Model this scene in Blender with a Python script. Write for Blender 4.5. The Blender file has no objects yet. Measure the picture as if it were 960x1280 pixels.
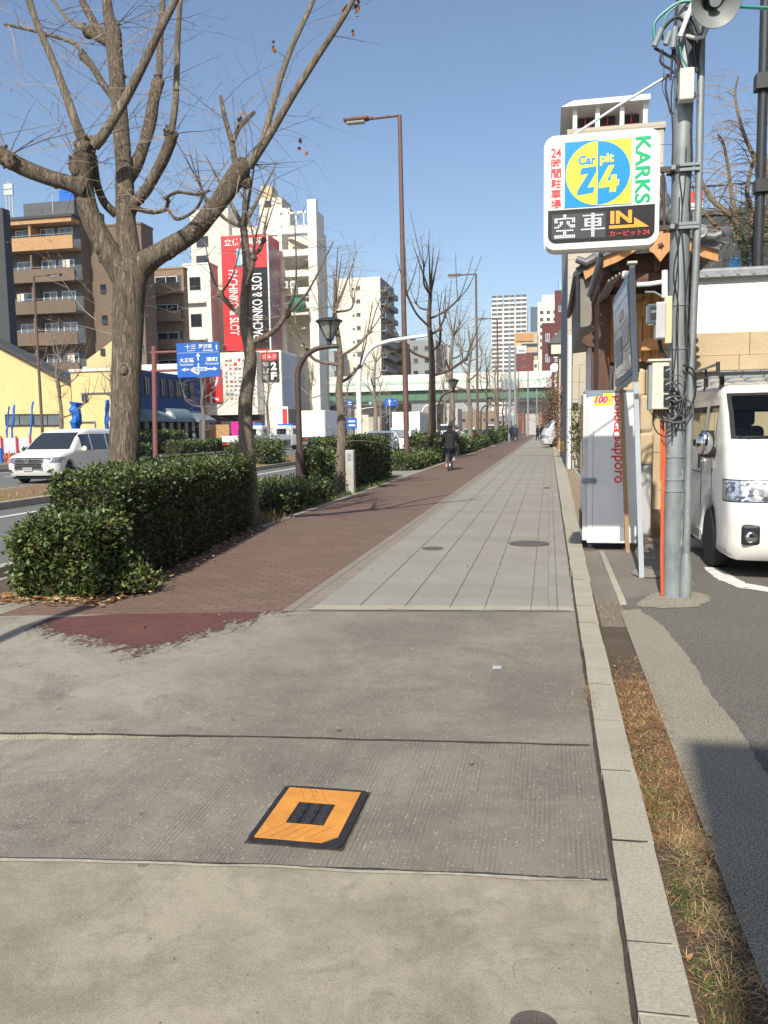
import bpy, bmesh, math, random
import numpy as np
from mathutils import Vector, Matrix, noise as mnoise
R = math.radians
rnd = random.Random(7)
sc = bpy.context.scene
COL = sc.collection

# ------------------------------------------------------------------ camera, sky, sun, exposure
FPX, EYE = 1030.0, 1.5
PITCH, YAW, ROLL = R(5.77), 0.19828, R(0.9)
fwd = Vector((-math.sin(YAW)*math.cos(PITCH), math.cos(YAW)*math.cos(PITCH), -math.sin(PITCH)))
_r0 = fwd.cross(Vector((0, 0, 1))).normalized()
_u0 = _r0.cross(fwd)
rgt = math.cos(ROLL)*_r0 - math.sin(ROLL)*_u0
upv = math.sin(ROLL)*_r0 + math.cos(ROLL)*_u0
CAM = Vector((0, 0, EYE))
cd = bpy.data.cameras.new('camera')
cam = bpy.data.objects.new('camera', cd)
COL.objects.link(cam)
mw = Matrix((rgt, upv, -fwd)).transposed().to_4x4()
mw.translation = CAM
cam.matrix_world = mw
cd.sensor_fit = 'VERTICAL'
cd.sensor_height = 36.0
cd.lens = 36.0*FPX/1280.0
cd.clip_start = 0.05
cd.clip_end = 6000
sc.camera = cam

SUN_AZ = 0.09                      # sunlight travels along (+SUN_AZ, +1) over the ground
SUN_EL = R(42)
wd = bpy.data.worlds.new('World')
sc.world = wd
wd.use_nodes = True
nt = wd.node_tree
bg = nt.nodes['Background']
sky = nt.nodes.new('ShaderNodeTexSky')
sky.sky_type = 'NISHITA'
sky.sun_disc = False
sky.sun_elevation = SUN_EL
sky.sun_rotation = R(180) + SUN_AZ
sky.altitude = 20
sky.air_density = 1.0
sky.dust_density = 1.3
sky.ozone_density = 2.0
nt.links.new(sky.outputs[0], bg.inputs[0])
bg.inputs[1].default_value = 0.132
sl = bpy.data.lights.new('sun', 'SUN')
sl.energy = 5.0
sl.angle = R(0.53)
sl.color = (1.0, 0.94, 0.82)
sun = bpy.data.objects.new('sun', sl)
COL.objects.link(sun)
sdir = Vector((SUN_AZ*math.cos(SUN_EL), math.cos(SUN_EL), -math.sin(SUN_EL))).normalized()
sun.rotation_euler = sdir.to_track_quat('-Z', 'Y').to_euler()
sun.location = (0, -20, 40)
sc.view_settings.view_transform = 'Standard'
sc.view_settings.look = 'None'
sc.view_settings.gamma = 1.0
sc.view_settings.exposure = 0.25
sc.render.engine = 'CYCLES'
sc.cycles.max_bounces = 6
sc.cycles.transparent_max_bounces = 8

# ------------------------------------------------------------------ where a pixel of the photograph lies in the world
def ray(x, y): return fwd + rgt*((x-480)/FPX) + upv*((640-y)/FPX)
def aty(x, y, Y):
    d = ray(x, y); return CAM + d*(Y/d.y)
def atx(x, y, X):
    d = ray(x, y); return CAM + d*(X/d.x)
def atg(x, y, z=0.0):
    d = ray(x, y); return CAM + d*((z-EYE)/d.z)
def atd(x, y, dep): return CAM + ray(x, y)*dep

# ------------------------------------------------------------------ materials
MATS = {}
def _mat(name):
    m = bpy.data.materials.new(name); m.use_nodes = True
    n = m.node_tree.nodes; b = n['Principled BSDF']
    MATS[name] = m
    return m, m.node_tree, b
def N(t, typ, **kw):
    n = t.nodes.new(typ)
    for k, v in kw.items():
        if k.startswith('i_'):
            n.inputs[int(k[2:])].default_value = v
        else: setattr(n, k, v)
    return n
def mixc(t, fac, a, b, mode='MIX'):
    n = t.nodes.new('ShaderNodeMix'); n.data_type = 'RGBA'; n.blend_type = mode
    for sock, v in ((n.inputs[0], fac), (n.inputs[6], a), (n.inputs[7], b)):
        if isinstance(v, bpy.types.NodeSocket): t.links.new(v, sock)
        elif isinstance(v, (int, float)): sock.default_value = v
        else: sock.default_value = (*v[:3], 1)
    return n.outputs[2]
def mth(t, op, a, b=0.0, c=None, clamp=False):
    n = t.nodes.new('ShaderNodeMath'); n.operation = op; n.use_clamp = clamp
    for i, v in enumerate((a, b, c)):
        if v is None: continue
        if isinstance(v, bpy.types.NodeSocket): t.links.new(v, n.inputs[i])
        else: n.inputs[i].default_value = v
    return n.outputs[0]
def ramp(t, v, lo, hi, a=0.0, b=1.0):
    n = t.nodes.new('ShaderNodeMapRange'); n.clamp = True
    t.links.new(v, n.inputs[0])
    for i, q in zip((1, 2, 3, 4), (lo, hi, a, b)): n.inputs[i].default_value = q
    return n.outputs[0]
def coords(t, scale=(1, 1, 1)):
    tc = t.nodes.new('ShaderNodeTexCoord')
    if tuple(scale) == (1, 1, 1): return tc.outputs['Object']
    mp = t.nodes.new('ShaderNodeMapping'); mp.inputs['Scale'].default_value = scale
    t.links.new(tc.outputs['Object'], mp.inputs[0]); return mp.outputs[0]
def nz(t, vec, scale, detail=5, rough=.6, dist=0):
    n = t.nodes.new('ShaderNodeTexNoise'); t.links.new(vec, n.inputs['Vector'])
    n.inputs['Scale'].default_value = scale; n.inputs['Detail'].default_value = detail
    n.inputs['Roughness'].default_value = rough; n.inputs['Distortion'].default_value = dist
    return n.outputs['Fac']
def bump(t, b, h, strength=.3, dist=.01):
    n = t.nodes.new('ShaderNodeBump'); n.inputs['Strength'].default_value = strength; n.inputs['Distance'].default_value = dist
    t.links.new(h, n.inputs['Height']); t.links.new(n.outputs[0], b.inputs['Normal'])
def c3(c, k): return tuple(min(1, max(0, x*k)) for x in c)
def M(name, col, rough=.75, var=.18, scale=2.5, bmp=0.0, bscale=60, metal=0.0, coat=0.0, spec=.5, stretch=(1, 1, 1), fine=0.0, emit=0.0):
    if name in MATS: return MATS[name]
    m, t, b = _mat(name)
    v = coords(t, stretch)
    f = ramp(t, nz(t, v, scale), .3, .7)
    c = mixc(t, f, c3(col, 1-var), c3(col, 1+var))
    if fine:
        f2 = ramp(t, nz(t, v, scale*25, 2), .35, .65)
        c = mixc(t, fine, c, mixc(t, f2, c3(col, .5), c3(col, 1.5)))
    t.links.new(c, b.inputs['Base Color'])
    b.inputs['Roughness'].default_value = rough
    b.inputs['Metallic'].default_value = metal
    b.inputs['Coat Weight'].default_value = coat
    b.inputs['Specular IOR Level'].default_value = spec
    if bmp: bump(t, b, nz(t, v, bscale, 4), bmp)
    if emit:
        b.inputs['Emission Color'].default_value = (*col, 1); b.inputs['Emission Strength'].default_value = emit
    return m
def glassm(name, tint=(.5, .55, .55), alpha=.55):
    m, t, b = _mat(name)
    out = t.nodes['Material Output']
    tr = t.nodes.new('ShaderNodeBsdfTransparent'); tr.inputs[0].default_value = (*tint, 1)
    gl = t.nodes.new('ShaderNodeBsdfGlossy'); gl.inputs['Roughness'].default_value = .03
    fr = t.nodes.new('ShaderNodeFresnel'); fr.inputs[0].default_value = 1.55
    k = mth(t, 'ADD', fr.outputs[0], 1-alpha-.4, clamp=True)
    mx = t.nodes.new('ShaderNodeMixShader'); t.links.new(k, mx.inputs[0])
    t.links.new(tr.outputs[0], mx.inputs[1]); t.links.new(gl.outputs[0], mx.inputs[2])
    t.links.new(mx.outputs[0], out.inputs[0])
    return m

M('white_paint', (.78, .77, .72), .3, .03, 2, coat=.3)
M('silver_paint', (.42, .45, .48), .3, .04, 2, metal=.5, coat=.5)
M('green_paint', (.12, .32, .10), .3, .05, 2, coat=.5)
M('blue_paint', (.02, .09, .35), .4, .08, 3)
M('black_plastic', (.018, .018, .02), .5, .2, 8)
M('rubber', (.022, .022, .023), .8, .25, 8)
M('rim_metal', (.45, .46, .48), .3, .1, 9, metal=.9)
M('dark_glass', (.025, .03, .035), .04, .1, 2, spec=.8)
M('grey_glass', (.10, .13, .15), .08, .5, .6, spec=.8)
def lensm():
    m, t, b = _mat('lens_clear')
    vo = t.nodes.new('ShaderNodeTexVoronoi'); vo.inputs['Scale'].default_value = 26; t.links.new(coords(t, (1, 1, 1.4)), vo.inputs['Vector'])
    rs = t.nodes.new('ShaderNodeSeparateColor'); t.links.new(vo.outputs['Color'], rs.inputs[0])
    c = mixc(t, rs.outputs[0], (.10, .11, .12), (.85, .86, .88)); t.links.new(c, b.inputs['Base Color'])
    b.inputs['Metallic'].default_value = .75; b.inputs['Roughness'].default_value = .16; b.inputs['Coat Weight'].default_value = 1; b.inputs['Coat Roughness'].default_value = .03
    bump(t, b, rs.outputs[1], .6, .03)
lensm()
M('lens_red', (.5, .02, .015), .15, .1, 8, coat=1)
M('lens_amber', (.55, .13, .03), .15, .1, 8, coat=1)
M('chrome', (.75, .75, .76), .08, .05, 3, metal=1)
M('plate', (.55, .56, .55), .5, .05, 4)
M('rust_brown', (.125, .073, .058), .6, .22, 6, bmp=.1)
M('dark_brown_metal', (.065, .045, .038), .55, .25, 8, bmp=.1)
M('galvanised', (.27, .30, .31), .55, .30, 7, metal=.35, stretch=(1, 1, .5), fine=.2)
M('pale_steel', (.52, .54, .53), .4, .08, 5, metal=.2)
M('white_metal', (.75, .76, .76), .4, .05, 3)
M('grey_metal', (.24, .27, .29), .5, .12, 6)
M('blue_grey_metal', (.20, .25, .32), .5, .1, 6)
M('dark_metal', (.03, .032, .035), .5, .2, 6)
M('cable_black', (.015, .015, .016), .55, .1, 6)
M('cable_green', (.05, .26, .23), .5, .15, 6)
M('conduit_orange', (.62, .12, .045), .5, .12, 6)
M('cream_box', (.62, .60, .50), .55, .08, 3)
M('concrete_post', (.44, .43, .40), .85, .15, 5, bmp=.2, fine=.2)
M('kerb_stone', (.355, .325, .26), .9, .12, 3.2, bmp=.35, bscale=90, fine=.25)
M('soil', (.085, .062, .042), .95, .35, 4, bmp=.8, bscale=40, fine=.3)
M('twig', (.27, .21, .16), .8, .2, 6)
M('twig_red', (.16, .085, .06), .8, .2, 6)
M('leaf_dark', (.032, .055, .016), .42, .35, 9, spec=.45)
M('leaf_mid', (.075, .108, .028), .42, .35, 9, spec=.45)
M('leaf_light', (.15, .17, .05), .45, .3, 9, spec=.45)
M('leaf_dry', (.30, .13, .05), .7, .3, 9)
M('petal_pink', (.6, .03, .12), .6, .2, 9)
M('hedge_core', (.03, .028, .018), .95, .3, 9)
M('blade_green', (.11, .17, .035), .6, .3, 9)
M('blade_straw', (.46, .34, .17), .7, .3, 9)
M('blade_brown', (.30, .17, .075), .7, .3, 9)
M('cloth_black', (.012, .012, .014), .9, .3, 12, bmp=.3, bscale=50)
M('cloth_navy', (.03, .035, .06), .9, .3, 12)
M('cloth_jean', (.06, .08, .13), .9, .3, 12)
M('skin', (.55, .34, .25), .6, .08, 5)
M('hair_black', (.012, .010, .009), .5, .3, 40, stretch=(1, 1, .2))
M('sign_white', (.70, .70, .68), .35, .02, 2, coat=.2)
M('sign_red', (.62, .035, .04), .4, .05, 2)
M('sign_blue', (.012, .105, .42), .4, .06, 3)
M('sky_blue_ink', (.0, .26, .72), .35, .02, 2, coat=.2)
M('yellow_ink', (.92, .80, .06), .35, .02, 2, coat=.2)
M('green_ink', (.0, .42, .17), .35, .02, 2, coat=.2)
M('red_ink', (.72, .05, .05), .4, .03, 2)
M('pink_ink', (.75, .03, .30), .4, .03, 2)
M('orange_ink', (.95, .36, .04), .4, .02, 2)
M('black_ink', (.012, .012, .013), .35, .05, 2)
M('led_white', (.70, .73, .82), .4, .01, 2, emit=.2)
M('led_off', (.05, .05, .055), .4, .05, 20)
M('lamp_green', (.05, .9, .5), .3, .02, 2, emit=1.2)
M('tile_grey', (.115, .122, .13), .42, .3, 5, spec=.5)
M('tile_pale', (.27, .28, .285), .45, .2, 6)
M('plaster_white', (.76, .745, .70), .85, .04, 1.5)
M('stone_beige', (.50, .39, .245), .85, .13, 1.3, bmp=.25, bscale=30, fine=.12)
M('stone_dark', (.22, .20, .17), .9, .3, 3, bmp=.6, bscale=12)
M('tarp_blue', (.01, .13, .55), .5, .2, 9)
M('cone_orange', (.75, .12, .03), .5, .08, 5)
M('terracotta', (.33, .16, .085), .8, .2, 7)
M('pot_white', (.65, .63, .58), .6, .1, 7)
M('yellow_plastic', (.72, .42, .02), .5, .1, 7)
M('lantern_glass', (.30, .30, .27), .12, .2, 8, coat=.5)
M('seat_fabric', (.10, .10, .11), .85, .2, 12)

def wood(name, a, b_, sc_=(6, 6, 1)):
    m, t, b = _mat(name)
    v = coords(t, sc_)
    f = ramp(t, nz(t, v, 3, 6, .65, 1.2), .3, .7)
    t.links.new(mixc(t, f, a, b_), b.inputs['Base Color'])
    b.inputs['Roughness'].default_value = .65
    bump(t, b, f, .12)
wood('wood_orange', (.44, .205, .072), (.60, .31, .12))
wood('wood_dark', (.07, .03, .018), (.13, .06, .032))
wood('bark_board', (.30, .19, .09), (.42, .28, .14))

def bark(name, c1, c2, sc_=1.0, deep=.16):
    m, t, b = _mat(name)
    v = coords(t, (27*sc_, 27*sc_, 3.2*sc_))
    n1 = nz(t, v, 1.0, 7, .7, 1.4)
    e = ramp(t, n1, .36, .58)
    v2 = coords(t, (46*sc_, 46*sc_, 9*sc_))
    e2 = ramp(t, nz(t, v2, 1.0, 4, .6, .6), .35, .62)
    big = ramp(t, nz(t, coords(t), 4.5*sc_, 5), .3, .7)
    c = mixc(t, e, c3(c1, deep), c1)
    c = mixc(t, big, c, mixc(t, e, c3(c2, deep+.1), c2))
    c = mixc(t, .35, c, mixc(t, e2, c3(c2, .45), c3(c1, 1.2)))
    t.links.new(c, b.inputs['Base Color'])
    b.inputs['Roughness'].default_value = .94; b.inputs['Specular IOR Level'].default_value = .2
    h = mth(t, 'ADD', e, mth(t, 'MULTIPLY', e2, .35))
    bump(t, b, h, .85, .03)
bark('bark_ginkgo', (.32, .255, .19), (.225, .185, .142))
bark('bark_smooth', (.34, .285, .215), (.26, .215, .165), .8, .62)
bark('bark_black', (.20, .155, .115), (.13, .105, .08), .9, .4)

# ---- ground materials (object coordinates are world metres)
def cracks(t, v, scale, width, dist=1.2):
    n1 = t.nodes.new('ShaderNodeTexNoise'); n1.inputs['Scale'].default_value = 3; n1.inputs['Detail'].default_value = 6; t.links.new(v, n1.inputs['Vector'])
    mv = t.nodes.new('ShaderNodeVectorMath'); mv.operation = 'MULTIPLY_ADD'; t.links.new(n1.outputs['Color'], mv.inputs[0]); mv.inputs[1].default_value = (dist*.3,)*3; t.links.new(v, mv.inputs[2])
    w = t.nodes.new('ShaderNodeTexVoronoi'); w.feature = 'DISTANCE_TO_EDGE'; w.inputs['Scale'].default_value = scale; t.links.new(mv.outputs[0], w.inputs['Vector'])
    return mth(t, 'LESS_THAN', w.outputs['Distance'], width)
def spots(t, v, scale, size, keep):
    vo = t.nodes.new('ShaderNodeTexVoronoi'); vo.inputs['Scale'].default_value = scale; t.links.new(v, vo.inputs['Vector'])
    rs = t.nodes.new('ShaderNodeSeparateColor'); t.links.new(vo.outputs['Color'], rs.inputs[0])
    return mth(t, 'MULTIPLY', mth(t, 'LESS_THAN', vo.outputs['Distance'], size), mth(t, 'GREATER_THAN', rs.outputs[0], 1-keep)), rs.outputs[1]
def concrete_near():
    m, t, b = _mat('concrete_worn')
    v = coords(t); sx = t.nodes.new('ShaderNodeSeparateXYZ'); t.links.new(v, sx.inputs[0])
    a = ramp(t, nz(t, v, 1.5, 8, .68, .4), .40, .60)
    c = mixc(t, a, (.185, .163, .117), (.43, .382, .286))
    blot = ramp(t, nz(t, v, 4.2, 8, .72, .8), .50, .66)
    c = mixc(t, mth(t, 'MULTIPLY', blot, .75), c, (.12, .105, .078))
    pale = ramp(t, nz(t, coords(t, (1.5, .9, 1)), 2.6, 8, .74, .9), .52, .64)
    edge = ramp(t, sx.outputs[0], -.75, .1, .25, 1)
    c = mixc(t, mth(t, 'MULTIPLY', mth(t, 'MULTIPLY', pale, edge), .8), c, (.46, .415, .32))
    grime = ramp(t, nz(t, v, 17, 7, .75), .52, .68)
    c = mixc(t, mth(t, 'MULTIPLY', grime, .4), c, (.12, .105, .08))
    sp = ramp(t, nz(t, v, 310, 3, .6), .30, .66)
    c = mixc(t, .5, c, mixc(t, sp, (.115, .10, .075), (.46, .41, .32)))
    pit, _r = spots(t, v, 26, .10, .22)
    c = mixc(t, mth(t, 'MULTIPLY', pit, .7), c, (.07, .062, .05))
    gum, _r = spots(t, v, 3.1, .07, .3)
    c = mixc(t, mth(t, 'MULTIPLY', gum, .55), c, (.10, .09, .075))
    cr = mth(t, 'MULTIPLY', cracks(t, v, 1.3, .0016), ramp(t, nz(t, v, 1.7, 3), .52, .58))
    c = mixc(t, mth(t, 'MULTIPLY', cr, .35), c, (.08, .07, .055))
    t.links.new(c, b.inputs['Base Color']); b.inputs['Roughness'].default_value = .92
    h = mth(t, 'ADD', nz(t, v, 160, 5, .75), mth(t, 'MULTIPLY', nz(t, v, 14, 6), 1.1))
    h = mth(t, 'SUBTRACT', h, mth(t, 'ADD', mth(t, 'MULTIPLY', pit, .8), cr))
    bump(t, b, h, .5, .008)
concrete_near()
def concrete_mid(name, groove):
    m, t, b = _mat(name)
    v = coords(t)
    a = ramp(t, nz(t, v, 1.2, 8, .68, .5), .38, .62)
    c = mixc(t, a, (.108, .099, .078), (.285, .258, .20))
    sm = ramp(t, nz(t, coords(t, (.8, 1.3, 1)), 1.7, 7, .68, 1.0), .50, .64)
    c = mixc(t, mth(t, 'MULTIPLY', sm, .6), c, (.082, .075, .062))
    # pale worn dust beside the painted patch and along the left edge
    sx = t.nodes.new('ShaderNodeSeparateXYZ'); t.links.new(v, sx.inputs[0])
    ex = mth(t, 'DIVIDE', mth(t, 'ADD', sx.outputs[0], 2.95), 1.15); ey = mth(t, 'DIVIDE', mth(t, 'SUBTRACT', sx.outputs[1], 5.15), .85)
    d1 = mth(t, 'ADD', mth(t, 'MULTIPLY', ex, ex), mth(t, 'MULTIPLY', ey, ey))
    band = ramp(t, d1, .35, 1.25, 1, 0)
    lx = 1.0
    wn = ramp(t, nz(t, coords(t, (1, 2.2, 1)), 3.2, 6, .7, .6), .36, .6)
    w = mth(t, 'MULTIPLY', mth(t, 'MULTIPLY', band, lx), wn)
    lx2 = mth(t, 'MULTIPLY', ramp(t, sx.outputs[0], -1.5, -2.2, 0, 1), ramp(t, nz(t, v, 1.9, 7, .74, .8), .38, .54))
    w = mth(t, 'MAXIMUM', w, mth(t, 'MULTIPLY', lx2, .9))
    c = mixc(t, mth(t, 'MULTIPLY', w, .85), c, (.42, .39, .315))
    sp = ramp(t, nz(t, v, 230, 3, .6), .33, .66)
    c = mixc(t, .55, c, mixc(t, sp, (.065, .06, .05), (.36, .33, .27)))
    vo = t.nodes.new('ShaderNodeTexVoronoi'); vo.inputs['Scale'].default_value = 75; t.links.new(v, vo.inputs['Vector'])
    rs = t.nodes.new('ShaderNodeSeparateColor'); t.links.new(vo.outputs['Color'], rs.inputs[0])
    peb = mth(t, 'MULTIPLY', mth(t, 'LESS_THAN', vo.outputs['Distance'], .32), mth(t, 'GREATER_THAN', rs.outputs[0], .62))
    c = mixc(t, mth(t, 'MULTIPLY', peb, .75), c, mixc(t, rs.outputs[1], (.07, .065, .06), (.52, .49, .42)))
    gr = ramp(t, nz(t, v, 13, 7, .75), .54, .70); c = mixc(t, mth(t, 'MULTIPLY', gr, .4), c, (.07, .063, .052))
    gum, _r = spots(t, v, 2.7, .06, .35); c = mixc(t, mth(t, 'MULTIPLY', gum, .5), c, (.075, .068, .058))
    h = mth(t, 'ADD', nz(t, v, 150, 5, .75), mth(t, 'MULTIPLY', peb, .5))
    if groove:
        wv = t.nodes.new('ShaderNodeTexWave'); wv.wave_type = 'BANDS'; wv.bands_direction = 'X'
        wv.inputs['Scale'].default_value = 17; wv.inputs['Distortion'].default_value = 1.6; wv.inputs['Detail'].default_value = 3
        wv.inputs['Detail Scale'].default_value = .8
        t.links.new(coords(t, (1, .12, 1)), wv.inputs['Vector'])
        g = mth(t, 'MULTIPLY', ramp(t, wv.outputs['Fac'], .55, .95), ramp(t, nz(t, coords(t, (3, .5, 1)), 3, 5), .4, .62))
        c = mixc(t, mth(t, 'MULTIPLY', g, .38), c, (.075, .068, .056))
        h = mth(t, 'SUBTRACT', h, mth(t, 'MULTIPLY', g, .8))
    t.links.new(c, b.inputs['Base Color']); b.inputs['Roughness'].default_value = .9
    bump(t, b, h, .5, .007)
concrete_mid('concrete_aggregate', False)
concrete_mid('concrete_grooved', True)
def bricks(name, c1, c2, mortar, bw, bh, msize, offset=.5, rot=0, loc=(0, 0, 0), bmp=.5, dirt=.35, squash=1.0):
    m, t, b = _mat(name)
    tc = t.nodes.new('ShaderNodeTexCoord'); mp = t.nodes.new('ShaderNodeMapping')
    mp.inputs['Rotation'].default_value = (0, 0, rot); mp.inputs['Location'].default_value = loc
    t.links.new(tc.outputs['Object'], mp.inputs[0])
    br = t.nodes.new('ShaderNodeTexBrick'); t.links.new(mp.outputs[0], br.inputs['Vector'])
    br.offset = offset
    br.inputs['Color1'].default_value = (*c1, 1); br.inputs['Color2'].default_value = (*c2, 1); br.inputs['Mortar'].default_value = (*mortar, 1)
    br.inputs['Scale'].default_value = 1; br.inputs['Mortar Size'].default_value = msize; br.inputs['Mortar Smooth'].default_value = .3
    br.inputs['Brick Width'].default_value = bw; br.inputs['Row Height'].default_value = bh; br.inputs['Bias'].default_value = 0
    v = tc.outputs['Object']
    d = ramp(t, nz(t, v, 1.7, 8, .7, .6), .40, .62)
    gum, _r = spots(t, v, 2.3, .07, .5)
    d = mth(t, 'MAXIMUM', d, mth(t, 'MULTIPLY', gum, 1.6))
    c = mixc(t, mth(t, 'MULTIPLY', d, dirt), br.outputs['Color'], c3(c1, .62))
    sp = ramp(t, nz(t, v, 130, 2), .3, .7)
    c = mixc(t, .3, c, mixc(t, sp, c3(c1, .45), c3(c2, 1.5)))
    t.links.new(c, b.inputs['Base Color']); b.inputs['Roughness'].default_value = .88
    h = mth(t, 'ADD', mth(t, 'MULTIPLY', br.outputs['Fac'], -1.2), mth(t, 'MULTIPLY', nz(t, v, 90, 4), .5))
    bump(t, b, h, bmp, .006)
# grey slabs: rows run across (brick x = world y)
bricks('paver_grey', (.245, .232, .20), (.305, .288, .25), (.17, .16, .14), .60, 90, .005, offset=0, rot=R(90), loc=(0, 0, 0), dirt=.3)
bricks('brick_red', (.150, .094, .070), (.205, .130, .098), (.07, .052, .042), .20, .10, .009, rot=0, dirt=.4)
bricks('brick_border', (.24, .20, .16), (.31, .265, .215), (.085, .075, .06), .23, .066, .010, offset=0, rot=0, loc=(.02, 0, 0))
bricks('paving_tan', (.27, .20, .135), (.33, .25, .17), (.13, .10, .075), .30, .30, .012, rot=0)
def asphalt(name, a, b_, sp=.5):
    m, t, b = _mat(name)
    v = coords(t)
    c = mixc(t, ramp(t, nz(t, v, 1.4, 8, .7, .5), .40, .62), a, b_)
    s = ramp(t, nz(t, v, 140, 2), .36, .68)
    c = mixc(t, sp, c, mixc(t, s, c3(a, .35), c3(b_, 2.6)))
    t.links.new(c, b.inputs['Base Color']); b.inputs['Roughness'].default_value = .9
    bump(t, b, nz(t, v, 120, 4, .7), .5, .006)
asphalt('asphalt_lot', (.075, .071, .062), (.115, .108, .094), .7)
asphalt('asphalt_road', (.105, .105, .10), (.135, .134, .128), .3)
asphalt('asphalt_old', (.12, .105, .088), (.17, .15, .125))
asphalt('gravel_concrete', (.15, .135, .105), (.235, .21, .165), .65)
def paintm(name, col, thr=.5, scale=7):
    m, t, b = _mat(name)
    out = t.nodes['Material Output']
    v = coords(t)
    c = mixc(t, ramp(t, nz(t, v, 5, 6), .3, .7), c3(col, .8), c3(col, 1.15))
    c = mixc(t, .25, c, mixc(t, ramp(t, nz(t, v, 150, 2), .3, .7), c3(col, .4), c3(col, 1.6)))
    t.links.new(c, b.inputs['Base Color']); b.inputs['Roughness'].default_value = .75
    tr = t.nodes.new('ShaderNodeBsdfTransparent'); mx = t.nodes.new('ShaderNodeMixShader')
    k = ramp(t, nz(t, v, scale, 8, .72), thr, thr+.04)
    t.links.new(k, mx.inputs[0]); t.links.new(b.outputs[0], mx.inputs[1]); t.links.new(tr.outputs[0], mx.inputs[2])
    t.links.new(mx.outputs[0], out.inputs[0])
paintm('road_white', (.68, .67, .62), .62, 9)
def maroon():
    m, t, b = _mat('paint_maroon'); out = t.nodes['Material Output']; v = coords(t)
    c = mixc(t, ramp(t, nz(t, v, 2.2, 6), .3, .7), (.085, .033, .028), (.145, .055, .046))
    c = mixc(t, .4, c, mixc(t, ramp(t, nz(t, v, 150, 2), .3, .7), (.04, .014, .012), (.24, .09, .075)))
    t.links.new(c, b.inputs['Base Color']); b.inputs['Roughness'].default_value = .8
    bump(t, b, nz(t, v, 110, 4, .7), .5, .007)
    sx = t.nodes.new('ShaderNodeSeparateXYZ'); t.links.new(v, sx.inputs[0])
    def dist(ax, ay, bx, by):
        l = math.hypot(bx-ax, by-ay); nx, ny = -(by-ay)/l, (bx-ax)/l
        return mth(t, 'ADD', mth(t, 'ADD', mth(t, 'MULTIPLY', sx.outputs[0], nx), mth(t, 'MULTIPLY', sx.outputs[1], ny)), -(ax*nx+ay*ny))
    d = mth(t, 'MINIMUM', dist(-3.80, 5.52, -2.76, 5.0), dist(-2.72, 4.98, -2.14, 6.5))
    st = nz(t, coords(t, (5, 1.3, 1)), 2.6, 8, .74, .9); st2 = nz(t, v, 34, 4, .7)
    f = mth(t, 'ADD', mth(t, 'MULTIPLY', d, 2.6), mth(t, 'ADD', mth(t, 'MULTIPLY', mth(t, 'SUBTRACT', st, .5), 3.2), mth(t, 'MULTIPLY', mth(t, 'SUBTRACT', st2, .5), 2.2)))
    k = ramp(t, f, .0, .4); wear = ramp(t, nz(t, v, 7, 9, .75), .56, .66, 1, .25)
    tr = t.nodes.new('ShaderNodeBsdfTransparent'); mx = t.nodes.new('ShaderNodeMixShader')
    t.links.new(mth(t, 'MULTIPLY', k, wear), mx.inputs[0]); t.links.new(tr.outputs[0], mx.inputs[1]); t.links.new(b.outputs[0], mx.inputs[2]); t.links.new(mx.outputs[0], out.inputs[0])
maroon()
M('grass_dry', (.21, .135, .065), .95, .35, 3, bmp=.8, bscale=30, fine=.4)

def facade(name, col, var=.08, lines=None):
    m, t, b = _mat(name)
    v = coords(t)
    c = mixc(t, ramp(t, nz(t, v, .25, 6), .3, .7), c3(col, 1-var), c3(col, 1+var))
    st = ramp(t, nz(t, coords(t, (1, 1, .08)), 1.6, 5), .5, .75)
    c = mixc(t, mth(t, 'MULTIPLY', st, .22), c, c3(col, .62))
    if lines:
        sx = t.nodes.new('ShaderNodeSeparateXYZ'); t.links.new(v, sx.inputs[0])
        f = mth(t, 'FRACT', mth(t, 'DIVIDE', sx.outputs[2], lines))
        c = mixc(t, mth(t, 'MULTIPLY', mth(t, 'LESS_THAN', f, .06), .5), c, c3(col, .45))
    t.links.new(c, b.inputs['Base Color']); b.inputs['Roughness'].default_value = .85
    return m
facade('f_white', (.74, .71, .62))
facade('f_cream', (.66, .62, .52))
facade('f_tower', (.68, .66, .60))
facade('f_beige', (.46, .41, .33), lines=.6)
facade('f_brown', (.155, .112, .078), lines=.3)
facade('f_brown_light', (.26, .19, .13), lines=.3)
facade('f_orange', (.47, .27, .13))
facade('f_yellow', (.66, .49, .23))
facade('f_blue', (.03, .07, .22), lines=1.5)
facade('f_dark', (.055, .058, .062))
facade('f_grey', (.27, .28, .28))
facade('f_red', (.12, .035, .035))
facade('f_concrete', (.42, .40, .36))
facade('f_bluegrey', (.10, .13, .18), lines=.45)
facade('f_tan', (.52, .42, .27))
facade('f_girder', (.10, .20, .13))
facade('f_parapet', (.70, .68, .62))
facade('f_skyblue', (.22, .48, .72))

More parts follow.
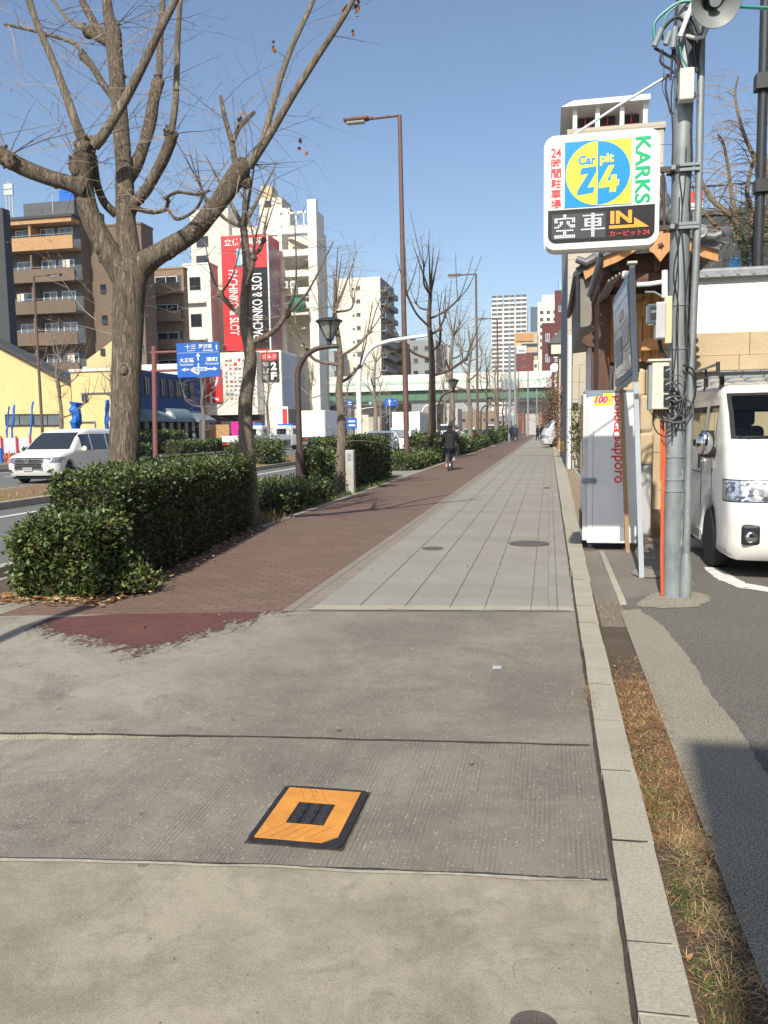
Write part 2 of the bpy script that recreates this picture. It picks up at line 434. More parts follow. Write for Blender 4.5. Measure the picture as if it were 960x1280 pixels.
# ------------------------------------------------------------------ mesh builder
def world_org(o):
    v = Vector((0, 0, 0))
    while o is not None: v += o.location; o = o.parent
    return v
class MB:
    def __init__(s): s.v = []; s.f = []; s.m = []; s.mats = []; s.flat = set()
    def mi(s, m):
        if m not in s.mats: s.mats.append(m)
        return s.mats.index(m)
    def add(s, vs, fs, m):
        o = len(s.v); k = s.mi(m)
        s.v += [tuple(p) for p in vs]
        for f in fs: s.f.append([i+o for i in f]); s.m.append(k)
        return s
    def box(s, x0, x1, y0, y1, z0, z1, m, mtx=None):
        x0, x1 = min(x0, x1), max(x0, x1); y0, y1 = min(y0, y1), max(y0, y1); z0, z1 = min(z0, z1), max(z0, z1)
        vs = [Vector(p) for p in ((x0, y0, z0), (x1, y0, z0), (x1, y1, z0), (x0, y1, z0), (x0, y0, z1), (x1, y0, z1), (x1, y1, z1), (x0, y1, z1))]
        if mtx is not None: vs = [mtx @ p for p in vs]
        return s.add(vs, [(3, 2, 1, 0), (4, 5, 6, 7), (0, 1, 5, 4), (1, 2, 6, 5), (2, 3, 7, 6), (3, 0, 4, 7)], m)
    def rbox(s, x0, x1, y0, y1, z0, z1, r, m, mtx=None):     # box with chamfered edges
        bm = bmesh.new(); bmesh.ops.create_cube(bm, size=1)
        for v in bm.verts: v.co = Vector(((x0+x1)/2+v.co.x*(x1-x0), (y0+y1)/2+v.co.y*(y1-y0), (z0+z1)/2+v.co.z*(z1-z0)))
        bmesh.ops.bevel(bm, geom=bm.edges[:], offset=r, segments=2, affect='EDGES', profile=.5)
        k0 = len(s.f); s.bm(bm, m, mtx); s.flat |= set(range(k0, len(s.f))); return s
    def bm(s, bm, m, mtx=None):
        bm.verts.ensure_lookup_table(); bm.verts.index_update()
        vs = [mtx @ v.co if mtx is not None else v.co.copy() for v in bm.verts]
        s.add(vs, [[v.index for v in f.verts] for f in bm.faces], m); bm.free()
    def tube(s, pts, rad, m, sides=8, caps=True, wob=0.0, seed=0):
        pts = [Vector(p) for p in pts]
        if not isinstance(rad, (list, tuple)): rad = [rad]*len(pts)
        rings = []; t0 = (pts[1]-pts[0]).normalized()
        a = t0.orthogonal().normalized()
        for i, p in enumerate(pts):
            t = ((pts[min(i+1, len(pts)-1)]-pts[max(i-1, 0)])).normalized() if len(pts) > 2 else t0
            a = (a - t*a.dot(t))
            a = a.normalized() if a.length > 1e-6 else t.orthogonal().normalized()
            b = t.cross(a)
            ring = []
            for k in range(sides):
                an = 2*math.pi*k/sides
                r = rad[i]
                if wob: r *= 1+wob*mnoise.noise(Vector((math.cos(an)*1.3, math.sin(an)*1.3, p.z*2.2+p.x*2+seed)))*1.6
                ring.append(p + a*(math.cos(an)*r) + b*(math.sin(an)*r))
            rings.append(ring)
        vs = [q for r_ in rings for q in r_]; fs = []
        for i in range(len(pts)-1):
            for k in range(sides):
                k2 = (k+1) % sides
                fs.append((i*sides+k, i*sides+k2, (i+1)*sides+k2, (i+1)*sides+k))
        if caps:
            fs.append(tuple(range(sides-1, -1, -1))); fs.append(tuple((len(pts)-1)*sides+k for k in range(sides)))
        return s.add(vs, fs, m)
    def cyl(s, a, b, r, m, sides=16, r2=None): return s.tube([a, b], [r, r if r2 is None else r2], m, sides)
    def lathe(s, prof, m, c=(0, 0, 0), axis=(0, 0, 1), sides=20):      # prof: (radius, height along axis)
        ax = Vector(axis).normalized(); a = ax.orthogonal().normalized(); b = ax.cross(a); c = Vector(c)
        vs = []; fs = []; n = len(prof)
        for r, h in prof:
            for k in range(sides):
                an = 2*math.pi*k/sides
                vs.append(c+ax*h+a*(r*math.cos(an))+b*(r*math.sin(an)))
        for i in range(n-1):
            for k in range(sides):
                k2 = (k+1) % sides
                fs.append((i*sides+k, i*sides+k2, (i+1)*sides+k2, (i+1)*sides+k))
        fs.append(tuple(range(sides-1, -1, -1))); fs.append(tuple((n-1)*sides+k for k in range(sides)))
        return s.add(vs, fs, m)
    def sphere(s, c, r, m, seg=14, rings=9, mtx=None):
        bm = bmesh.new(); bmesh.ops.create_uvsphere(bm, u_segments=seg, v_segments=rings, radius=1)
        r = r if isinstance(r, (tuple, list)) else (r, r, r)
        for v in bm.verts: v.co = Vector((v.co.x*r[0], v.co.y*r[1], v.co.z*r[2]))
        mt = Matrix.Translation(Vector(c)) @ (mtx if mtx is not None else Matrix.Identity(4))
        s.bm(bm, m, mt); return s
    def prism(s, poly, O, U, V, W, m):        # 2-D polygon in the plane O + a*U + b*V, extruded along W
        O, U, V, W = Vector(O), Vector(U), Vector(V), Vector(W); n = len(poly)
        vs = [O+U*a+V*b for a, b in poly]; vs += [p+W for p in vs]
        area = sum(poly[i][0]*poly[(i+1) % n][1]-poly[(i+1) % n][0]*poly[i][1] for i in range(n))
        front, back = tuple(range(n)), tuple(range(2*n-1, n-1, -1))
        fs = [front, back]+[(i, (i+1) % n, (i+1) % n+n, i+n) for i in range(n)]
        return s.add(vs, fs, m)
    def sheet(s, poly, z, m): return s.add([(x, y, z) for x, y in poly], [tuple(range(len(poly)))], m)
    def text(s, txt, O, U, V, w, h, m, thick=.003, bold=.0, shear=0.0, keep=False, centre=False):
        vs, fs = glyphs(txt, bold, shear)
        if not vs: return s
        xs = [p[0] for p in vs]; ys = [p[1] for p in vs]
        x0, x1, y0, y1 = min(xs), max(xs), min(ys), max(ys)
        sx = w/max(1e-6, x1-x0); sy = h/max(1e-6, y1-y0)
        if keep: sx = sy = min(sx, sy)
        O, U, V = Vector(O), Vector(U).normalized(), Vector(V).normalized(); W = U.cross(V)
        off = ((w-(x1-x0)*sx)/2, (h-(y1-y0)*sy)/2) if keep else (0, 0)
        s.add([O+U*((p[0]-x0)*sx+off[0])+V*((p[1]-y0)*sy+off[1])+W*thick for p in vs], fs, m)
        return s
    def build(s, name, parent=None, smooth=True, ang=35, bev=0.0, fixn=True, world=True):
        me = bpy.data.meshes.new(name)
        org = world_org(parent) if (parent is not None and world) else Vector((0, 0, 0))
        me.from_pydata([(p[0]-org.x, p[1]-org.y, p[2]-org.z) for p in s.v], [], s.f)
        for m in s.mats: me.materials.append(MATS[m])
        me.polygons.foreach_set('material_index', s.m)
        if fixn or bev:
            bm = bmesh.new(); bm.from_mesh(me)
            if bev: bmesh.ops.bevel(bm, geom=[e for e in bm.edges if len(e.link_faces) == 2 and e.calc_face_angle(0) > .6], offset=bev, segments=2, affect='EDGES', profile=.5)
            if fixn: bmesh.ops.recalc_face_normals(bm, faces=bm.faces[:])
            bm.to_mesh(me); bm.free()
        if smooth:
            me.shade_smooth(); me.set_sharp_from_angle(angle=R(25 if bev else ang))
            if s.flat and not bev:
                fl = [True]*len(me.polygons)
                for i in s.flat: fl[i] = False
                me.polygons.foreach_set('use_smooth', fl)
        me.update()
        o = bpy.data.objects.new(name, me); COL.objects.link(o)
        if parent is not None: o.parent = parent
        return o
_gl = {}
def glyphs(txt, bold=0.0, shear=0.0):
    key = (txt, bold, shear)
    if key in _gl: return _gl[key]
    c = bpy.data.curves.new('t', 'FONT'); c.body = txt; c.offset = bold; c.shear = shear; c.resolution_u = 4
    o = bpy.data.objects.new('t', c); COL.objects.link(o)
    dg = bpy.context.evaluated_depsgraph_get(); dg.update()
    me = bpy.data.meshes.new_from_object(o.evaluated_get(dg))
    r = ([tuple(v.co) for v in me.vertices], [tuple(p.vertices) for p in me.polygons])
    bpy.data.objects.remove(o); bpy.data.curves.remove(c); bpy.data.meshes.remove(me)
    _gl[key] = r
    return r
def tag(o, label=None, cat=None, group=None, kind=None):
    if label: o['label'] = label
    if cat: o['category'] = cat
    if group: o['group'] = group
    if kind: o['kind'] = kind
    return o
def thing(name, label, cat, loc=(0, 0, 0), group=None):
    o = bpy.data.objects.new(name, None); COL.objects.link(o)
    o.location = loc; o.empty_display_size = .2
    return tag(o, label, cat, group)
def copy_tree(o, parent=None, label=None, loc=None, rz=None, scale=None):
    c = o.copy(); COL.objects.link(c); c.parent = parent
    if label: c['label'] = label
    if loc is not None: c.location = loc
    if rz is not None: c.rotation_euler = (0, 0, rz)
    if scale is not None: c.scale = scale if not isinstance(scale, (int, float)) else (scale,)*3
    for ch in list(o.children): copy_tree(ch, c)
    return c
def structure(mb, name, **kw):
    o = mb.build(name, **kw); o['kind'] = 'structure'; return o
def jago(pts, step, amp, seed):
    rr = random.Random(seed); out = []
    for a, b in zip(pts, pts[1:]):
        k = max(1, int(math.dist(a, b)/step))
        for j in range(k): out.append((a[0]+(b[0]-a[0])*j/k+rr.uniform(-amp, amp), a[1]+(b[1]-a[1])*j/k+rr.uniform(-amp, amp)))
    return out+[pts[-1]]
def jag(poly, step=.05, amp=.02, seed=0):
    rr = random.Random(seed); out = []
    n = len(poly)
    for i in range(n):
        a = Vector(poly[i]); b = Vector(poly[(i+1) % n]); k = max(1, int((b-a).length/step))
        nrm = Vector((-(b-a).y, (b-a).x)).normalized()
        for j in range(k):
            q = a.lerp(b, j/k)+nrm*rr.uniform(-amp, amp); out.append((q.x, q.y))
    return out
# ================================================================== THE GROUND
mb = MB(); mb.sheet([(-900, -80), (900, -80), (900, 1400), (-900, 1400)], -.16, 'asphalt_old'); structure(mb, 'ground')
mb = MB(); mb.sheet([(-23.4, -50), (-6.15, -50), (-6.15, 900), (-23.4, 900)], -.12, 'asphalt_road'); structure(mb, 'road')
# right-hand parking lot and old pavement by the vending machine
mb = MB(); mb.sheet([(.62, -30), (40, -30), (40, 16), (1.4, 16), (1.4, 8.2), (.62, 7.4)], -.03, 'asphalt_lot'); structure(mb, 'parking_lot')
edge = [(.58, 6.9), (.58, -6)]+jago([(.92, -6), (.92, 1), (.93, 3.2), (.94, 4.2), (.90, 4.9), (.91, 5.5), (.86, 6.4), (.74, 7.0), (.62, 6.95)], .04, .010, 3)
mb = MB(); mb.sheet(edge, -.022, 'gravel_concrete'); structure(mb, 'concrete_edging')
mb = MB(); mb.sheet([(.405, 6.4), (1.45, 6.4), (1.45, 16), (.405, 16)], -.034, 'asphalt_old'); structure(mb, 'old_pavement')
mb = MB(); mb.sheet(jag([(.72, 7.12), (.95, 7.08), (1.2, 7.16), (1.36, 7.4), (1.42, 7.66), (1.3, 7.85), (1.1, 7.9), (.92, 7.7), (.8, 7.4)], .03, .015, 5), -.026, 'gravel_concrete'); structure(mb, 'concrete_patch')
mb = MB(); mb.sheet([(1.0+.16*math.cos(a*.5), 8.75+.26*math.sin(a*.5)) for a in range(13)], -.022, 'gravel_concrete'); structure(mb, 'concrete_patch')
mb = MB(); mb.sheet([(.36, -6), (.59, -6), (.59, 9.9), (.36, 9.9)], -.035, 'soil'); structure(mb, 'soil_strip')
mb = MB(); mb.box(.60, .66, 7.2, 10.2, -.1, -.012, 'kerb_stone'); structure(mb, 'kerb_strip', bev=.006)
mb = MB(); mb.sheet(jag([(1.62, 8.55), (1.74, 8.05), (2.0, 7.85), (2.12, 7.95), (1.86, 8.3), (1.76, 9.2), (1.62, 9.2)], .04, .012, 2), -.024, 'road_white'); structure(mb, 'bay_marking')
# driveway slabs
J2 = [(-6.2, 1.98), (-1.9, 2.46), (-1.04, 2.56), (.17, 2.67), (.222, 2.675)]
J1 = [(-6.2, 3.12), (-2.72, 3.57), (-1.49, 3.71), (-.32, 3.82), (.222, 3.865)]
ED = [(-6.2, 5.72), (-4.47, 5.98), (-1.95, 6.48), (.222, 6.72)]
def drive(name, lo, hi, mat, z):
    mb = MB(); poly = list(lo)+list(reversed(hi))
    mb.add([(x, y, z if x > -5 else z-.11) for x, y in poly], [tuple(range(len(poly)))], mat); structure(mb, name, smooth=False)
drive('driveway', [(-6.2, -30), (.222, -30)], J2, 'concrete_worn', .004)
drive('driveway', J2, J1, 'concrete_grooved', 0)
drive('driveway', J1, ED, 'concrete_aggregate', 0)
def crack(pts, w, z, seed, mat='soil', name='pavement_joint'):
    rr = random.Random(seed); up = []; lo = []
    for (x0, y0), (x1, y1) in zip(pts, pts[1:]):
        n = max(2, int(abs(x1-x0)/.03)+int(abs(y1-y0)/.03))
        for i in range(n):
            f = i/n; x = x0+(x1-x0)*f; y = y0+(y1-y0)*f
            dx, dy = x1-x0, y1-y0; l = math.hypot(dx, dy); nx, ny = -dy/l, dx/l
            k = w*(.85+.45*mnoise.noise(Vector((x*5, y*5, seed)))); o = (.011 if name == 'pavement_joint' and w > .0035 and z < .011 else .003)*mnoise.noise(Vector((x*4, y*4, seed+5)))+.003*mnoise.noise(Vector((x*17, y*17, seed)))+rr.uniform(-.0006, .0006)
            up.append((x+nx*(k+o), y+ny*(k+o))); lo.append((x-nx*(k-o), y-ny*(k-o)))
    vs = [(x, y, z) for x, y in up]+[(x, y, z) for x, y in lo]; n = len(up)
    mb = MB(); mb.add(vs, [(i, i+n, i+1+n, i+1) for i in range(n-1)], mat); structure(mb, name, smooth=False)
M('joint_dark', (.05, .043, .034), .95, .3, 20)
M('joint_soft', (.11, .10, .085), .95, .3, 20)
M('joint_pale', (.37, .34, .28), .95, .2, 20, bmp=.4)
crack(J1, .009, .004, 1, 'joint_dark')
crack([(x, y+.006) for x, y in J2], .004, .0085, 2, 'joint_dark')
crack([(x, y-.004) for x, y in J2[1:4]], .010, .0075, 5, 'joint_pale')
crack([(.218, -2), (.218, 6.7)], .008, .0125, 3, 'joint_dark')
crack([(.216, 6.7), (.216, 60)], .006, .006, 4, 'joint_dark')
crack([(-1.95, 6.5), (.2, 6.74)], .006, .010, 8, 'joint_dark')
# worn concrete repair near the kerb
mb = MB(); mb.sheet(jag([(-.16, 2.652), (.10, 2.678), (.07, 2.74), (.0, 2.80), (-.04, 2.83), (-.10, 2.80), (-.13, 2.73)], .02, .007, 9), .005, 'concrete_aggregate'); structure(mb, 'concrete_patch')
# maroon paint, worn to a ragged edge
mb = MB(); mb.sheet([(-3.95, 5.45), (-2.7, 4.75), (-1.98, 6.47), (-3.55, 6.14), (-4.0, 5.95)], .0045, 'paint_maroon'); structure(mb, 'painted_marking')
# grey slabs, border bricks, red brick cycle path
mb = MB()
def slabs(y0, y1): pass
mb.sheet([(-1.95, 6.49), (.222, 6.725), (.222, 140), (-1.95, 140)], .001, 'paver_grey'); structure(mb, 'footpath')
mb = MB(); mb.sheet([(-2.18, 6.44), (-1.95, 6.485), (-1.95, 140), (-2.18, 140)], .002, 'brick_border'); structure(mb, 'path_border')
mb = MB(); mb.sheet([(-4.55, 5.97), (-2.18, 6.435), (-2.18, 140), (-4.55, 140)], 0, 'brick_red'); structure(mb, 'cycle_path')
mb = MB(); mb.sheet([(-1.95, 6.50), (.2, 6.735), (.2, 6.92), (-1.95, 6.70)], .0055, 'kerb_stone'); structure(mb, 'path_border')
for yy in (43.5, 58):
    mb = MB(); mb.sheet([(-1.95, yy), (.21, yy), (.21, yy+1.1), (-1.95, yy+1.1)], .006, 'paving_tan'); structure(mb, 'path_border')
# slab joints that run along the walk
for k, xj in enumerate((-1.575, -1.19, -.81, -.52, -.14, .075)):
    crack([(xj, 6.72), (xj, 40)], .0032, .0065, 20+k, 'joint_soft')
# kerb stones
crack_list = []
mb = MB(); rr = random.Random(4); y = -5.0
xa = lambda y: .232
xb = lambda y: .375 if y < 6 else .375+.01*min(20, y-6)
while y < 60:
    L = rr.choice((.6, .6, .62, .3)) if y < 12 else .8
    dx = rr.uniform(-.004, .004); dz = rr.uniform(-.003, .003)
    mb.rbox(xa(y)+dx, xb(y)+dx, y+.003, y+L-.003, -.18, .012+dz, .002, 'kerb_stone'); y += L
    if y < 16: crack_list.append(y)
structure(mb, 'kerb', smooth=False)
for k, yy in enumerate(crack_list): crack([(.228, yy+rr.uniform(-.006, .006)), (.385, yy+rr.uniform(-.006, .006))], rr.uniform(.0016, .003), .0165, 40+k, 'joint_dark', 'kerb_joint')
mb = MB(); mb.sheet([(.4, 11), (3, 11), (3, 60), (.4, 60)], -.026, 'paving_tan'); structure(mb, 'old_pavement')
mb = MB(); mb.box(.85, .97, 12, 60, -.1, .012, 'kerb_stone'); structure(mb, 'kerb_strip', bev=.008)
# planting bed and its kerb, medians, far verge
mb = MB(); mb.add([(-3.86, 6.75, -.05), (-4.42, 11.9, .012), (-4.42, 140, .012), (-6.0, 140, .012), (-6.0, 11, .012), (-5.4, 6.3, -.05)], [(0, 1, 2, 3, 4, 5)], 'soil')
mb.v = [(x, y, .006) for x, y, z in mb.v]; structure(mb, 'planting_bed')
mb = MB(); mb.add([(-6.25, 3, -.112), (-4.9, 4, .0025), (-4.5, 5.9, .0025), (-4.5, 7.3, .003), (-5.0, 7.6, .003), (-6.25, 8.4, -.112)], [(0, 1, 2, 3, 4, 5)], 'concrete_worn'); structure(mb, 'driveway', smooth=False)
mb = MB()
for k in range(60):
    mb.rbox(-4.46, -4.34, 12.2+k*1.2, 13.39+k*1.2, -.05, .014, .006, 'kerb_stone')
    mb.rbox(-6.15, -6.0, 8+k*1.2, 9.19+k*1.2, -.2, .03, .01, 'kerb_stone')
structure(mb, 'kerb')
mb = MB(); mb.sheet([(-5.4, 22.4), (-4.46, 22.4), (-4.46, 29), (-6.0, 29)], .016, 'paver_grey'); structure(mb, 'paved_gap')
mb = MB()
for k in range(90): mb.rbox(-11.75, -11.6, 10+k*1.2, 11.19+k*1.2, -.2, .05, .015, 'kerb_stone'); mb.rbox(-14.5, -14.35, 10+k*1.2, 11.19+k*1.2, -.2, .05, .015, 'kerb_stone'); mb.rbox(-23.5, -23.35, 0+k*1.2, 1.19+k*1.2, -.2, .05, .015, 'kerb_stone')
structure(mb, 'kerb')
mb = MB()
n1, n2 = 60, 6
vs = []; fs = []
for i in range(n1+1):
    for j in range(n2+1):
        x = -14.37+(2.64)*j/n2; y = 10+130*i/n1
        vs.append((x, y, .04+.16*math.sin(math.pi*j/n2)*(.6+.5*mnoise.noise(Vector((x, y*.4, 0))))))
for i in range(n1):
    for j in range(n2): a = i*(n2+1)+j; fs.append((a, a+1, a+n2+2, a+n2+1))
mb.add(vs, fs, 'grass_dry'); structure(mb, 'median')
mb = MB(); mb.sheet([(-31, 0), (-23.5, 0), (-23.5, 140), (-31, 140)], .02, 'asphalt_old'); structure(mb, 'far_pavement')
mb = MB(); mb.sheet([(-25.6, 8), (-23.5, 8), (-23.5, 140), (-25.6, 140)], .06, 'soil'); structure(mb, 'far_verge')
mb = MB(); mb.sheet([(-90, -40), (-31, -40), (-31, 300), (-90, 300)], .0, 'asphalt_old'); structure(mb, 'far_ground')
# road markings
def line(x, y0, y1, w=.15): 
    mb = MB(); mb.sheet([(x-w/2, y0), (x+w/2, y0), (x+w/2, y1), (x-w/2, y1)], -.115, 'road_white'); structure(mb, 'road_marking')
line(-10.6, 0, 140); line(-15.1, 5, 140); line(-22.8, 5, 140)
for k in range(16): line(-17.9, 8+k*10, 13+k*10); line(-20.4, 8+k*10, 13+k*10)
mb = MB(); mb.sheet([(-8.6, 34), (-6.3, 34), (-6.3, 34.4), (-8.6, 34.4)], -.115, 'road_white'); structure(mb, 'road_marking')

# ================================================================== LOOSE GREENERY ON THE GROUND
M('moss_green', (.085, .10, .022), .8, .35, 9)
M('blade_rust', (.22, .095, .04), .8, .3, 9)
def blades(name, n, area, hmin, hmax, wid, mats, seed, lie=0.0, z0=0.0, curl=.4, dens=None):
    rr = random.Random(seed); vs = []; fs = []; ms = []
    while len(fs) < n*2:
        x, y = area(rr)
        if dens and rr.random() > dens(x, y): continue
        h = rr.uniform(hmin, hmax); a = rr.uniform(0, 6.283); ln = min(.97, max(.05, rr.gauss(lie, .22)))
        d = Vector((math.cos(a), math.sin(a), 0)); s = Vector((-d.y, d.x, 0))*wid*rr.uniform(.6, 1.2)
        p0 = Vector((x, y, z0)); p1 = p0+d*h*.5*ln+Vector((0, 0, h*.55*(1-ln*.85))); p2 = p0+d*h*(ln)*(1)+Vector((0, 0, h*(1-ln)*(1-curl)+.006))
        o = len(vs); vs += [p0-s, p0+s, p1-s*.7, p1+s*.7, p2]
        fs += [(o, o+1, o+3, o+2), (o+2, o+3, o+4)]
        k = rr.choice(range(len(mats))); ms += [k, k]
    me = bpy.data.meshes.new(name); me.from_pydata([tuple(v) for v in vs], [], fs)
    for m in mats: me.materials.append(MATS[m])
    me.polygons.foreach_set('material_index', ms)
    o = bpy.data.objects.new(name, me); COL.objects.link(o); o['kind'] = 'stuff'; return o
def nf(x, y, s=3): return .5+.6*mnoise.noise(Vector((x*s, y*s, 3.3)))
blades('dry_grass', 8500, lambda r: (r.uniform(.385, .59), r.uniform(1.2, 5.6)), .02, .10, .0014, ['blade_brown', 'blade_straw', 'blade_brown', 'blade_rust'], 1, .985, -.03, .6, lambda x, y: (1 if 3.0 < y < 5.0 else .16)*nf(x, y))
blades('dry_grass', 620, lambda r: (r.uniform(.44, .59), r.choice((2.3, 2.55, 2.8, 3.05))+r.gauss(0, .06)), .05, .13, .001, ['blade_straw'], 2, .92, -.03, .5)
blades('moss', 3600, lambda r: (r.uniform(.402, .54), r.uniform(1.5, 4.4)), .008, .03, .0022, ['moss_green', 'moss_green', 'leaf_mid'], 3, .5, -.028, .3, lambda x, y: max(0, nf(x, y, 4)*1.8-.75)*(1.2-(x-.4)*6))
blades('dry_grass', 160, lambda r: (.215+r.gauss(0, .03), 4.55+r.gauss(0, .17)), .03, .08, .0012, ['blade_brown', 'blade_straw'], 4, .9, .013)
blades('dry_grass', 300, lambda r: (r.uniform(.41, .62), 6.9+r.gauss(0, .25)), .03, .11, .0013, ['blade_straw', 'blade_brown'], 5, .9, -.03)
blades('dry_grass', 9000, lambda r: (r.uniform(-14.2, -11.85), 10+r.random()**1.6*70), .08, .24, .007, ['blade_brown', 'blade_brown', 'blade_straw'], 6, .75, .08, .3)
blades('dry_grass', 900, lambda r: (-4.8+r.gauss(0, .22), 12.75+r.gauss(0, .4)), .08, .38, .004, ['blade_straw', 'blade_brown', 'blade_brown'], 7, .5, .02, .4)
blades('green_grass', 3200, lambda r: (r.uniform(-4.85, -4.42), r.uniform(14.5, 25)), .05, .2, .005, ['blade_green', 'leaf_light', 'blade_green'], 8, .5, .02, .3, lambda x, y: nf(x, y, 1.5))
# fallen leaves under the hedge
def litter(n, area, seed, mats, size=(.018, .04), z=.02):
    rr = random.Random(seed); vs = []; fs = []; ms = []
    for i in range(n):
        x, y = area(rr); s = rr.uniform(*size); a = rr.uniform(0, 6.28); t = rr.uniform(-.4, .4)
        c, q = math.cos(a), math.sin(a); o = len(vs)
        for u, v, w in ((-1, 0, 0), (0, -.5, t), (1, 0, .1), (0, .5, t)): vs.append((x+s*(u*c-v*q), y+s*(u*q+v*c), z+rr.uniform(0, .02)+s*w*.6))
        fs.append((o, o+1, o+2, o+3)); ms.append(rr.randrange(len(mats)))
    me = bpy.data.meshes.new('fallen_leaves'); me.from_pydata(vs, [], fs)
    for m in mats: me.materials.append(MATS[m])
    me.polygons.foreach_set('material_index', ms)
    o = bpy.data.objects.new('fallen_leaves', me); COL.objects.link(o); o['kind'] = 'stuff'
def alonghedge(r):
    f = r.random(); 
    if f < .5: return (-5.0+r.random()*1.25, 6.45+r.gauss(0, .09)+r.random()*.35)
    g = r.random(); return (-3.78-.6*g+r.gauss(0, .07), 6.9+5*g)
litter(750, alonghedge, 3, ['leaf_dry', 'blade_brown', 'blade_straw'])
litter(260, lambda r: (r.uniform(.39, .59), r.uniform(1.4, 5.3)), 9, ['blade_rust', 'blade_brown', 'blade_rust', 'joint_dark'], (.004, .013), -.03)
litter(60, lambda r: (r.uniform(-4, .2), r.uniform(2, 12)), 6, ['leaf_dry', 'blade_brown', 'joint_dark'], (.008, .018), .008)

# ================================================================== HEDGES
def inpoly(poly, x, y):
    c = False; n = len(poly)
    for i in range(n):
        (x1, y1), (x2, y2) = poly[i], poly[(i+1) % n]
        if (y1 > y) != (y2 > y) and x < (x2-x1)*(y-y1)/(y2-y1)+x1: c = not c
    return c
def hedge(label, poly, h, n, leaf, seed, hvar=.06, bulge=.07, mats=('leaf_dark', 'leaf_mid', 'leaf_light'), wts=(5, 4, 1.3), petals=0, group='clipped hedges along the cycle path', hfun=None, stems=0):
    rr = random.Random(seed); c = [sum(p[0] for p in poly)/len(poly), sum(p[1] for p in poly)/len(poly)]
    root = thing('hedge', label, 'hedge', (c[0], c[1], 0), group)
    area = sum(poly[i][0]*poly[(i+1) % len(poly)][1]-poly[(i+1) % len(poly)][0]*poly[i][1] for i in range(len(poly)))
    if area < 0: poly = poly[::-1]
    H = (lambda x, y: h) if hfun is None else hfun
    segs = []
    for i in range(len(poly)):
        a, b = Vector(poly[i]), Vector(poly[(i+1) % len(poly)]); d = b-a; segs.append((a, b, Vector((d.y, -d.x)).normalized(), d.length))
    tops = abs(area)/2; per = sum(s[3] for s in segs)*h; tot = tops+per
    xs = [p[0] for p in poly]; ys = [p[1] for p in poly]
    V = []; F = []; Mi = []; mats = list(mats)+['leaf_dry', 'petal_pink']
    cum = [w/sum(wts) for w in wts]
    i = 0
    while i < n:
        if rr.random() < tops/tot:
            x = rr.uniform(min(xs), max(xs)); y = rr.uniform(min(ys), max(ys))
            if not inpoly(poly, x, y): continue
            nrm = Vector((0, 0, 1)); p = Vector((x, y, H(x, y)))
        else:
            q = rr.random()*sum(s[3] for s in segs)
            for a, b, nn, L in segs:
                if q < L: break
                q -= L
            xy = a.lerp(b, q/L); nrm = Vector((nn.x, nn.y, .15)); p = Vector((xy.x, xy.y, H(xy.x, xy.y)*rr.random()**.9+.03))
        nb = mnoise.noise(p*2.1+Vector((seed, 0, 0)))*bulge+mnoise.noise(p*6+Vector((0, seed, 0)))*bulge*.6
        dep = -abs(rr.gauss(0, .045)) if rr.random() < .8 else rr.uniform(0, hvar)
        # round the top edges a little
        ez = max(0, p.z-(H(p.x, p.y)-.10))
        p = p+nrm*(nb+dep-ez*ez*4*(nrm.z < .9))
        i += 1
        s = leaf*rr.uniform(.45, 1.35)
        dr = (nrm*rr.uniform(.1, 1)+Vector((rr.gauss(0, .7), rr.gauss(0, .7), rr.gauss(.25, .6)))).normalized()
        sd = dr.cross(Vector((rr.gauss(0, 1), rr.gauss(0, 1), rr.gauss(0, 1)))).normalized()
        up_ = dr.cross(sd)
        o = len(V)
        V += [p, p+dr*s*.5+sd*s*.27+up_*s*.07, p+dr*s, p+dr*s*.5-sd*s*.27+up_*s*.07]
        F += [(o, o+1, o+2), (o, o+2, o+3)]
        u = rr.random(); k = 0 if u < cum[0] else 1 if u < cum[0]+cum[1] else 2
        if u < .004: k = 3
        if petals and rr.random() < petals: k = 4
        Mi += [k, k]
    if leaf < .066:
        for q_ in range(int(n/260)):
            x = rr.uniform(min(xs), max(xs)); y = rr.uniform(min(ys), max(ys))
            if not inpoly(poly, x, y): continue
            p = Vector((x, y, H(x, y)-.02)); d = Vector((rr.gauss(0, .45), rr.gauss(0, .45), 1)).normalized()
            for j in range(rr.randint(3, 8)):
                p = p+d*.018; a = rr.uniform(0, 6.28); dr = (d*.5+Vector((math.cos(a), math.sin(a), .2))).normalized(); sd = dr.cross(d).normalized(); s = leaf*rr.uniform(.6, 1.1); o = len(V)
                V += [p, p+dr*s*.5+sd*s*.25, p+dr*s, p+dr*s*.5-sd*s*.25]; F += [(o, o+1, o+2), (o, o+2, o+3)]; k = rr.choice((1, 1, 2)); Mi += [k, k]
    me = bpy.data.meshes.new('foliage'); me.from_pydata([(v.x-c[0], v.y-c[1], v.z) for v in V], [], F)
    for m in mats: me.materials.append(MATS[m])
    me.polygons.foreach_set('material_index', Mi)
    o = bpy.data.objects.new('foliage', me); COL.objects.link(o); o.parent = root
    # twiggy inner mass
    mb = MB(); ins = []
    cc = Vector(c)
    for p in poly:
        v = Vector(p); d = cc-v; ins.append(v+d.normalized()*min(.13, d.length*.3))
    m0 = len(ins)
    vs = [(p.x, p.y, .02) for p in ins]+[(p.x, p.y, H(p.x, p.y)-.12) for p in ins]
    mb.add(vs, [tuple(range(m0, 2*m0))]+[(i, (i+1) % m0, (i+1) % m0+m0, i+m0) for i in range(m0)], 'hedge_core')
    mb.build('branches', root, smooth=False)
    return root
hedge('big dark clipped hedge block around the foot of the large tree', [(-3.95, 7.0), (-4.5, 12.05), (-5.75, 12.2), (-5.2, 9.0), (-4.62, 7.0)], 1.09, 62000, .043, 11, petals=.0003, bulge=.035)
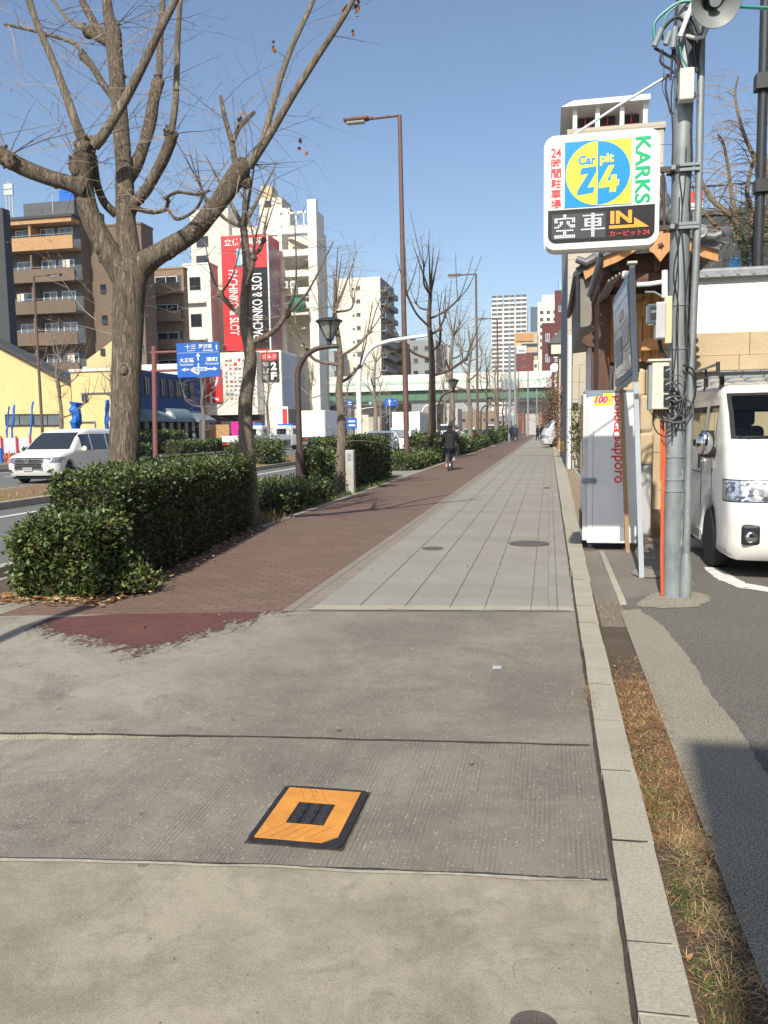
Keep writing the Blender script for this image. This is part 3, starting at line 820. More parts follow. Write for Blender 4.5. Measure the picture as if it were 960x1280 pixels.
hedge('low loose green hedge in front of the big hedge block', [(-4.72, 6.55), (-3.98, 6.66), (-3.92, 7.12), (-4.6, 7.25), (-4.85, 7.2)], .68, 17000, .052, 12, petals=.0006, bulge=.10, hvar=.1, wts=(3, 5, 2))
hedge('small leafy sprout at the front corner of the big hedge', [(-3.90, 6.84), (-3.66, 6.95), (-3.70, 7.2), (-3.92, 7.18)], .2, 700, .05, 13, bulge=.10, hvar=.12, wts=(2, 5, 3))
hedge('low ragged hedge round the foot of the curved lantern post', [(-4.62, 13.6), (-4.6, 17.3), (-6.0, 17.0), (-6.0, 13.4)], .40, 14000, .065, 14, bulge=.09, hvar=.12, wts=(4, 5, 2))
hedge('narrow upright bush behind the lantern post and before the bollard', [(-4.85, 17.3), (-4.8, 18.1), (-5.3, 18.2), (-5.3, 17.4)], 1.05, 4500, .07, 15, bulge=.10, hvar=.12)
hedge('tall square clipped hedge block just past the grey bollard', [(-4.72, 20.0), (-4.72, 24.6), (-5.85, 24.6), (-5.85, 20.0)], 1.24, 17000, .075, 16, bulge=.06, wts=(5, 4, 1.2))
hedge('low spreading hedge beside the tall brown lamp post', [(-4.75, 28.6), (-4.75, 35), (-6.0, 35), (-6.0, 28.6)], .5, 8000, .10, 17, bulge=.12, hvar=.15, wts=(4, 5, 2))
hedge('taller rounded hedge by the cyclist in black', [(-4.75, 35.1), (-4.75, 40), (-6.0, 40), (-6.0, 35.1)], 1.05, 7000, .12, 18, bulge=.15, hvar=.18)
hedge('long low hedge beyond the cyclist', [(-4.7, 46), (-4.7, 66), (-6.0, 66), (-6.0, 46)], .68, 9000, .15, 19, bulge=.16, hvar=.2)
hedge('far short hedge beside the pedestrians in dark coats', [(-4.7, 69), (-4.7, 82), (-6.0, 82), (-6.0, 69)], .95, 4500, .2, 20, bulge=.25, hvar=.2)
hedge('farthest hedge of the row running towards the overpass', [(-4.7, 88), (-4.7, 125), (-6.0, 125), (-6.0, 88)], 1.3, 5000, .25, 21, bulge=.3, hvar=.2)
hedge('leafy shrub growing on the dry grass median', [(-11.9, 33.5), (-11.9, 36.2), (-13.4, 36.2), (-13.4, 33.5)], .95, 4500, .11, 22, bulge=.3, hvar=.3, wts=(2, 5, 4), group='median planting')
for k, (x0, x1, y0, y1, hh, lb) in enumerate(((-25.2, -23.8, 36, 47, .75, 'low clipped hedge below the blue road sign across the road'), (-27.2, -25.8, 47.5, 56, 1.5, 'higher clipped hedge before the blue building across the road'), (-25.2, -23.8, 51, 64, .8, 'long low hedge in front of the white parlour across the road'))):
    hedge(lb, [(x1, y0), (x1, y1), (x0, y1), (x0, y0)], hh, 5000, .16, 30+k, bulge=.12, hvar=.1, group='hedges across the road')
# ================================================================== TREES
def twigs(mb, a, d, L, r, rr, m, depth=0, droop=.25, spurs=True, sides=3):
    pts = [a.copy()]; rads = [r]; n = max(3, int(L/.16)); p = a.copy(); d = d.normalized(); kids = []
    bend = Vector((rr.gauss(0, .12), rr.gauss(0, .12), rr.gauss(0, .1)))
    for i in range(n):
        d = (d+bend*.35+Vector((rr.gauss(0, .10), rr.gauss(0, .10), rr.gauss(0, .08)-droop*.10))).normalized()
        p = p+d*(L/n); pts.append(p.copy()); rads.append(max(.0012, r*(1-.82*(i+1)/n)))
        if depth < 2 and i > 0 and rr.random() < (.30 if depth == 0 else .16): kids.append((p.copy(), d.copy(), i/n))
        if spurs and rr.random() < .8:
            s = (d.orthogonal()*rr.gauss(0, 1)+d.cross(d.orthogonal())*rr.gauss(0, 1)+d*.4).normalized()
            mb.tube([p, p+s*rr.uniform(.015, .035)], [rads[-1]*.9+.0012, .0016], m, 3, caps=False)
    mb.tube(pts, rads, m, sides, caps=False)
    for q, dd, f in kids:
        s = (dd.orthogonal()*rr.gauss(0, 1)+dd.cross(dd.orthogonal())*rr.gauss(0, 1)).normalized()
        twigs(mb, q, dd*.7+s*.75, L*rr.uniform(.3, .6), r*(1-.6*f)*.65, rr, m, depth+1, droop*1.3, spurs, sides)
def smooth_path(pts, rad, k=5):
    P = [Vector(p) for p in pts]; out = []; ro = []
    for i in range(len(P)-1):
        p0, p1, p2, p3 = P[max(0, i-1)], P[i], P[i+1], P[min(len(P)-1, i+2)]
        for j in range(k):
            t = j/k; t2, t3 = t*t, t*t*t
            out.append(.5*((2*p1)+(p2-p0)*t+(2*p0-5*p1+4*p2-p3)*t2+(3*p1-p0-3*p2+p3)*t3)); ro.append(rad[i]*(1-t)+rad[i+1]*t)
    out.append(P[-1]); ro.append(rad[-1]); return out, ro
# ---- the large pollarded tree in front: limbs are laid out one by one
def big_tree():
    rr = random.Random(21)
    base = Vector((-5.0, 9.15, 0))
    root = thing('pollarded_tree', 'large bare pollarded tree with thick ridged trunk rising from the big hedge', 'tree', base, 'bare street trees')
    D0 = (base-CAM).dot(fwd)+.1
    W = MB(); T = MB()
    def limb(pix, ddep=(0, 0), m='bark_ginkgo', sides=14, wob=.10, k=5, col=W):
        n = len(pix); pts = []; rads = []
        for i, (x, y, r) in enumerate(pix):
            dp = D0+ddep[0]+(ddep[1]-ddep[0])*i/(n-1)
            pts.append(atd(x, y, dp)); rads.append(r/FPX*dp)
        P, Q = smooth_path(pts, rads, k)
        col.tube(P, Q, m, sides, wob=wob, seed=len(col.v)*.01)
        if col is W and m == 'bark_ginkgo' and n > 4:      # burrs and old pruning scars along the limb
            for i in range(2, len(P)-1):
                if Q[i] < .14 and rr.random() < .5:
                    v = Vector((rr.gauss(0, 1), rr.gauss(0, 1), rr.gauss(0, 1))).normalized(); W.sphere(P[i]+v*Q[i]*.72, (Q[i]*rr.uniform(.3, .5),)*2+(Q[i]*rr.uniform(.4, .7),), m, 8, 6)
        return P, Q
    def knob(x, y, r, dd=0, n=9):
        c = atd(x, y, D0+dd); R_ = r/FPX*D0*.88; n += 6
        W.sphere(c, (R_*.9, R_*.9, R_*1.05), 'bark_ginkgo', 12, 8)
        for i in range(n):
            v = Vector((rr.gauss(0, 1), rr.gauss(0, 1), rr.gauss(.2, .8))).normalized()
            W.sphere(c+v*R_*.72, R_*rr.uniform(.18, .46), 'bark_ginkgo', 8, 6)
        for i in range(3):
            v = Vector((rr.gauss(0, 1), rr.gauss(0, 1), rr.gauss(.6, .6))).normalized(); W.tube([c+v*R_*.6, c+v*R_*rr.uniform(1.15, 1.5)], [R_*.26, R_*.2], 'bark_ginkgo', 7)
    # trunk
    g = atd(156, 690, D0)
    limb([(157, 735, 29), (156, 690, 22), (155, 640, 18.5), (155, 590, 17.5), (156, 540, 18), (158, 480, 18.5), (159, 420, 18.5), (161, 380, 19), (163, 352, 21), (166, 335, 20), (168, 322, 15)], wob=.05, sides=24)
    # pruning scar on the trunk
    s = atd(155, 464, D0-.165); q_ = -Vector((fwd.x, fwd.y, 0)).normalized(); u_ = Vector((-q_.y, q_.x, 0))
    ring_ = [s+u_*(.070*math.cos(a*.393))+Vector((0, 0, .088*math.sin(a*.393)))-q_*(.03*abs(math.cos(a*.393))) for a in range(17)]
    W.tube(ring_, [.024]*17, 'bark_smooth', 8, caps=False); W.sphere(s-q_*.012, (.055, .055, .072), 'bark_ginkgo', 12, 8); W.sphere(s+q_*.022+Vector((0, 0, -.005)), (.028, .028, .045), 'bark_smooth', 10, 7)
    tw = []
    def L(pix, dd, **k):
        P, Q = limb(pix, dd, **k); tw.append((P, Q)); return P, Q
    L([(160, 352, 17), (146, 330, 15), (128, 300, 14), (112, 268, 13), (104, 238, 13), (104, 210, 13.5), (107, 190, 14)], (0, -.35))
    knob(107, 186, 15, -.35); knob(95, 205, 11, -.3); knob(118, 178, 9, -.35)
    L([(104, 238, 11), (88, 230, 9.5), (60, 222, 9), (30, 210, 9.5), (8, 198, 10), (-18, 186, 10), (-60, 178, 9)], (-.3, -.7))
    knob(14, 202, 11, -.6, 6); knob(2, 192, 10, -.6, 6); knob(96, 213, 10, -.35, 5)
    L([(102, 172, 7), (96, 158, 6), (80, 112, 5.2), (62, 66, 4.6), (44, 24, 4.2), (30, -25, 4), (22, -60, 3.6)], (-.4, -.7), m='bark_smooth', sides=10, wob=.05)
    L([(118, 182, 7), (130, 168, 6.3), (152, 132, 6), (172, 95, 5.6), (190, 58, 5.2), (206, 26, 4.6), (224, -10, 4), (240, -50, 3.6)], (-.4, -.8), m='bark_smooth', sides=10, wob=.05)
    L([(166, 345, 17), (161, 310, 13), (158, 272, 12), (156, 235, 11.5), (154, 190, 10), (150, 150, 9.2), (147, 110, 9), (144, 72, 9.5), (142, 42, 11), (136, 20, 7), (132, -12, 5.5), (130, -55, 4.8)], (0, .15), sides=16)
    knob(142, 40, 11.5, .15); knob(151, 96, 7, .1, 5); knob(157, 186, 8, .1, 5); knob(158, 262, 8, .05, 4)
    L([(160, 275, 8), (168, 255, 7), (182, 238, 7), (196, 215, 7), (206, 195, 7), (214, 174, 8)], (.05, -.2), sides=12)
    knob(214, 170, 10, -.2)
    L([(214, 165, 4.5), (219, 130, 4.2), (221, 90, 4), (222, 50, 3.7), (224, 15, 3.4), (228, -30, 3.1)], (-.2, -.35), m='bark_smooth', sides=8, wob=.04)
    L([(158, 225, 9), (170, 205, 8), (180, 180, 7.2), (187, 155, 7.5), (192, 125, 6.8), (198, 102, 7.5)], (.1, .35), sides=12)
    knob(198, 102, 8, .35, 6); knob(187, 156, 8, .3, 5)
    L([(199, 95, 4.6), (200, 60, 4), (202, 20, 3.7), (205, -30, 3.3)], (.35, .5), m='bark_smooth', sides=8, wob=.04)
    L([(148, 132, 5), (140, 120, 4.6), (128, 104, 4.3), (117, 86, 4.2), (104, 70, 5)], (.12, .5), sides=10); knob(104, 70, 7, .5, 6)
    L([(104, 66, 3), (92, 54, 2.6), (70, 46, 2.2), (40, 38, 1.8), (5, 30, 1.5)], (.5, .9), sides=6, m='bark_smooth')
    L([(138, 54, 6), (126, 48, 6), (112, 40, 6.5)], (.15, .3), sides=10); knob(110, 40, 9, .3, 7)
    L([(128, 46, 5), (116, 26, 5), (104, 4, 4.6), (92, -30, 4)], (.2, .35), sides=9)
    L([(108, 36, 3), (92, 30, 2.6), (76, 14, 2.2), (60, -10, 2)], (.3, .6), sides=6, m='bark_smooth')
    L([(146, 268, 6), (132, 255, 5.4), (124, 238, 5), (120, 220, 4.8), (118, 200, 4.5)], (.1, -.2), sides=9)
    # right limb
    L([(168, 342, 17), (182, 328, 15), (204, 314, 12.5), (236, 294, 11.5), (260, 270, 11), (278, 246, 11.5), (290, 228, 12.5), (302, 212, 13)], (0, -.15), sides=16)
    knob(302, 210, 14, -.15); knob(240, 290, 11, -.1, 5); knob(308, 228, 9, -.12, 5); knob(186, 330, 12, 0, 4)
    L([(311, 208, 6), (322, 192, 5.2), (342, 160, 4.9), (368, 116, 4.5), (392, 78, 4.2), (414, 45, 3.8), (436, 10, 3.3), (456, -30, 2.8)], (-.15, -.6), m='bark_smooth', sides=9, wob=.04)
    L([(316, 200, 5), (328, 178, 4.4), (338, 142, 4.1), (350, 100, 3.8), (366, 56, 3.4), (384, 18, 3), (402, -25, 2.6)], (-.15, .3), m='bark_smooth', sides=9, wob=.04)
    L([(294, 204, 4), (290, 178, 3.6), (282, 150, 3), (276, 120, 2.2)], (-.15, .1), sides=7); L([(291, 178, 3), (300, 158, 3.2), (318, 140, 2.4)], (-.1, .2), sides=7)
    L([(162, 258, 3.5), (188, 265, 3), (206, 262, 2.6), (210, 250, 2.4), (205, 247, 2.2)], (-.1, -.4), sides=7)
    L([(210, 262, 2.3), (222, 274, 2.2), (244, 262, 2), (256, 240, 1.8)], (-.35, -.6), sides=6)
    L([(206, 248, 2), (222, 240, 2), (246, 243, 1.8), (262, 238, 1.6)], (-.4, -.7), sides=6)
    # long thin shoots
    lat = Vector((rgt.x, rgt.y, 0)).normalized()
    for P, Q in tw:
        for i in range(6, len(P)-1):
            if Q[i] < .09 and rr.random() < (.42 if Q[i] < .06 else .26):
                d = lat*rr.choice((-1, 1))*rr.uniform(.3, 1)+fwd*rr.gauss(0, .6)+Vector((0, 0, rr.gauss(.25, .3)))
                twigs(T, P[i], d, rr.uniform(.25, 1.3), rr.uniform(.0035, .007), rr, 'twig', 0, .35)
    for (x, y, dd) in ((107, 180, -.35), (95, 200, -.35), (302, 205, -.15), (316, 205, -.15), (214, 168, -.2), (198, 100, .35), (142, 36, .15), (10, 196, -.6), (110, 38, .3), (290, 225, -.2)):
        for i in range(7):
            d = lat*rr.gauss(0, .9)+fwd*rr.gauss(0, .5)+Vector((0, 0, rr.gauss(.35, .5)))
            twigs(T, atd(x, y, D0+dd), d, rr.uniform(.4, 1.7), rr.uniform(.004, .008), rr, 'twig', 0, .3)
    # stray shoots low on the trunk, drawn as in the picture
    for (x, y, x2, y2) in ((150, 395, 95, 372), (150, 405, 60, 300), (120, 400, 20, 330), (175, 360, 240, 340), (170, 400, 215, 375), (148, 420, 70, 400)):
        a = atd(x, y, D0); b = atd(x2, y2, D0-.3); twigs(T, a, (b-a), (b-a).length*1.1, .006, rr, 'twig', 0, .1)
    # last withered leaves
    for (x, y) in ((445, 10), (441, 44), (447, 4), (343, 57), (376, 183), (301, 150), (430, 14), (447, 16)):
        c = atd(x, y, D0-.5)
        for i in range(5):
            q = c+Vector((rr.gauss(0, .02), rr.gauss(0, .02), rr.gauss(0, .04))); s = .035
            u = Vector((rr.gauss(0, 1), rr.gauss(0, 1), rr.gauss(0, 1))).normalized()*s; v = u.orthogonal().normalized()*s*.7
            T.add([q-u, q+v, q+u, q-v], [(0, 1, 2, 3)], 'leaf_dry')
    W.build('trunk', root, ang=60, fixn=False); T.build('crown', root, smooth=False, fixn=False)
    return root
BIG = big_tree()
# ---- street trees: trunk, pollard arms with knuckles, shoots
def street_tree(seed, H, r0, fork, nl, spread, m='bark_smooth', tm='twig', tw=40, twr=.006, shoot=1.6, top=.75):
    rr = random.Random(seed); root = thing('street_tree', 'x', 'tree', (0, 0, 0), 'bare street trees')
    W = MB(); T = MB(); ends = []
    p = Vector((0, 0, 0)); pts = [Vector((0, 0, -.05)), Vector((0, 0, .1))]; rads = [r0*1.5, r0*1.15]
    n = 7
    for i in range(1, n+1):
        pts.append(Vector((rr.gauss(0, .03)*i*.4, rr.gauss(0, .03)*i*.4, H*top*i/n))); rads.append(r0*(1-.62*i/n))
    P, Q = smooth_path(pts, rads, 3); W.tube(P, Q, m, 12, wob=.08, seed=seed)
    def at_h(z): return min(P, key=lambda q: abs(q.z-z))
    for k in range(nl):
        z = fork+(H*top-fork)*k/max(1, nl-1); a = k*2.4+rr.uniform(-.5, .5); q = at_h(z)
        Lr = spread*rr.uniform(.55, 1.05)*(1-.45*k/nl); d = Vector((math.cos(a), math.sin(a), 0))
        e = q+d*Lr+Vector((0, 0, Lr*rr.uniform(.45, .95)))
        mid = q.lerp(e, .5)+Vector((rr.gauss(0, .08), rr.gauss(0, .08), -.10*Lr))
        rr0 = r0*(.34-.15*k/nl)
        PP, QQ = smooth_path([q, mid, e], [rr0, rr0*.85, rr0*.8], 5); W.tube(PP, QQ, m, 8, wob=.1, seed=k)
        W.sphere(e, rr0*1.35, m, 9, 7); ends.append((e, d))
        for j in range(rr.choice((2, 3, 3))):
            dd = (d*rr.uniform(.1, .7)+Vector((rr.gauss(0, .35), rr.gauss(0, .35), 1))).normalized(); L = shoot*rr.uniform(.6, 1.2)
            S = [e, e+dd*L*.35+Vector((rr.gauss(0, .05), rr.gauss(0, .05), 0)), e+(dd+Vector((0, 0, .25))).normalized()*L]
            SP, SQ = smooth_path(S, [rr0*.5, rr0*.36, rr0*.16], 4); W.tube(SP, SQ, m, 6)
            for i in range(2, len(SP)):
                if rr.random() < .75: twigs(T, SP[i], Vector((rr.gauss(0, 1), rr.gauss(0, 1), rr.gauss(.3, .4))), rr.uniform(.3, 1.1), twr, rr, tm, 1, .2, False)
        for i in range(4): twigs(T, e, d*.6+Vector((rr.gauss(0, .8), rr.gauss(0, .8), rr.gauss(.35, .5))), rr.uniform(.5, 1.5), twr, rr, tm, 0, .25, False)
    tp = P[-1]
    for j in range(4):
        dd = Vector((rr.gauss(0, .3), rr.gauss(0, .3), 1)).normalized(); L = H*(1-top)*rr.uniform(.7, 1.1)
        SP, SQ = smooth_path([tp, tp+dd*L*.5, tp+dd*L], [Q[-1]*.7, Q[-1]*.45, .006], 4); W.tube(SP, SQ, m, 6)
        for i in range(1, len(SP)):
            twigs(T, SP[i], Vector((rr.gauss(0, 1), rr.gauss(0, 1), rr.gauss(.4, .4))), rr.uniform(.4, 1.2), twr, rr, tm, 1, .2, False)
    for i in range(tw):
        q = P[rr.randrange(len(P)//3, len(P))]
        twigs(T, q, Vector((rr.gauss(0, 1), rr.gauss(0, 1), rr.gauss(.4, .4))), rr.uniform(.4, 1.4), twr*.9, rr, tm, 1, .2, False)
    W.build('trunk', root, ang=60, fixn=False); T.build('crown', root, smooth=False, fixn=False)
    return root
def put(o, label, x, y, rz, s=1.0):
    o.location = (x, y, 0); o.rotation_euler = (0, 0, rz); o.scale = (s, s, s); o['label'] = label
tA = street_tree(3, 6.2, .15, 2.9, 5, 1.0, shoot=1.2)
put(tA, 'slim pale bare tree directly behind the big hedge, seen before the red sign', -4.75, 12.6, .3)
tB = street_tree(5, 5.6, .13, 2.6, 6, 1.1)
put(tB, 'bare tree standing right behind the black lantern', -4.85, 18.9, 1.2)
tC = street_tree(8, 9.6, .21, 3.9, 8, 2.2, m='bark_black', tm='twig', shoot=2.0, tw=60, twr=.008)
put(tC, 'dark trunked bare tree with wide branches between two tall lamp posts', -5.0, 35.8, .6)
tD = street_tree(12, 7.2, .13, 2.2, 7, 1.5, tm='twig', tw=90, shoot=1.8, twr=.009)
put(tD, 'bare twiggy tree before the yellow building across the road', -24.4, atx(77, 540, -24.4).y, .2)
def tcopy(src, label, x, y, rz, s): return copy_tree(src, None, label, (x, y, 0), rz, s)
tcopy(tA, 'pale bare tree in the hedge right past the dark trunked tree', -5.0, 43.5, 2.0, 1.35)
tcopy(tB, 'bare tree in the hedge beside the green taxi', -5.0, 53.5, 3.1, 1.5)
tcopy(tD, 'bare tree beyond the second tall lamp post', -5.0, 68, 3.9, 1.1)
tcopy(tA, 'small bare tree near the two pedestrians', -5.0, 80, 4.6, 1.3)
tcopy(tB, 'distant bare tree farthest along the cycle path', -5.0, 98, .8, 1.5)
tcopy(tA, 'bare sapling below the blue road sign', -24.4, 43.5, 5.1, .95)
tcopy(tD, 'bare tree before the white parlour with the red sign', -24.4, 56, 1.4, 1.15)
tcopy(tD, 'bare tree beside the small golf range building', -24.4, 70, 2.9, 1.25)
tcopy(tB, 'bare tree before the big white lorry across the road', -24.4, 84, 4.0, 1.6)
tcopy(tD, 'bare tree left of the white signal arm across the road', -24.4, 100, 5.4, 1.3)
tcopy(tD, 'bare tree near the overpass across the road', -24.4, 120, .4, 1.4)
tcopy(tA, 'bare tree standing in the dry grass median', -13.0, 62, 2.2, 1.4)
tcopy(tB, 'distant bare tree in the median near the overpass', -13.0, 104, .5, 1.5)
tcopy(tB, 'bare tree just short of the overpass beside the walk', -5.2, 138, 2.2, 1.7)
tcopy(tD, 'twiggy bare tree under the middle of the overpass', -9.5, 176, 1.2, 1.5)
tcopy(tD, 'twiggy bare tree past the overpass left of the pedestrians', -5.8, 190, 3.2, 1.5)
tcopy(tD, 'twiggy bare tree past the overpass near the farthest thin pole', -2.6, 172, 5.2, 1.4)
# bare garden trees over the temple wall, limbs laid out one by one
def garden_tree(label, limbs, Yg, base, seed, nd):
    rr = random.Random(seed); root = thing('garden_tree', label, 'tree', base, 'bare garden trees behind the wall'); W = MB(); T = MB()
    for pix in limbs:
        n = len(pix); pts = []; rads = []
        for i, (x, y, r) in enumerate(pix):
            p = aty(x, y, Yg+rr.uniform(-.25, .25)); pts.append(p); rads.append(r/FPX*Yg)
        P, Q = smooth_path(pts, rads, 5); W.tube(P, Q, 'bark_garden', 7, wob=.06, seed=seed)
        for i in range(3, len(P)):
            for _ in range(nd):
                if rr.random() > .62: continue
                b = rr.uniform(0, 6.28); Lg = rr.uniform(.5, 1.7); q = P[i].copy(); dd = Vector((math.cos(b)*.9, math.sin(b)*.5, .8)).normalized(); pp = [q.copy()]
                for j in range(8): dd = (dd+Vector((rr.gauss(0, .06), rr.gauss(0, .06), -.22))).normalized(); q = q+dd*Lg/8; pp.append(q.copy())
                T.tube(pp, [max(.0035, min(Q[i]*.5, .013)-.0011*j) for j in range(9)], 'twig', 4, caps=False)
                for j in range(2, 9):
                    if rr.random() < .6: twigs(T, pp[j], Vector((rr.gauss(0, .7), rr.gauss(0, .5), rr.gauss(-.2, .5))), rr.uniform(.15, .6), .0042, rr, 'twig', 1, .8, False)
    W.build('trunk', root, fixn=False); T.build('crown', root, smooth=False, fixn=False); return root
bark('bark_garden', (.34, .25, .17), (.25, .19, .13), .8, .6)
garden_tree('bare arching garden tree reaching over the white wall by the pole', [
    [(938, 420, 5), (932, 328, 4.2), (926, 300, 4), (919, 278, 3.8), (904, 262, 3.2), (888, 247, 2.8), (869, 212, 2)],
    [(921, 280, 3), (918, 262, 2.6), (913, 235, 2.2), (910, 209, 1.9), (904, 178, 1.4), (897, 168, .8)],
    [(926, 300, 3), (912, 292, 2.4), (893, 280, 2), (878, 262, 1.5), (868, 245, 1)]], 18.2, (4.3, 18.2, 0), 4, 1)
garden_tree('bare arching garden tree at the picture edge above the white wall', [
    [(950, 420, 5), (944, 326, 4), (942, 300, 3.6), (938, 262, 3.2), (934, 240, 2.6), (938, 215, 2), (945, 190, 1.4)],
    [(946, 330, 3.6), (952, 290, 3.2), (951, 245, 2.8), (943, 200, 2.5), (930, 168, 2.1), (921, 135, 1.7), (919, 115, 1.3), (923, 95, .7)],
    [(951, 330, 3), (958, 280, 2.6), (960, 230, 2), (956, 180, 1.4), (958, 150, .8)]], 19, (5.0, 19, 0), 9, 1)
# ================================================================== RIGHT-HAND SIDE: POLE, SIGN, MACHINE, BOARD
def rrect(x0, x1, y0, y1, r, n=6):
    out = []
    for cx, cy, a0 in ((x1-r, y0+r, -90), (x1-r, y1-r, 0), (x0+r, y1-r, 90), (x0+r, y0+r, 180)):
        for i in range(n+1):
            a = R(a0+90*i/n); out.append((cx+r*math.cos(a), cy+r*math.sin(a)))
    return out
XU, ZU, YN = Vector((1, 0, 0)), Vector((0, 0, 1)), Vector((0, -1, 0))
def ring_band(mb, c, r, h, m, bolts=True):
    mb.lathe([(r, -h/2), (r+.006, -h/2), (r+.006, h/2), (r, h/2)], m, c, (0, 0, 1), 20)
    if bolts: mb.box(c[0]-r-.035, c[0]-r+.002, c[1]-.012, c[1]+.012, c[2]-h/2, c[2]+h/2, m)
PX, PY = 1.085, 7.62
pole = thing('utility_pole', 'grey steel utility pole strapped with cables beside the parking lot', 'utility pole', (PX, PY, -.02))
mb = MB(); mb.tube([(PX, PY, -.05), (PX, PY, 1.5), (PX+.008, PY, 3.3), (PX+.02, PY, 5.2), (PX+.03, PY, 7.5)], [.084, .083, .081, .079, .076], 'galvanised', 24); mb.build('pole', pole)
mb = MB(); mb.tube([(1.19, 7.55, .30), (1.195, 7.55, 2), (1.225, 7.55, 3.3), (1.225, 7.56, 4.2), (1.215, 7.58, 7)], .030, 'galvanised', 14)
mb.lathe([(.05, 0), (.05, .30), (.044, .33), (.044, .345), (.030, .40)], 'galvanised', (1.19, 7.55, -.03), (0, 0, 1), 18); mb.build('conduit', pole)
for z in (.92, 1.02, 1.22, 1.7, 2.15, 2.52): 
    mb = MB(); ring_band(mb, (PX, PY, z), .084, .02, 'grey_metal'); mb.build('band', pole)
for z in (3.15, 3.18, 3.62, 3.66):
    mb = MB(); ring_band(mb, (PX+.006, PY, z), .083, .022, 'dark_brown_metal'); mb.box(PX-.02, PX+.14, PY-.115, PY-.09, z-.012, z+.012, 'grey_metal'); mb.build('band', pole)
rr = random.Random(2); M('peel_green', (.33, .43, .38), .8, .3, 20)
for i in range(10):       # flaking pale green paint low on the pole
    z = .30+i*.085+rr.uniform(-.03, .03); a = R(-38+rr.uniform(-16, 16)); w0 = rr.uniform(.006, .016); pl = jag([(-w0, -.05), (w0, -.05), (w0*.7, .04), (-w0*.6, .05)], .02, .005, i)
    mb = MB(); mt_x = Matrix.Translation((PX+.0845*math.cos(a), PY+.0845*math.sin(a), z)) @ Matrix.Rotation(a+R(90), 4, 'Z'); mb.add([mt_x @ Vector((p[0], 0, p[1])) for p in pl], [tuple(range(len(pl)))], 'peel_green'); mb.build('paint_flake', pole, smooth=False)
mb = MB(); mb.tube([(.985, 7.575, 1.62), (.972, 7.57, 1.5), (.99, 7.58, 1.2), (.982, 7.56, .8), (.985, 7.57, .35), (1.0, 7.6, -.02)], .016, 'conduit_orange', 10); mb.tube([(.955, 7.55, 1.6), (.965, 7.55, 1.35), (.972, 7.57, 1.0)], .012, 'conduit_orange', 8); mb.build('orange_conduit', pole)
# thin cables running up the pole
def wobbly(a, b, n, amp, seed):
    rr = random.Random(seed); a, b = Vector(a), Vector(b); return [a.lerp(b, i/n)+Vector((rr.gauss(0, amp), rr.gauss(0, amp*.4), rr.gauss(0, amp*.3))) for i in range(n+1)]
def cable(mb, pts, r, m, k=5, s=6): P, Q = smooth_path(pts, [r]*len(pts), k); mb.tube(P, Q, m, s)
M('cable_grey', (.10, .105, .11), .6, .1, 6)
cab = thing('cable_bundle', 'tangled black and grey cables looped against the utility pole', 'cables', (PX, PY-.1, 1.6))
mb = MB(); rr = random.Random(5)
for i in range(5): cable(mb, wobbly((1.03+.03*i, 7.52, 1.35+.05*i), (1.04+.025*i, 7.52, 3.2+.2*i), 8, .018, i), .005, 'cable_black')
for i in range(8):
    c = Vector((1.04+rr.gauss(0, .035), 7.49+rr.gauss(0, .015), 1.64+rr.gauss(0, .06))); ra = rr.uniform(.05, .13); rb = rr.uniform(.08, .16); ph = rr.uniform(0, 6)
    cable(mb, [c+Vector((ra*math.cos(t*.785+ph)*(1+.15*rr.random()), -.02*abs(math.sin(t)), rb*math.sin(t*.785+ph))) for t in range(9)], rr.choice((.004, .006, .008)), rr.choice(('cable_black', 'cable_black', 'cable_grey')), 4)
cable(mb, [(1.12, 7.5, 2.0), (1.2, 7.47, 1.95), (1.22, 7.47, 1.75), (1.15, 7.48, 1.6), (1.05, 7.49, 1.55)], .009, 'cable_black')
mb.build('cable', cab)
cab2 = thing('cable_bundle', 'black and teal cables with grey sleeves hanging at the pole top', 'cables', (PX, PY-.1, 4.7))
mb = MB()
g = lambda x, y, Y=7.5: aty(x, y, Y)
for pts, r, m in (
    ([g(820, 58), g(818, 30), g(835, 12), g(850, 3), g(870, 0), g(885, -12)], .014, 'cable_green'),
    ([g(828, 50), g(832, 22), g(845, 8), g(862, -6)], .009, 'cable_green'),
    ([g(848, 42), g(852, 70), g(862, 88), g(868, 93)], .008, 'cable_green'),
    ([g(818, 60), g(836, 70), g(846, 76), g(850, 92)], .012, 'cable_black'),
    ([g(826, 40), g(838, 26), g(848, 22), g(858, 30), g(866, 42), g(872, 46)], .014, 'cable_black'),
    ([g(846, 34), g(842, 60), g(850, 80)], .013, 'cable_black'),
    ([g(828, 62), g(826, 78), g(840, 88), g(842, 92)], .010, 'cable_black'),
    ([g(834, 94), g(832, 110), g(835, 126), g(838, 140), g(842, 142)], .008, 'cable_black'),
    ([g(829, 62), g(830, 90), g(828, 110), g(836, 132)], .003, 'cable_black'),
    ([g(856, 30), g(864, 22), g(872, 38), g(874, 44)], .016, 'cable_black'),
    ([g(868, 48), g(868, 70), g(872, 90)], .018, 'cable_black'),
    ([g(850, 92), g(855, 108), g(862, 110), g(866, 92)], .004, 'cable_black'),
    ([g(846, 96), g(850, 118), g(862, 124), g(874, 118)], .003, 'cable_black'),
    ([g(838, 100), g(846, 0), g(848, -20)], .010, 'cable_black'),
    ([g(840, 205), g(841, 170), g(839, 120), g(842, 95)], .006, 'cable_black'),
    ([g(922, 8, 7.3), g(960, 10, 7.0), g(1010, 9, 6.6)], .014, 'cable_green')):
    cable(mb, pts, r, m)
mb.build('cable', cab2)
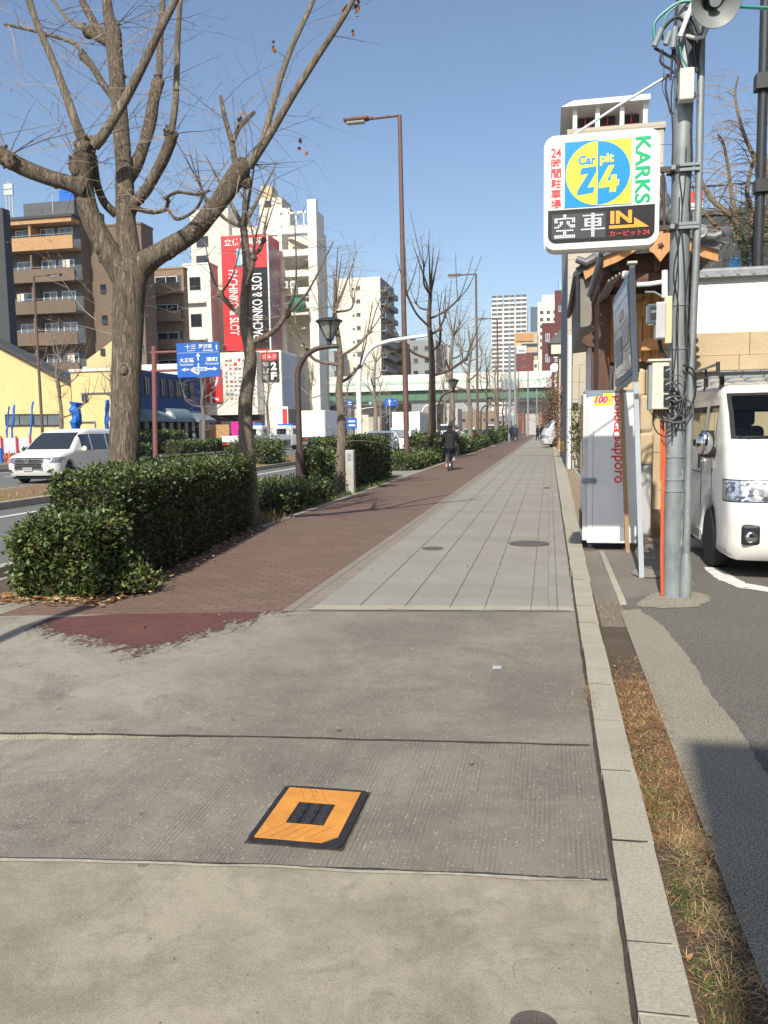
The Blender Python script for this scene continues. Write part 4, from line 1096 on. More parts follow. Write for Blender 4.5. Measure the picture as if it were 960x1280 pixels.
for (x0, y0, x1, y1) in ((827, 36, 818, 58), (838, 40, 832, 56), (844, 34, 841, 60)):
    mb = MB(); mb.tube([g(x0, y0, 7.45), g(x1, y1, 7.45)], .024, 'grey_metal', 12); mb.build('sleeve', cab2)
rod = MB(); rod.tube([g(836, 94, 7.55), g(770, 134, 7.5), g(706, 176, 7.45)], .011, 'pale_steel', 8); rod.tube([g(836, 94, 7.55), g(826, 100, 7.55)], .016, 'dark_metal', 8); o = rod.build('stay_rod'); tag(o, 'thin steel stay rod slanting from the pole to the parking sign', 'stay rod')
# white box and horn at the top
hb = thing('equipment_box', 'white box mounted in front of the pole below the horn loudspeaker', 'box', g(860, 110, 7.46))
mb = MB(); a = g(848, 128, 7.46); b = g(867, 87, 7.46); mb.rbox(a.x, b.x, 7.40, 7.50, a.z, b.z, .008, 'cream_box'); mb.build('casing', hb)
mb = MB(); mb.box(a.x-.01, b.x+.03, 7.5, 7.56, a.z+.05, a.z+.09, 'dark_metal'); mb.build('bracket', hb)
hs = thing('horn_loudspeaker', 'grey horn loudspeaker at the top of the utility pole', 'loudspeaker', g(897, 4, 7.35))
c = g(896, 0, 7.2); ax = Vector((.12, -.93, -.34)).normalized()
mb = MB(); mb.lathe([(.03, .26), (.045, .2), (.07, .12), (.11, .06), (.165, .015), (.192, -.004), (.196, .002), (.19, .012), (.16, .03), (.105, .08), (.062, .15), (.04, .24), (.035, .30)], 'horn_grey' if 'horn_grey' in MATS else (M('horn_grey', (.20, .22, .21), .5, .1, 4) and 'horn_grey'), c, -ax, 28)
mb.tube([c-ax*.12, c-ax*.03], [.03, .045], 'grey_metal', 14); mb.build('bell', hs)
mb = MB(); mb.tube([g(886, 30, 7.35), g(880, 46, 7.4), g(870, 48, 7.45), g(858, 45, 7.5)], .016, 'pale_steel', 8); mb.tube([g(866, 4, 7.45), g(856, 30, 7.45), g(850, 46, 7.45)], .020, 'white_metal', 8); mb.prism([(0, 0), (.13, .02), (.10, -.22), (.05, -.26)], g(856, 46, 7.5), XU, ZU, (0, .03, 0), 'dark_metal'); mb.build('bracket', hs)

# ---- the illuminated parking sign
SX0, SX1, SZ0, SZ1, SY = -.04, .872, 2.998, 3.905, 7.33
ps = thing('parking_sign', 'square white car park sign with blue and yellow circle and LED letters', 'parking sign', ((SX0+SX1)/2, SY+.1, SZ0))
mb = MB(); mb.prism(rrect(SX0, SX1, SZ0, SZ1, .085, 8), (0, SY, 0), XU, ZU, (0, .20, 0), 'sign_white'); mb.build('casing', ps, bev=.012)
w, h = SX1-SX0, SZ1-SZ0
U = lambda u: SX0+u*w
Vv = lambda v: SZ1-v*h
fy = SY-.002
def flat(mb, poly, m, d, dep=.002): mb.prism([(U(u), Vv(v)) for u, v in poly], (0, fy-d, 0), XU, ZU, (0, dep, 0), m)
mb = MB()
bp = [(.025, .655), (.975, .655)]+[(.975-.075+.075*math.cos(R(a)), .955-.075+.075*math.sin(R(a))) for a in range(0, 91, 15)]+[(.025+.075-.075*math.sin(R(a)), .955-.075+.075*math.cos(R(a))) for a in range(0, 91, 15)]
flat(mb, bp, 'black_ink', .002)
mb.build('lower_panel', ps, smooth=False)
mb = MB()
flat(mb, [(.175, .06), (.47, .06), (.47, .635), (.175, .635)], 'sky_blue_ink', .002); flat(mb, [(.47, .06), (.765, .06), (.765, .635), (.47, .635)], 'yellow_ink', .002)
cc, rx, ry = (.47, .3475), .285, .282
flat(mb, [(cc[0]-rx*math.sin(R(a)), cc[1]-ry*math.cos(R(a))) for a in range(0, 181, 5)], 'yellow_ink', .004)
flat(mb, [(cc[0]+rx*math.sin(R(a)), cc[1]-ry*math.cos(R(a))) for a in range(0, 181, 5)], 'sky_blue_ink', .004)
flat(mb, [(.4675, .06), (.4725, .06), (.4725, .635), (.4675, .635)], 'sky_blue_ink', .0055, .0012)
for q in ([(.17, .055), (.77, .055), (.77, .06), (.17, .06)], [(.17, .635), (.77, .635), (.77, .64), (.17, .64)], [(.765, .06), (.77, .06), (.77, .635), (.765, .635)]): flat(mb, q, 'sky_blue_ink', .002)
mb.build('emblem', ps, smooth=False)
mb = MB()
def stx(t, u0, u1, v0, v1, m, bold=.02, shear=0, d=.0062):
    mb = MB(); mb.text(t, (U(u0), fy-d, Vv(v1)), XU, ZU, (u1-u0)*w, (v1-v0)*h, m, 0, bold, shear); mb.build('lettering', ps, smooth=False)
stx('Car', .295, .452, .185, .265, 'sky_blue_ink', .035); stx('pit', .488, .61, .18, .285, 'yellow_ink', .035)
# the big italic numerals
def pol(pts, m, d=.0065): flat(mb, pts, m, d, .001)
pol([(.325, .295), (.458, .285), (.458, .33), (.378, .472), (.445, .467), (.43, .52), (.285, .535), (.29, .49), (.385, .345), (.31, .352)], 'sky_blue_ink'); mb.build('numeral', ps, smooth=False); mb = MB()
pol([(.565, .29), (.615, .286), (.55, .425), (.585, .422), (.585, .375), (.635, .372), (.635, .418), (.66, .416), (.655, .47), (.635, .472), (.63, .525), (.575, .527), (.578, .477), (.478, .485), (.482, .44)], 'yellow_ink')
for i, ch in enumerate(('24', '時', '間', '駐', '車', '場')):
    stx(ch, .052, .143, .098+i*.092, .098+i*.092+.082, 'red_ink', .014, 0, .0018)
mb.build('numeral', ps, smooth=False); mb = MB()
mb.text('KARKS', (U(.797), fy-.0018, Vv(.055)), -ZU, XU, .585*h, .135*w, 'green_ink', 0, .02); mb.build('lettering', ps, smooth=False); mb = MB()
stx('IN', .585, .775, .695, .81, 'orange_ink', .04)
pol([(.575, .825), (.795, .825), (.795, .762), (.925, .852), (.575, .852)], 'orange_ink', .006)
stx('カーピット24', .58, .93, .872, .925, 'red_ink', .008)
mb.build('arrow', ps, smooth=False)
mb = MB()
flat(mb, [(.06, .695), (.545, .695), (.545, .925), (.06, .925)], 'led_off', .0045)
KU = ["......##......", "......##......", ".############.", ".##........##.", ".##.##..##.##.", "....##..##....", "...##....####.", ".###......###.", "..............", "..##########..", "......##......", "......##......", ".############.", ".############."]
SHA = ["......##......", ".############.", "......##......", "..##########..", "..##..##..##..", "..##########..", "..##..##..##..", "..##########..", "......##......", "##############", "......##......", "......##......", "......##......", "......##......"]
for bm_, u0, u1 in ((KU, .07, .29), (SHA, .325, .54)):
    for r_, row in enumerate(bm_):
        for c_, ch in enumerate(row):
            if ch == '#':
                a0 = u0+(u1-u0)*c_/14; b0 = .70+.215*r_/14; s_ = .0115; t_ = .0118
                flat(mb, [(a0, b0), (a0+s_, b0), (a0+s_, b0+t_), (a0, b0+t_)], 'led_white', .0065, .001)
mb.build('led_display', ps, smooth=False)
mb = MB()
for z in (3.64, 3.16):
    mb.box(SX1-.05, PX-.07, SY+.20, SY+.235, z-.02, z+.02, 'dark_brown_metal'); mb.box(PX-.09, PX-.055, SY+.16, PY, z-.018, z+.018, 'grey_metal')
mb.tube([(SX1+.06, SY+.22, 3.66), (SX1+.085, SY+.22, 3.12)], .012, 'dark_brown_metal', 6)
mb.tube([(SX1-.02, SY+.22, 3.64), (SX1+.06, SY+.22, 3.4), (SX1+.02, SY+.22, 3.16)], .009, 'dark_brown_metal', 6)
mb.build('bracket', ps)

# ---- meter box and junction box on the pole
mt_ = thing('meter_box', 'grey electricity meter box with clear cover on a cream backing board', 'meter box', (.93, 7.45, 2.2))
mb = MB(); a = g(829, 430); b = g(838, 371); mb.rbox(a.x, b.x+.01, 7.44, 7.52, a.z, b.z, .006, 'tan_board' if 'tan_board' in MATS else (M('tan_board', (.66, .55, .34), .6, .06, 3) and 'tan_board')); mb.build('backing_board', mt_)
mb = MB(); a = g(817, 425); b = g(830, 380); mb.rbox(a.x, b.x, 7.36, 7.5, a.z, b.z, .008, 'grey_metal' if 0 else 'pale_steel'); mb.build('casing', mt_)
mb = MB(); a = g(807, 407); b = g(818, 382); mb.rbox(a.x, b.x, 7.37, 7.49, a.z, b.z, .012, 'grey_glass'); mb.build('meter_cover', mt_)
mb = MB(); a = g(811, 401); b = g(819, 386); mb.box(a.x, b.x, 7.362, 7.40, a.z, b.z, 'black_plastic'); mb.text('0275', (a.x+.005, 7.3615, a.z+.05), XU, ZU, .04, .018, 'sign_white', .001); mb.build('meter', mt_)
mb = MB(); cable(mb, [g(824, 425), g(826, 436), g(831, 446), g(834, 452)], .015, 'cable_black'); mb.build('cable', mt_)
jb = thing('junction_box', 'cream junction box with black sockets below the meter box', 'junction box', (.93, 7.45, 1.65))
mb = MB(); a = g(813, 512); b = g(835, 452); mb.rbox(a.x, b.x, 7.4, 7.53, a.z, b.z, .008, 'cream_box'); mb.box(a.x-.035, b.x+.01, 7.385, 7.54, b.z, b.z+.018, 'cream_box'); mb.build('casing', jb)
mb = MB(); a2 = g(811, 513); mb.rbox(a2.x-.015, a2.x+.025, 7.42, 7.52, a.z-.005, b.z-.03, .006, 'grey_metal'); mb.build('side_box', jb)
for y0 in (465, 482, 500):
    mb = MB(); q = g(831, y0); mb.rbox(q.x-.025, q.x+.022, 7.375, 7.402, q.z-.05, q.z+.045, .006, 'black_plastic'); mb.tube([q+Vector((-.01, -.12, -.0)), q+Vector((.03, -.13, .02))], .008, 'grey_metal', 8); mb.build('socket', jb)
# white bracket pipe from the notice board to the pole
mb = MB(); mb.tube([g(796, 356), g(812, 355), g(831, 352)], .020, 'white_metal', 10); mb.tube([g(831, 338), g(831, 372)], .026, 'white_metal', 12); mb.tube([g(806, 365), g(818, 365), g(830, 372)], .008, 'grey_metal', 6)
tag(mb.build('bracket_pipe'), 'white bracket pipe between the notice board and the pole', 'bracket pipe')

# ---- vending machine
VX0, VX1, VY0, VY1, VZ0, VZ1 = .44, 1.05, 10.35, 11.15, .06, 1.89
vm = thing('vending_machine', 'white drinks vending machine seen from its side with red lettering', 'vending machine', ((VX0+VX1)/2, (VY0+VY1)/2, -.03))
mb = MB(); mb.rbox(VX0+.02, VX1, VY0, VY1, VZ0, VZ1, .012, 'white_metal'); mb.build('casing', vm)
mb = MB(); mb.rbox(VX0-.035, VX0+.02, VY0+.01, VY1-.01, VZ0+.03, VZ1-.005, .01, 'red_door' if 'red_door' in MATS else (M('red_door', (.62, .60, .57), .35, .25, 2, coat=.3) and 'red_door')); mb.box(VX0-.038, VX0-.03, VY0+.08, VY1-.08, .95, 1.75, 'dark_glass'); mb.box(VX0-.05, VX0-.03, VY0+.1, VY1-.1, .22, .42, 'black_plastic'); mb.build('door', vm)
mb = MB(); mb.box(VX0, VX0+.2, VY0-.008, VY0-.001, VZ1-.035, VZ1+.03, 'blue_grey_metal'); mb.box(VX0-.02, VX1+.0, VY0-.004, VY0+.5, VZ1, VZ1+.03, 'blue_grey_metal'); mb.build('top_panel', vm)
mb = MB(); mb.box(VX0-.045, VX0+.125, VY0-.022, VY0-.001, .80, .86, 'blue_grey_metal'); mb.build('lock_bar', vm, bev=.006)
mb = MB(); mb.box(VX0+.085, VX0+.089, VY0-.004, VY0-.0005, VZ0+.02, VZ1-.04, 'grey_metal'); mb.box(VX1-.2, VX1-.12, VY0-.004, VY0+.01, .09, .28, 'grey_metal'); mb.build('seam', vm)
mb = MB(); mb.prism([(.53, 1.73), (.755, 1.745), (.755, 1.885), (.525, 1.88)], (0, VY0-.0035, 0), XU, ZU, (0, .003, 0), 'yellow_ink'); mb.text('100', (.535, VY0-.005, 1.765), XU, ZU, .16, .085, 'pink_ink', 0, .05, .25); mb.text('円', (.70, VY0-.005, 1.77), XU, ZU, .035, .04, 'pink_ink', 0, .02)
mb.build('price_sticker', vm, smooth=False)
mb = MB(); mb.text('pokka', (.735, VY0-.0045, 1.85), -ZU, XU, .43, .135, 'red_ink', 0, .012); mb.build('lettering', vm, smooth=False); mb = MB(); mb.text('sapporo', (.735, VY0-.0045, 1.36), -ZU, XU, .56, .135, 'red_ink', 0, .012)
mb.build('lettering', vm, smooth=False)
mb = MB()
for k in range(24): a0, a1 = R(k*15), R(k*15+15); mb.add([(.80+r_*math.cos(a_), VY0-.0045, 1.39+r_*math.sin(a_)) for r_, a_ in ((.034, a0), (.046, a0), (.046, a1), (.034, a1))], [(0, 1, 2, 3)], 'red_ink')
mb.build('emblem', vm, smooth=False)
for x, y in ((VX0+.06, VY0+.05), (VX1-.08, VY0+.05), (VX0+.06, VY1-.08), (VX1-.08, VY1-.08)):
    mb = MB(); mb.cyl((x, y, -.035), (x, y, .07), .025, 'dark_metal', 10); mb.box(x-.07, x+.05, y-.05, y+.05, -.034, -.01, 'rust_brown'); mb.build('foot', vm)
# ---- notice board
nb = thing('notice_board', 'tall grey notice board on two posts in front of the vending machine', 'notice board', (.93, 9.4, -.03))
f0 = Vector((.92, 8.54, -.03)); f1 = aty(790, 330, 8.54); b0 = Vector((.935, 10.2, -.03)); b1 = aty(772, 372, 10.2)
mb = MB(); mb.tube([f0, f1], .034, 'blue_grey_metal' if 0 else 'pale_blue' if 'pale_blue' in MATS else (M('pale_blue', (.42, .46, .50), .45, .06, 3) and 'pale_blue'), 4); mb.build('post', nb, smooth=False)
mb = MB(); mb.tube([b0, b1], .034, 'bark_board', 4); mb.build('post', nb, smooth=False)
q = [aty(796, 465, 8.56), aty(789, 345, 8.56), aty(769, 378, 10.16), aty(772, 484, 10.16)]
off = Vector((.03, 0, 0))
mb = MB(); mb.add([p-off for p in q]+[p+off for p in q], [(0, 1, 2, 3), (7, 6, 5, 4), (0, 4, 5, 1), (1, 5, 6, 2), (2, 6, 7, 3), (3, 7, 4, 0)], 'blue_grey_metal'); mb.build('panel', nb, bev=.006)
def qp(u, v): return q[0].lerp(q[3], u).lerp(q[1].lerp(q[2], u), v)-off*1.12
mb = MB()
M('poster_grey', (.26, .28, .32), .25, .15, 3, coat=.4); M('poster_mauve', (.27, .22, .27), .3, .1, 3)
mb.add([qp(.06, .06), qp(.94, .06), qp(.94, .94), qp(.06, .94)], [(0, 1, 2, 3)], 'poster_grey')
for u0, u1, v0, v1, m in ((.35, .6, .66, .76, 'poster_mauve'), (.12, .45, .35, .55, 'poster_mauve'), (.1, .9, .60, .61, 'pale_steel'), (.1, .9, .84, .85, 'pale_steel'), (.5, .9, .2, .5, 'blue_grey_metal'), (.1, .9, .3, .308, 'pale_steel')):
    mb.add([qp(u0, v0)-off*.06, qp(u1, v0)-off*.06, qp(u1, v1)-off*.06, qp(u0, v1)-off*.06], [(0, 1, 2, 3)], m)
mb.build('poster', nb, smooth=False)
mb = MB(); mb.tube([q[0]+Vector((0, 0, -.03)), q[3]+Vector((0, 0, -.03))], .028, 'grey_metal', 4); mb.tube([q[1]+Vector((0, 0, .03)), q[2]+Vector((0, 0, .03))], .025, 'blue_grey_metal', 4); mb.build('rail', nb, smooth=False)
mb = MB(); mb.box(f1.x-.045, f1.x+.045, 8.49, 8.59, f1.z, f1.z+.02, 'cream_box'); mb.build('post_cap', nb)

# ---- hydrant lid, manhole lids, small drain
hy = thing('hydrant_lid', 'square orange bordered black lid set in the concrete', 'utility lid', (-.905, 2.96, 0))
mb = MB(); mb.prism(rrect(-1.082, -.722, 2.72, 3.195, .03, 4), (0, 0, .005), XU, (0, 1, 0), (0, 0, .006), 'lid_black' if 'lid_black' in MATS else (M('lid_black', (.022, .02, .024), .6, .3, 20, bmp=.4) and 'lid_black')); mb.build('frame', hy, smooth=False)
mb = MB(); mb.sheet(jag([(-1.087, 2.715), (-.717, 2.715), (-.717, 3.20), (-1.087, 3.20)], .02, .0025, 4), .0042, 'joint_dark'); mb.build('dirt_rim', hy, smooth=False)
M('lid_orange', (.60, .255, .045), .7, .2, 9, bmp=.3, fine=.22)
mb = MB()
ou = [(-1.058, 2.745), (-.80, 2.745), (-.748, 2.80), (-.748, 3.17), (-1.058, 3.17)]
inn = [(-.978, 2.868), (-.828, 2.868), (-.828, 3.05), (-.978, 3.05)]
def fr(z, a0, a1, b0, b1, m): mb.box(a0, a1, b0, b1, .0105, z, m)
mb.prism([(-1.058, 2.745), (-.80, 2.745), (-.752, 2.795), (-.752, 2.868), (-1.058, 2.868)], (0, 0, .0105), XU, (0, 1, 0), (0, 0, .0035), 'lid_orange')
fr(.014, -1.058, -.752, 3.05, 3.17, 'lid_orange'); fr(.014, -1.058, -.978, 2.868, 3.05, 'lid_orange'); fr(.014, -.828, -.752, 2.868, 3.05, 'lid_orange')
mb.build('orange_border', hy, smooth=False)
mb = MB()
for i in range(3):
    for j in range(3): mb.box(-.972+i*.05, -.93+i*.05, 2.876+j*.058, 2.925+j*.058, .0105, .0165, 'lid_black'); mb.box(-.962+i*.05, -.94+i*.05, 2.888+j*.058, 2.912+j*.058, .0165, .0185, 'dark_metal')
for j in range(9): mb.box(-.998+.0, -.985, 0, .001, 0, .001, 'lid_black') if 0 else None
mb.build('centre_plate', hy, bev=.002)
mb = MB()
rr = random.Random(1)
for k in range(5):
    x0 = -1.05+k*.045; mb.add([(x0, 2.75, .0145), (x0+.004, 2.75, .0145), (x0+.075, 2.862, .0145), (x0+.071, 2.862, .0145)], [(0, 1, 2, 3)], 'lid_line' if 'lid_line' in MATS else (M('lid_line', (.38, .15, .03), .7, .1, 5) and 'lid_line')); mb.add([(x0, 3.06, .0145), (x0+.003, 3.06, .0145), (x0-.05+.003, 3.165, .0145), (x0-.05, 3.165, .0145)], [(0, 1, 2, 3)], 'lid_line') if k > 1 else None
mb.build('tread_lines', hy, smooth=False)
def manhole(label, x, y, r, mat='lid_grey'):
    if mat not in MATS: M('lid_grey', (.105, .09, .08), .6, .25, 15, bmp=.4)
    o = thing('manhole_cover', label, 'manhole cover', (x, y, 0), 'round lids in the footpath')
    mb = MB(); mb.lathe([(r*.86, .002), (r*.86, .010), (r*.84, .011)], mat, (x, y, 0), (0, 0, 1), 32); mb.build('lid', o)
    mb = MB(); mb.lathe([(r*.87, .004), (r*.87, .010), (r, .010), (r, .004)], 'lid_grey', (x, y, 0), (0, 0, 1), 32); mb.build('rim', o)
    mb = MB()
    for k in range(-3, 4):
        for l in range(-3, 4):
            if r < .1 and math.hypot(k, l) < 3.3: mb.box(x+k*r*.22-r*.06, x+k*r*.22+r*.06, y+l*r*.22-r*.06, y+l*r*.22+r*.06, .0112, .0145, mat)
    mb.build('studs', o) if mb.v else None
    return o
manhole('large round dark manhole cover in the grey slabs', -.245, 10.63, .255)
manhole('small round manhole cover in the grey slabs', -1.42, 10.1, .13)
manhole('small round rusty lid cut by the bottom edge of the picture', -.029, 1.945, .062)
mb = MB(); mb.rbox(-.12, .03, 20.2, 20.6, .004, .012, .003, 'lid_grey'); tag(mb.build('drain_cover'), 'small rectangular drain cover far along the grey slabs', 'drain cover')
mb = MB(); mb.box(-.34, -.285, 5.03, 5.10, .004, .0055, 'pale_steel'); tag(mb.build('paper_scrap'), 'small pale rectangle of tape stuck to the concrete', 'tape')
# ================================================================== RIGHT-HAND BUILDINGS
# stone and plaster wall of the temple
tw_ = thing('temple_wall', 'white plaster wall with grey tile coping on a tan stone base', 'wall', (4.5, 15.8, 0))
mb = MB()
WX0, WX1, WY = 1.5, 9.0, 15.5
mb.box(2.46, WX1, WY+.04, WY+.4, 3.08, 4.02, 'plaster_white'); mb.build('plaster', tw_)
def courses(name, x0, x1, y, zs, wd, seed, dep=.06, parent=None):
    rr = random.Random(seed); mb = MB()
    for z0, z1 in zip(zs, zs[1:]):
        x = x0-rr.uniform(0, .2)
        while x < x1:
            L = wd*rr.uniform(.8, 1.25); d = rr.uniform(0, .012)
            a, b = max(x, x0), min(x+L, x1)
            if b-a > .05: mb.rbox(a+.005, b-.005, y-d, y+.4, z0+.004, z1-.004, .008, 'stone_beige')
            x += L
    mb.box(x0, x1, y+.03, y+.38, zs[0], zs[-1]-.01, 'stone_dark')
    return mb.build(name, parent)
courses('stone_base', 1.6, WX1, WY, (-.03, 1.0, 1.75, 2.42), 1.25, 3, parent=tw_)
courses('stone_base', 2.35, WX1, WY-.06, (2.42, 2.68), 1.1, 4, parent=tw_)
courses('stone_base', 2.40, WX1, WY-.01, (2.68, 3.08), 1.0, 5, parent=tw_)
courses('stone_base', 1.5, 2.33, WY+.1, (2.42, 2.72, 2.95), .6, 6, parent=tw_)
mb = MB(); mb.box(2.3, WX1, WY-.10, WY-.02, 2.40, 2.425, 'stone_dark'); mb.tube([(2.36, WY-.05, -.03), (2.36, WY-.05, 2.6)], .05, 'dark_brown_metal', 10); mb.build('downpipe', tw_)
cop = MB(); cop.prism([(-.3, 0), (.3, 0), (.06, .13), (-.06, .13)], (2.36, WY+.22, 4.02), (0, 1, 0), ZU, (WX1-2.36, 0, 0), 'tile_pale')
for k in range(26): cop.tube([(2.42+k*.255, WY-.08, 4.03), (2.42+k*.255, WY+.2, 4.155)], .03, 'tile_pale', 8)
cop.tube([(2.3, WY+.22, 4.17), (WX1, WY+.22, 4.17)], .05, 'tile_pale', 10); cop.build('coping', tw_)
mb = MB(); mb.box(2.40, 2.52, WY-.1, WY+.0, 3.0, 4.0, 'plaster_white'); mb.build('end_post', tw_, bev=.01)
# rough boulders and lower grey wall behind the machine and beside the van
bw = thing('boundary_wall', 'rough tan boulder wall over grey plinth behind the vending machine', 'wall', (1.4, 13, 0))
rr = random.Random(8); mb = MB()
for z0, z1 in ((.95, 1.42), (1.42, 1.95), (1.95, 2.42)):
    x = 1.04
    while x < 1.62:
        L = rr.uniform(.35, .6); b = min(x+L, 1.64); mb.rbox(x+.006, b-.006, 14.2+rr.uniform(-.04, .04), 14.7, z0+.006, z1-.006, .05, 'stone_beige'); x += L
mb.build('boulders', bw)
mb = MB(); mb.rbox(1.0, 1.68, 14.15, 14.75, -.05, .94, .02, 'plinth_grey' if 'plinth_grey' in MATS else (facade('plinth_grey', (.45, .45, .44)) and 'plinth_grey')); mb.build('plinth', bw)
# rough boulders along the far side of the van (mirrored in its windows)
bw2 = thing('boundary_wall', 'low grey wall running beside the parked van', 'wall', (1.35, 12, 0))
mb = MB(); mb.rbox(1.2, 1.36, 11.6, 14.1, -.05, .95, .02, 'plinth_grey'); mb.build('plinth', bw2)
rr = random.Random(18); mb = MB()
for z0, z1 in ((.95, 1.4), (1.4, 1.9)):
    y = 11.6
    while y < 14.1: L = rr.uniform(.4, .8); mb.rbox(1.2, 1.37+rr.uniform(-.02, .03), y+.006, min(14.1, y+L)-.006, z0+.005, z1-.005, .04, 'stone_beige'); y += L
mb.build('boulders', bw2)

# temple gate with tiled gable roof
gt = thing('temple_gate', 'wooden temple gate with curved tiled gable roof and orange bargeboards', 'gate', (1.6, 14.5, 0))
GY0, GY1, GXc, GZ = 13.0, 17.1, 1.585, 4.33
prof = [(0, 0), (-.2, -.06), (-.4, -.19), (-.58, -.31), (-.78, -.38)]          # gentle ogee to the eave
for s, nm in ((1, 'roof_slope'), (-1, 'roof_slope')):
    mb = MB(); n = len(prof)
    top = [(GXc+s*-x*1.0, z+GZ+.10) for x, z in prof]; bot = [(GXc+s*-x, z+GZ+.03) for x, z in prof]
    top = [(GXc-s*x*1.04, z+GZ+.10) for x, z in prof]; bot = [(GXc-s*x*1.04, z+GZ+.03) for x, z in prof]
    vs = [(x, GY0-.12, z) for x, z in top]+[(x, GY0-.12, z) for x, z in bot]+[(x, GY1, z) for x, z in top]+[(x, GY1, z) for x, z in bot]
    fs = []
    for i in range(n-1): fs += [(i, i+1, 2*n+i+1, 2*n+i), (n+i, n+i+1, 3*n+i+1, 3*n+i), (i, i+1, n+i+1, n+i), (2*n+i, 2*n+i+1, 3*n+i+1, 3*n+i)]
    fs += [(n-1, 2*n-1, 4*n-1, 3*n-1), (0, n, 3*n, 2*n)]
    mb.add(vs, fs, 'tile_grey')
    k = GY0-.1
    while k < GY1:
        mb.tube([(x, k, z+.015) for x, z in top], .032, 'tile_grey', 7); mb.sphere((top[-1][0]-s*-.01, k, top[-1][1]-.0), (.05, .035, .05), 'tile_grey', 8, 6); k += .17
    mb.build(nm, gt)
mb = MB()
mb.tube([(GXc, GY0-.16, GZ+.2), (GXc, GY1, GZ+.2)], .085, 'tile_grey', 12); mb.box(GXc-.09, GXc+.09, GY0-.14, GY1, GZ+.07, GZ+.19, 'tile_grey')
mb.lathe([(.12, 0), (.12, .05), (.09, .07), (.05, .07)], 'tile_grey', (GXc, GY0-.16, GZ+.21), (0, -1, 0), 16); mb.sphere((GXc, GY0-.2, GZ+.36), (.12, .05, .14), 'tile_grey'); mb.sphere((GXc-.13, GY0-.17, GZ+.14), (.1, .05, .09), 'tile_grey'); mb.sphere((GXc+.13, GY0-.17, GZ+.14), (.1, .05, .09), 'tile_grey')
mb.tube([(GXc, GY0-.1, GZ+.42), (GXc, GY0-.12, GZ+.62), (GXc, GY0-.2, GZ+.72)], [.08, .06, .03], 'tile_grey', 8)
mb.build('ridge', gt)
for s in (1, -1):
    mb = MB(); mb.lathe([(.10, 0), (.10, .045), (.085, .06), (.06, .05), (.03, .065)], 'tile_pale', (GXc+s*.52, GY0-.2, GZ-.10), (0, -1, 0), 18); mb.tube([(GXc+s*.52, GY0-.2, GZ-.10), (GXc+s*.5, GY0+.5, GZ-.06)], .075, 'tile_grey', 10)
    mb.tube([(GXc+s*.55, GY0-.16, GZ-.14), (GXc+s*.72, GY0-.18, GZ-.17), (GXc+s*.86, GY0-.2, GZ-.12)], [.07, .06, .05], 'tile_grey', 10); mb.lathe([(.075, 0), (.075, .05), (.05, .06)], 'tile_grey', (GXc+s*.86, GY0-.2, GZ-.12), (s*.6, -.8, .1), 14)
    mb.build('ridge_end_tile', gt)
    # bargeboards follow the roof curve
    mb = MB(); up = [(GXc+s*x_*1.02, z_+GZ+.02) for x_, z_ in ((0, 0), (.2, -.06), (.4, -.19), (.58, -.30), (.78, -.36))]; lo = [(x, z-wd) for (x, z), wd in zip(up, (.15, .145, .14, .135, .15))]
    poly = up+lo[::-1]; mb.prism(poly, (0, GY0-.06, 0), XU, ZU, (0, .07, 0), 'wood_orange'); mb.build('bargeboard', gt, bev=.006)
mb = MB(); mb.prism([(-.15, .05), (.15, .05), (.15, -.30), (.09, -.34), (0, -.46), (-.09, -.34), (-.15, -.30)], (GXc, GY0-.10, GZ+.0), XU, ZU, (0, .045, 0), 'wood_orange')
mb.sphere((GXc, GY0-.11, GZ-.24), (.035, .02, .035), 'dark_metal'); 
for a in range(5): mb.sphere((GXc+.035*math.cos(a*1.257), GY0-.105, GZ-.24+.035*math.sin(a*1.257)), (.018, .012, .018), 'dark_metal', 8, 6)
mb.build('gable_pendant', gt, bev=.005)
M('soffit_grey', (.21, .195, .17), .8, .12, 4)
mb = MB()
for s in (-1, 1): mb.add([(GXc+s*.80, GY0, GZ-.36), (GXc+s*.42, GY0, GZ-.22), (GXc+s*.42, GY1, GZ-.22), (GXc+s*.80, GY1, GZ-.36)], [(0, 1, 2, 3)], 'soffit_grey')
k = GY0+.12
while k < GY1:
    for s in (-1, 1): mb.tube([(GXc+s*.80, k, GZ-.375), (GXc+s*.4, k, GZ-.235)], .022, 'soffit_grey', 4)
    k += .22
mb.build('soffit', gt, smooth=False)
mb = MB(); mb.box(GXc-.62, GXc+.62, 13.35, 13.47, 3.62, 3.80, 'wood_dark'); mb.box(GXc-.55, GXc+.55, 13.42, 13.5, 3.80, 4.1, 'wood_dark'); mb.box(GXc-.05, GXc+.05, 13.3, 13.5, 3.8, 4.2, 'wood_dark'); mb.build('gable_beam', gt, bev=.01)
mb = MB()
for k in range(9): mb.rbox(GXc-.60+k*.135, GXc-.475+k*.135, 14.5, 14.56, 2.55, 3.66, .006, 'wood_orange')
mb.build('board_wall', gt)
mb = MB(); mb.box(GXc-.70, GXc+.70, 14.58, 14.66, 2.5, 4.25, 'wood_dark'); mb.build('back_wall', gt)
mb = MB(); mb.prism([(0, 0), (.55, 0), (.50, .28), (.0, .04)], (GXc-.5, 14.42, 3.28), XU, ZU, (0, .05, 0), 'wood_orange'); mb.build('corbel', gt, bev=.005)
mb = MB(); mb.prism([(0, 0), (.28, 0), (.24, .16), (.1, .2), (.0, .12)], (GXc-.1, 14.3, 2.72), XU, ZU, (0, .05, 0), 'wood_orange'); mb.build('corbel', gt, bev=.005)
for y in (14.3, 16.6):
    mb = MB(); mb.rbox(.80, .98, y, y+.18, -.03, 3.95, .01, 'wood_dark'); mb.build('post', gt)
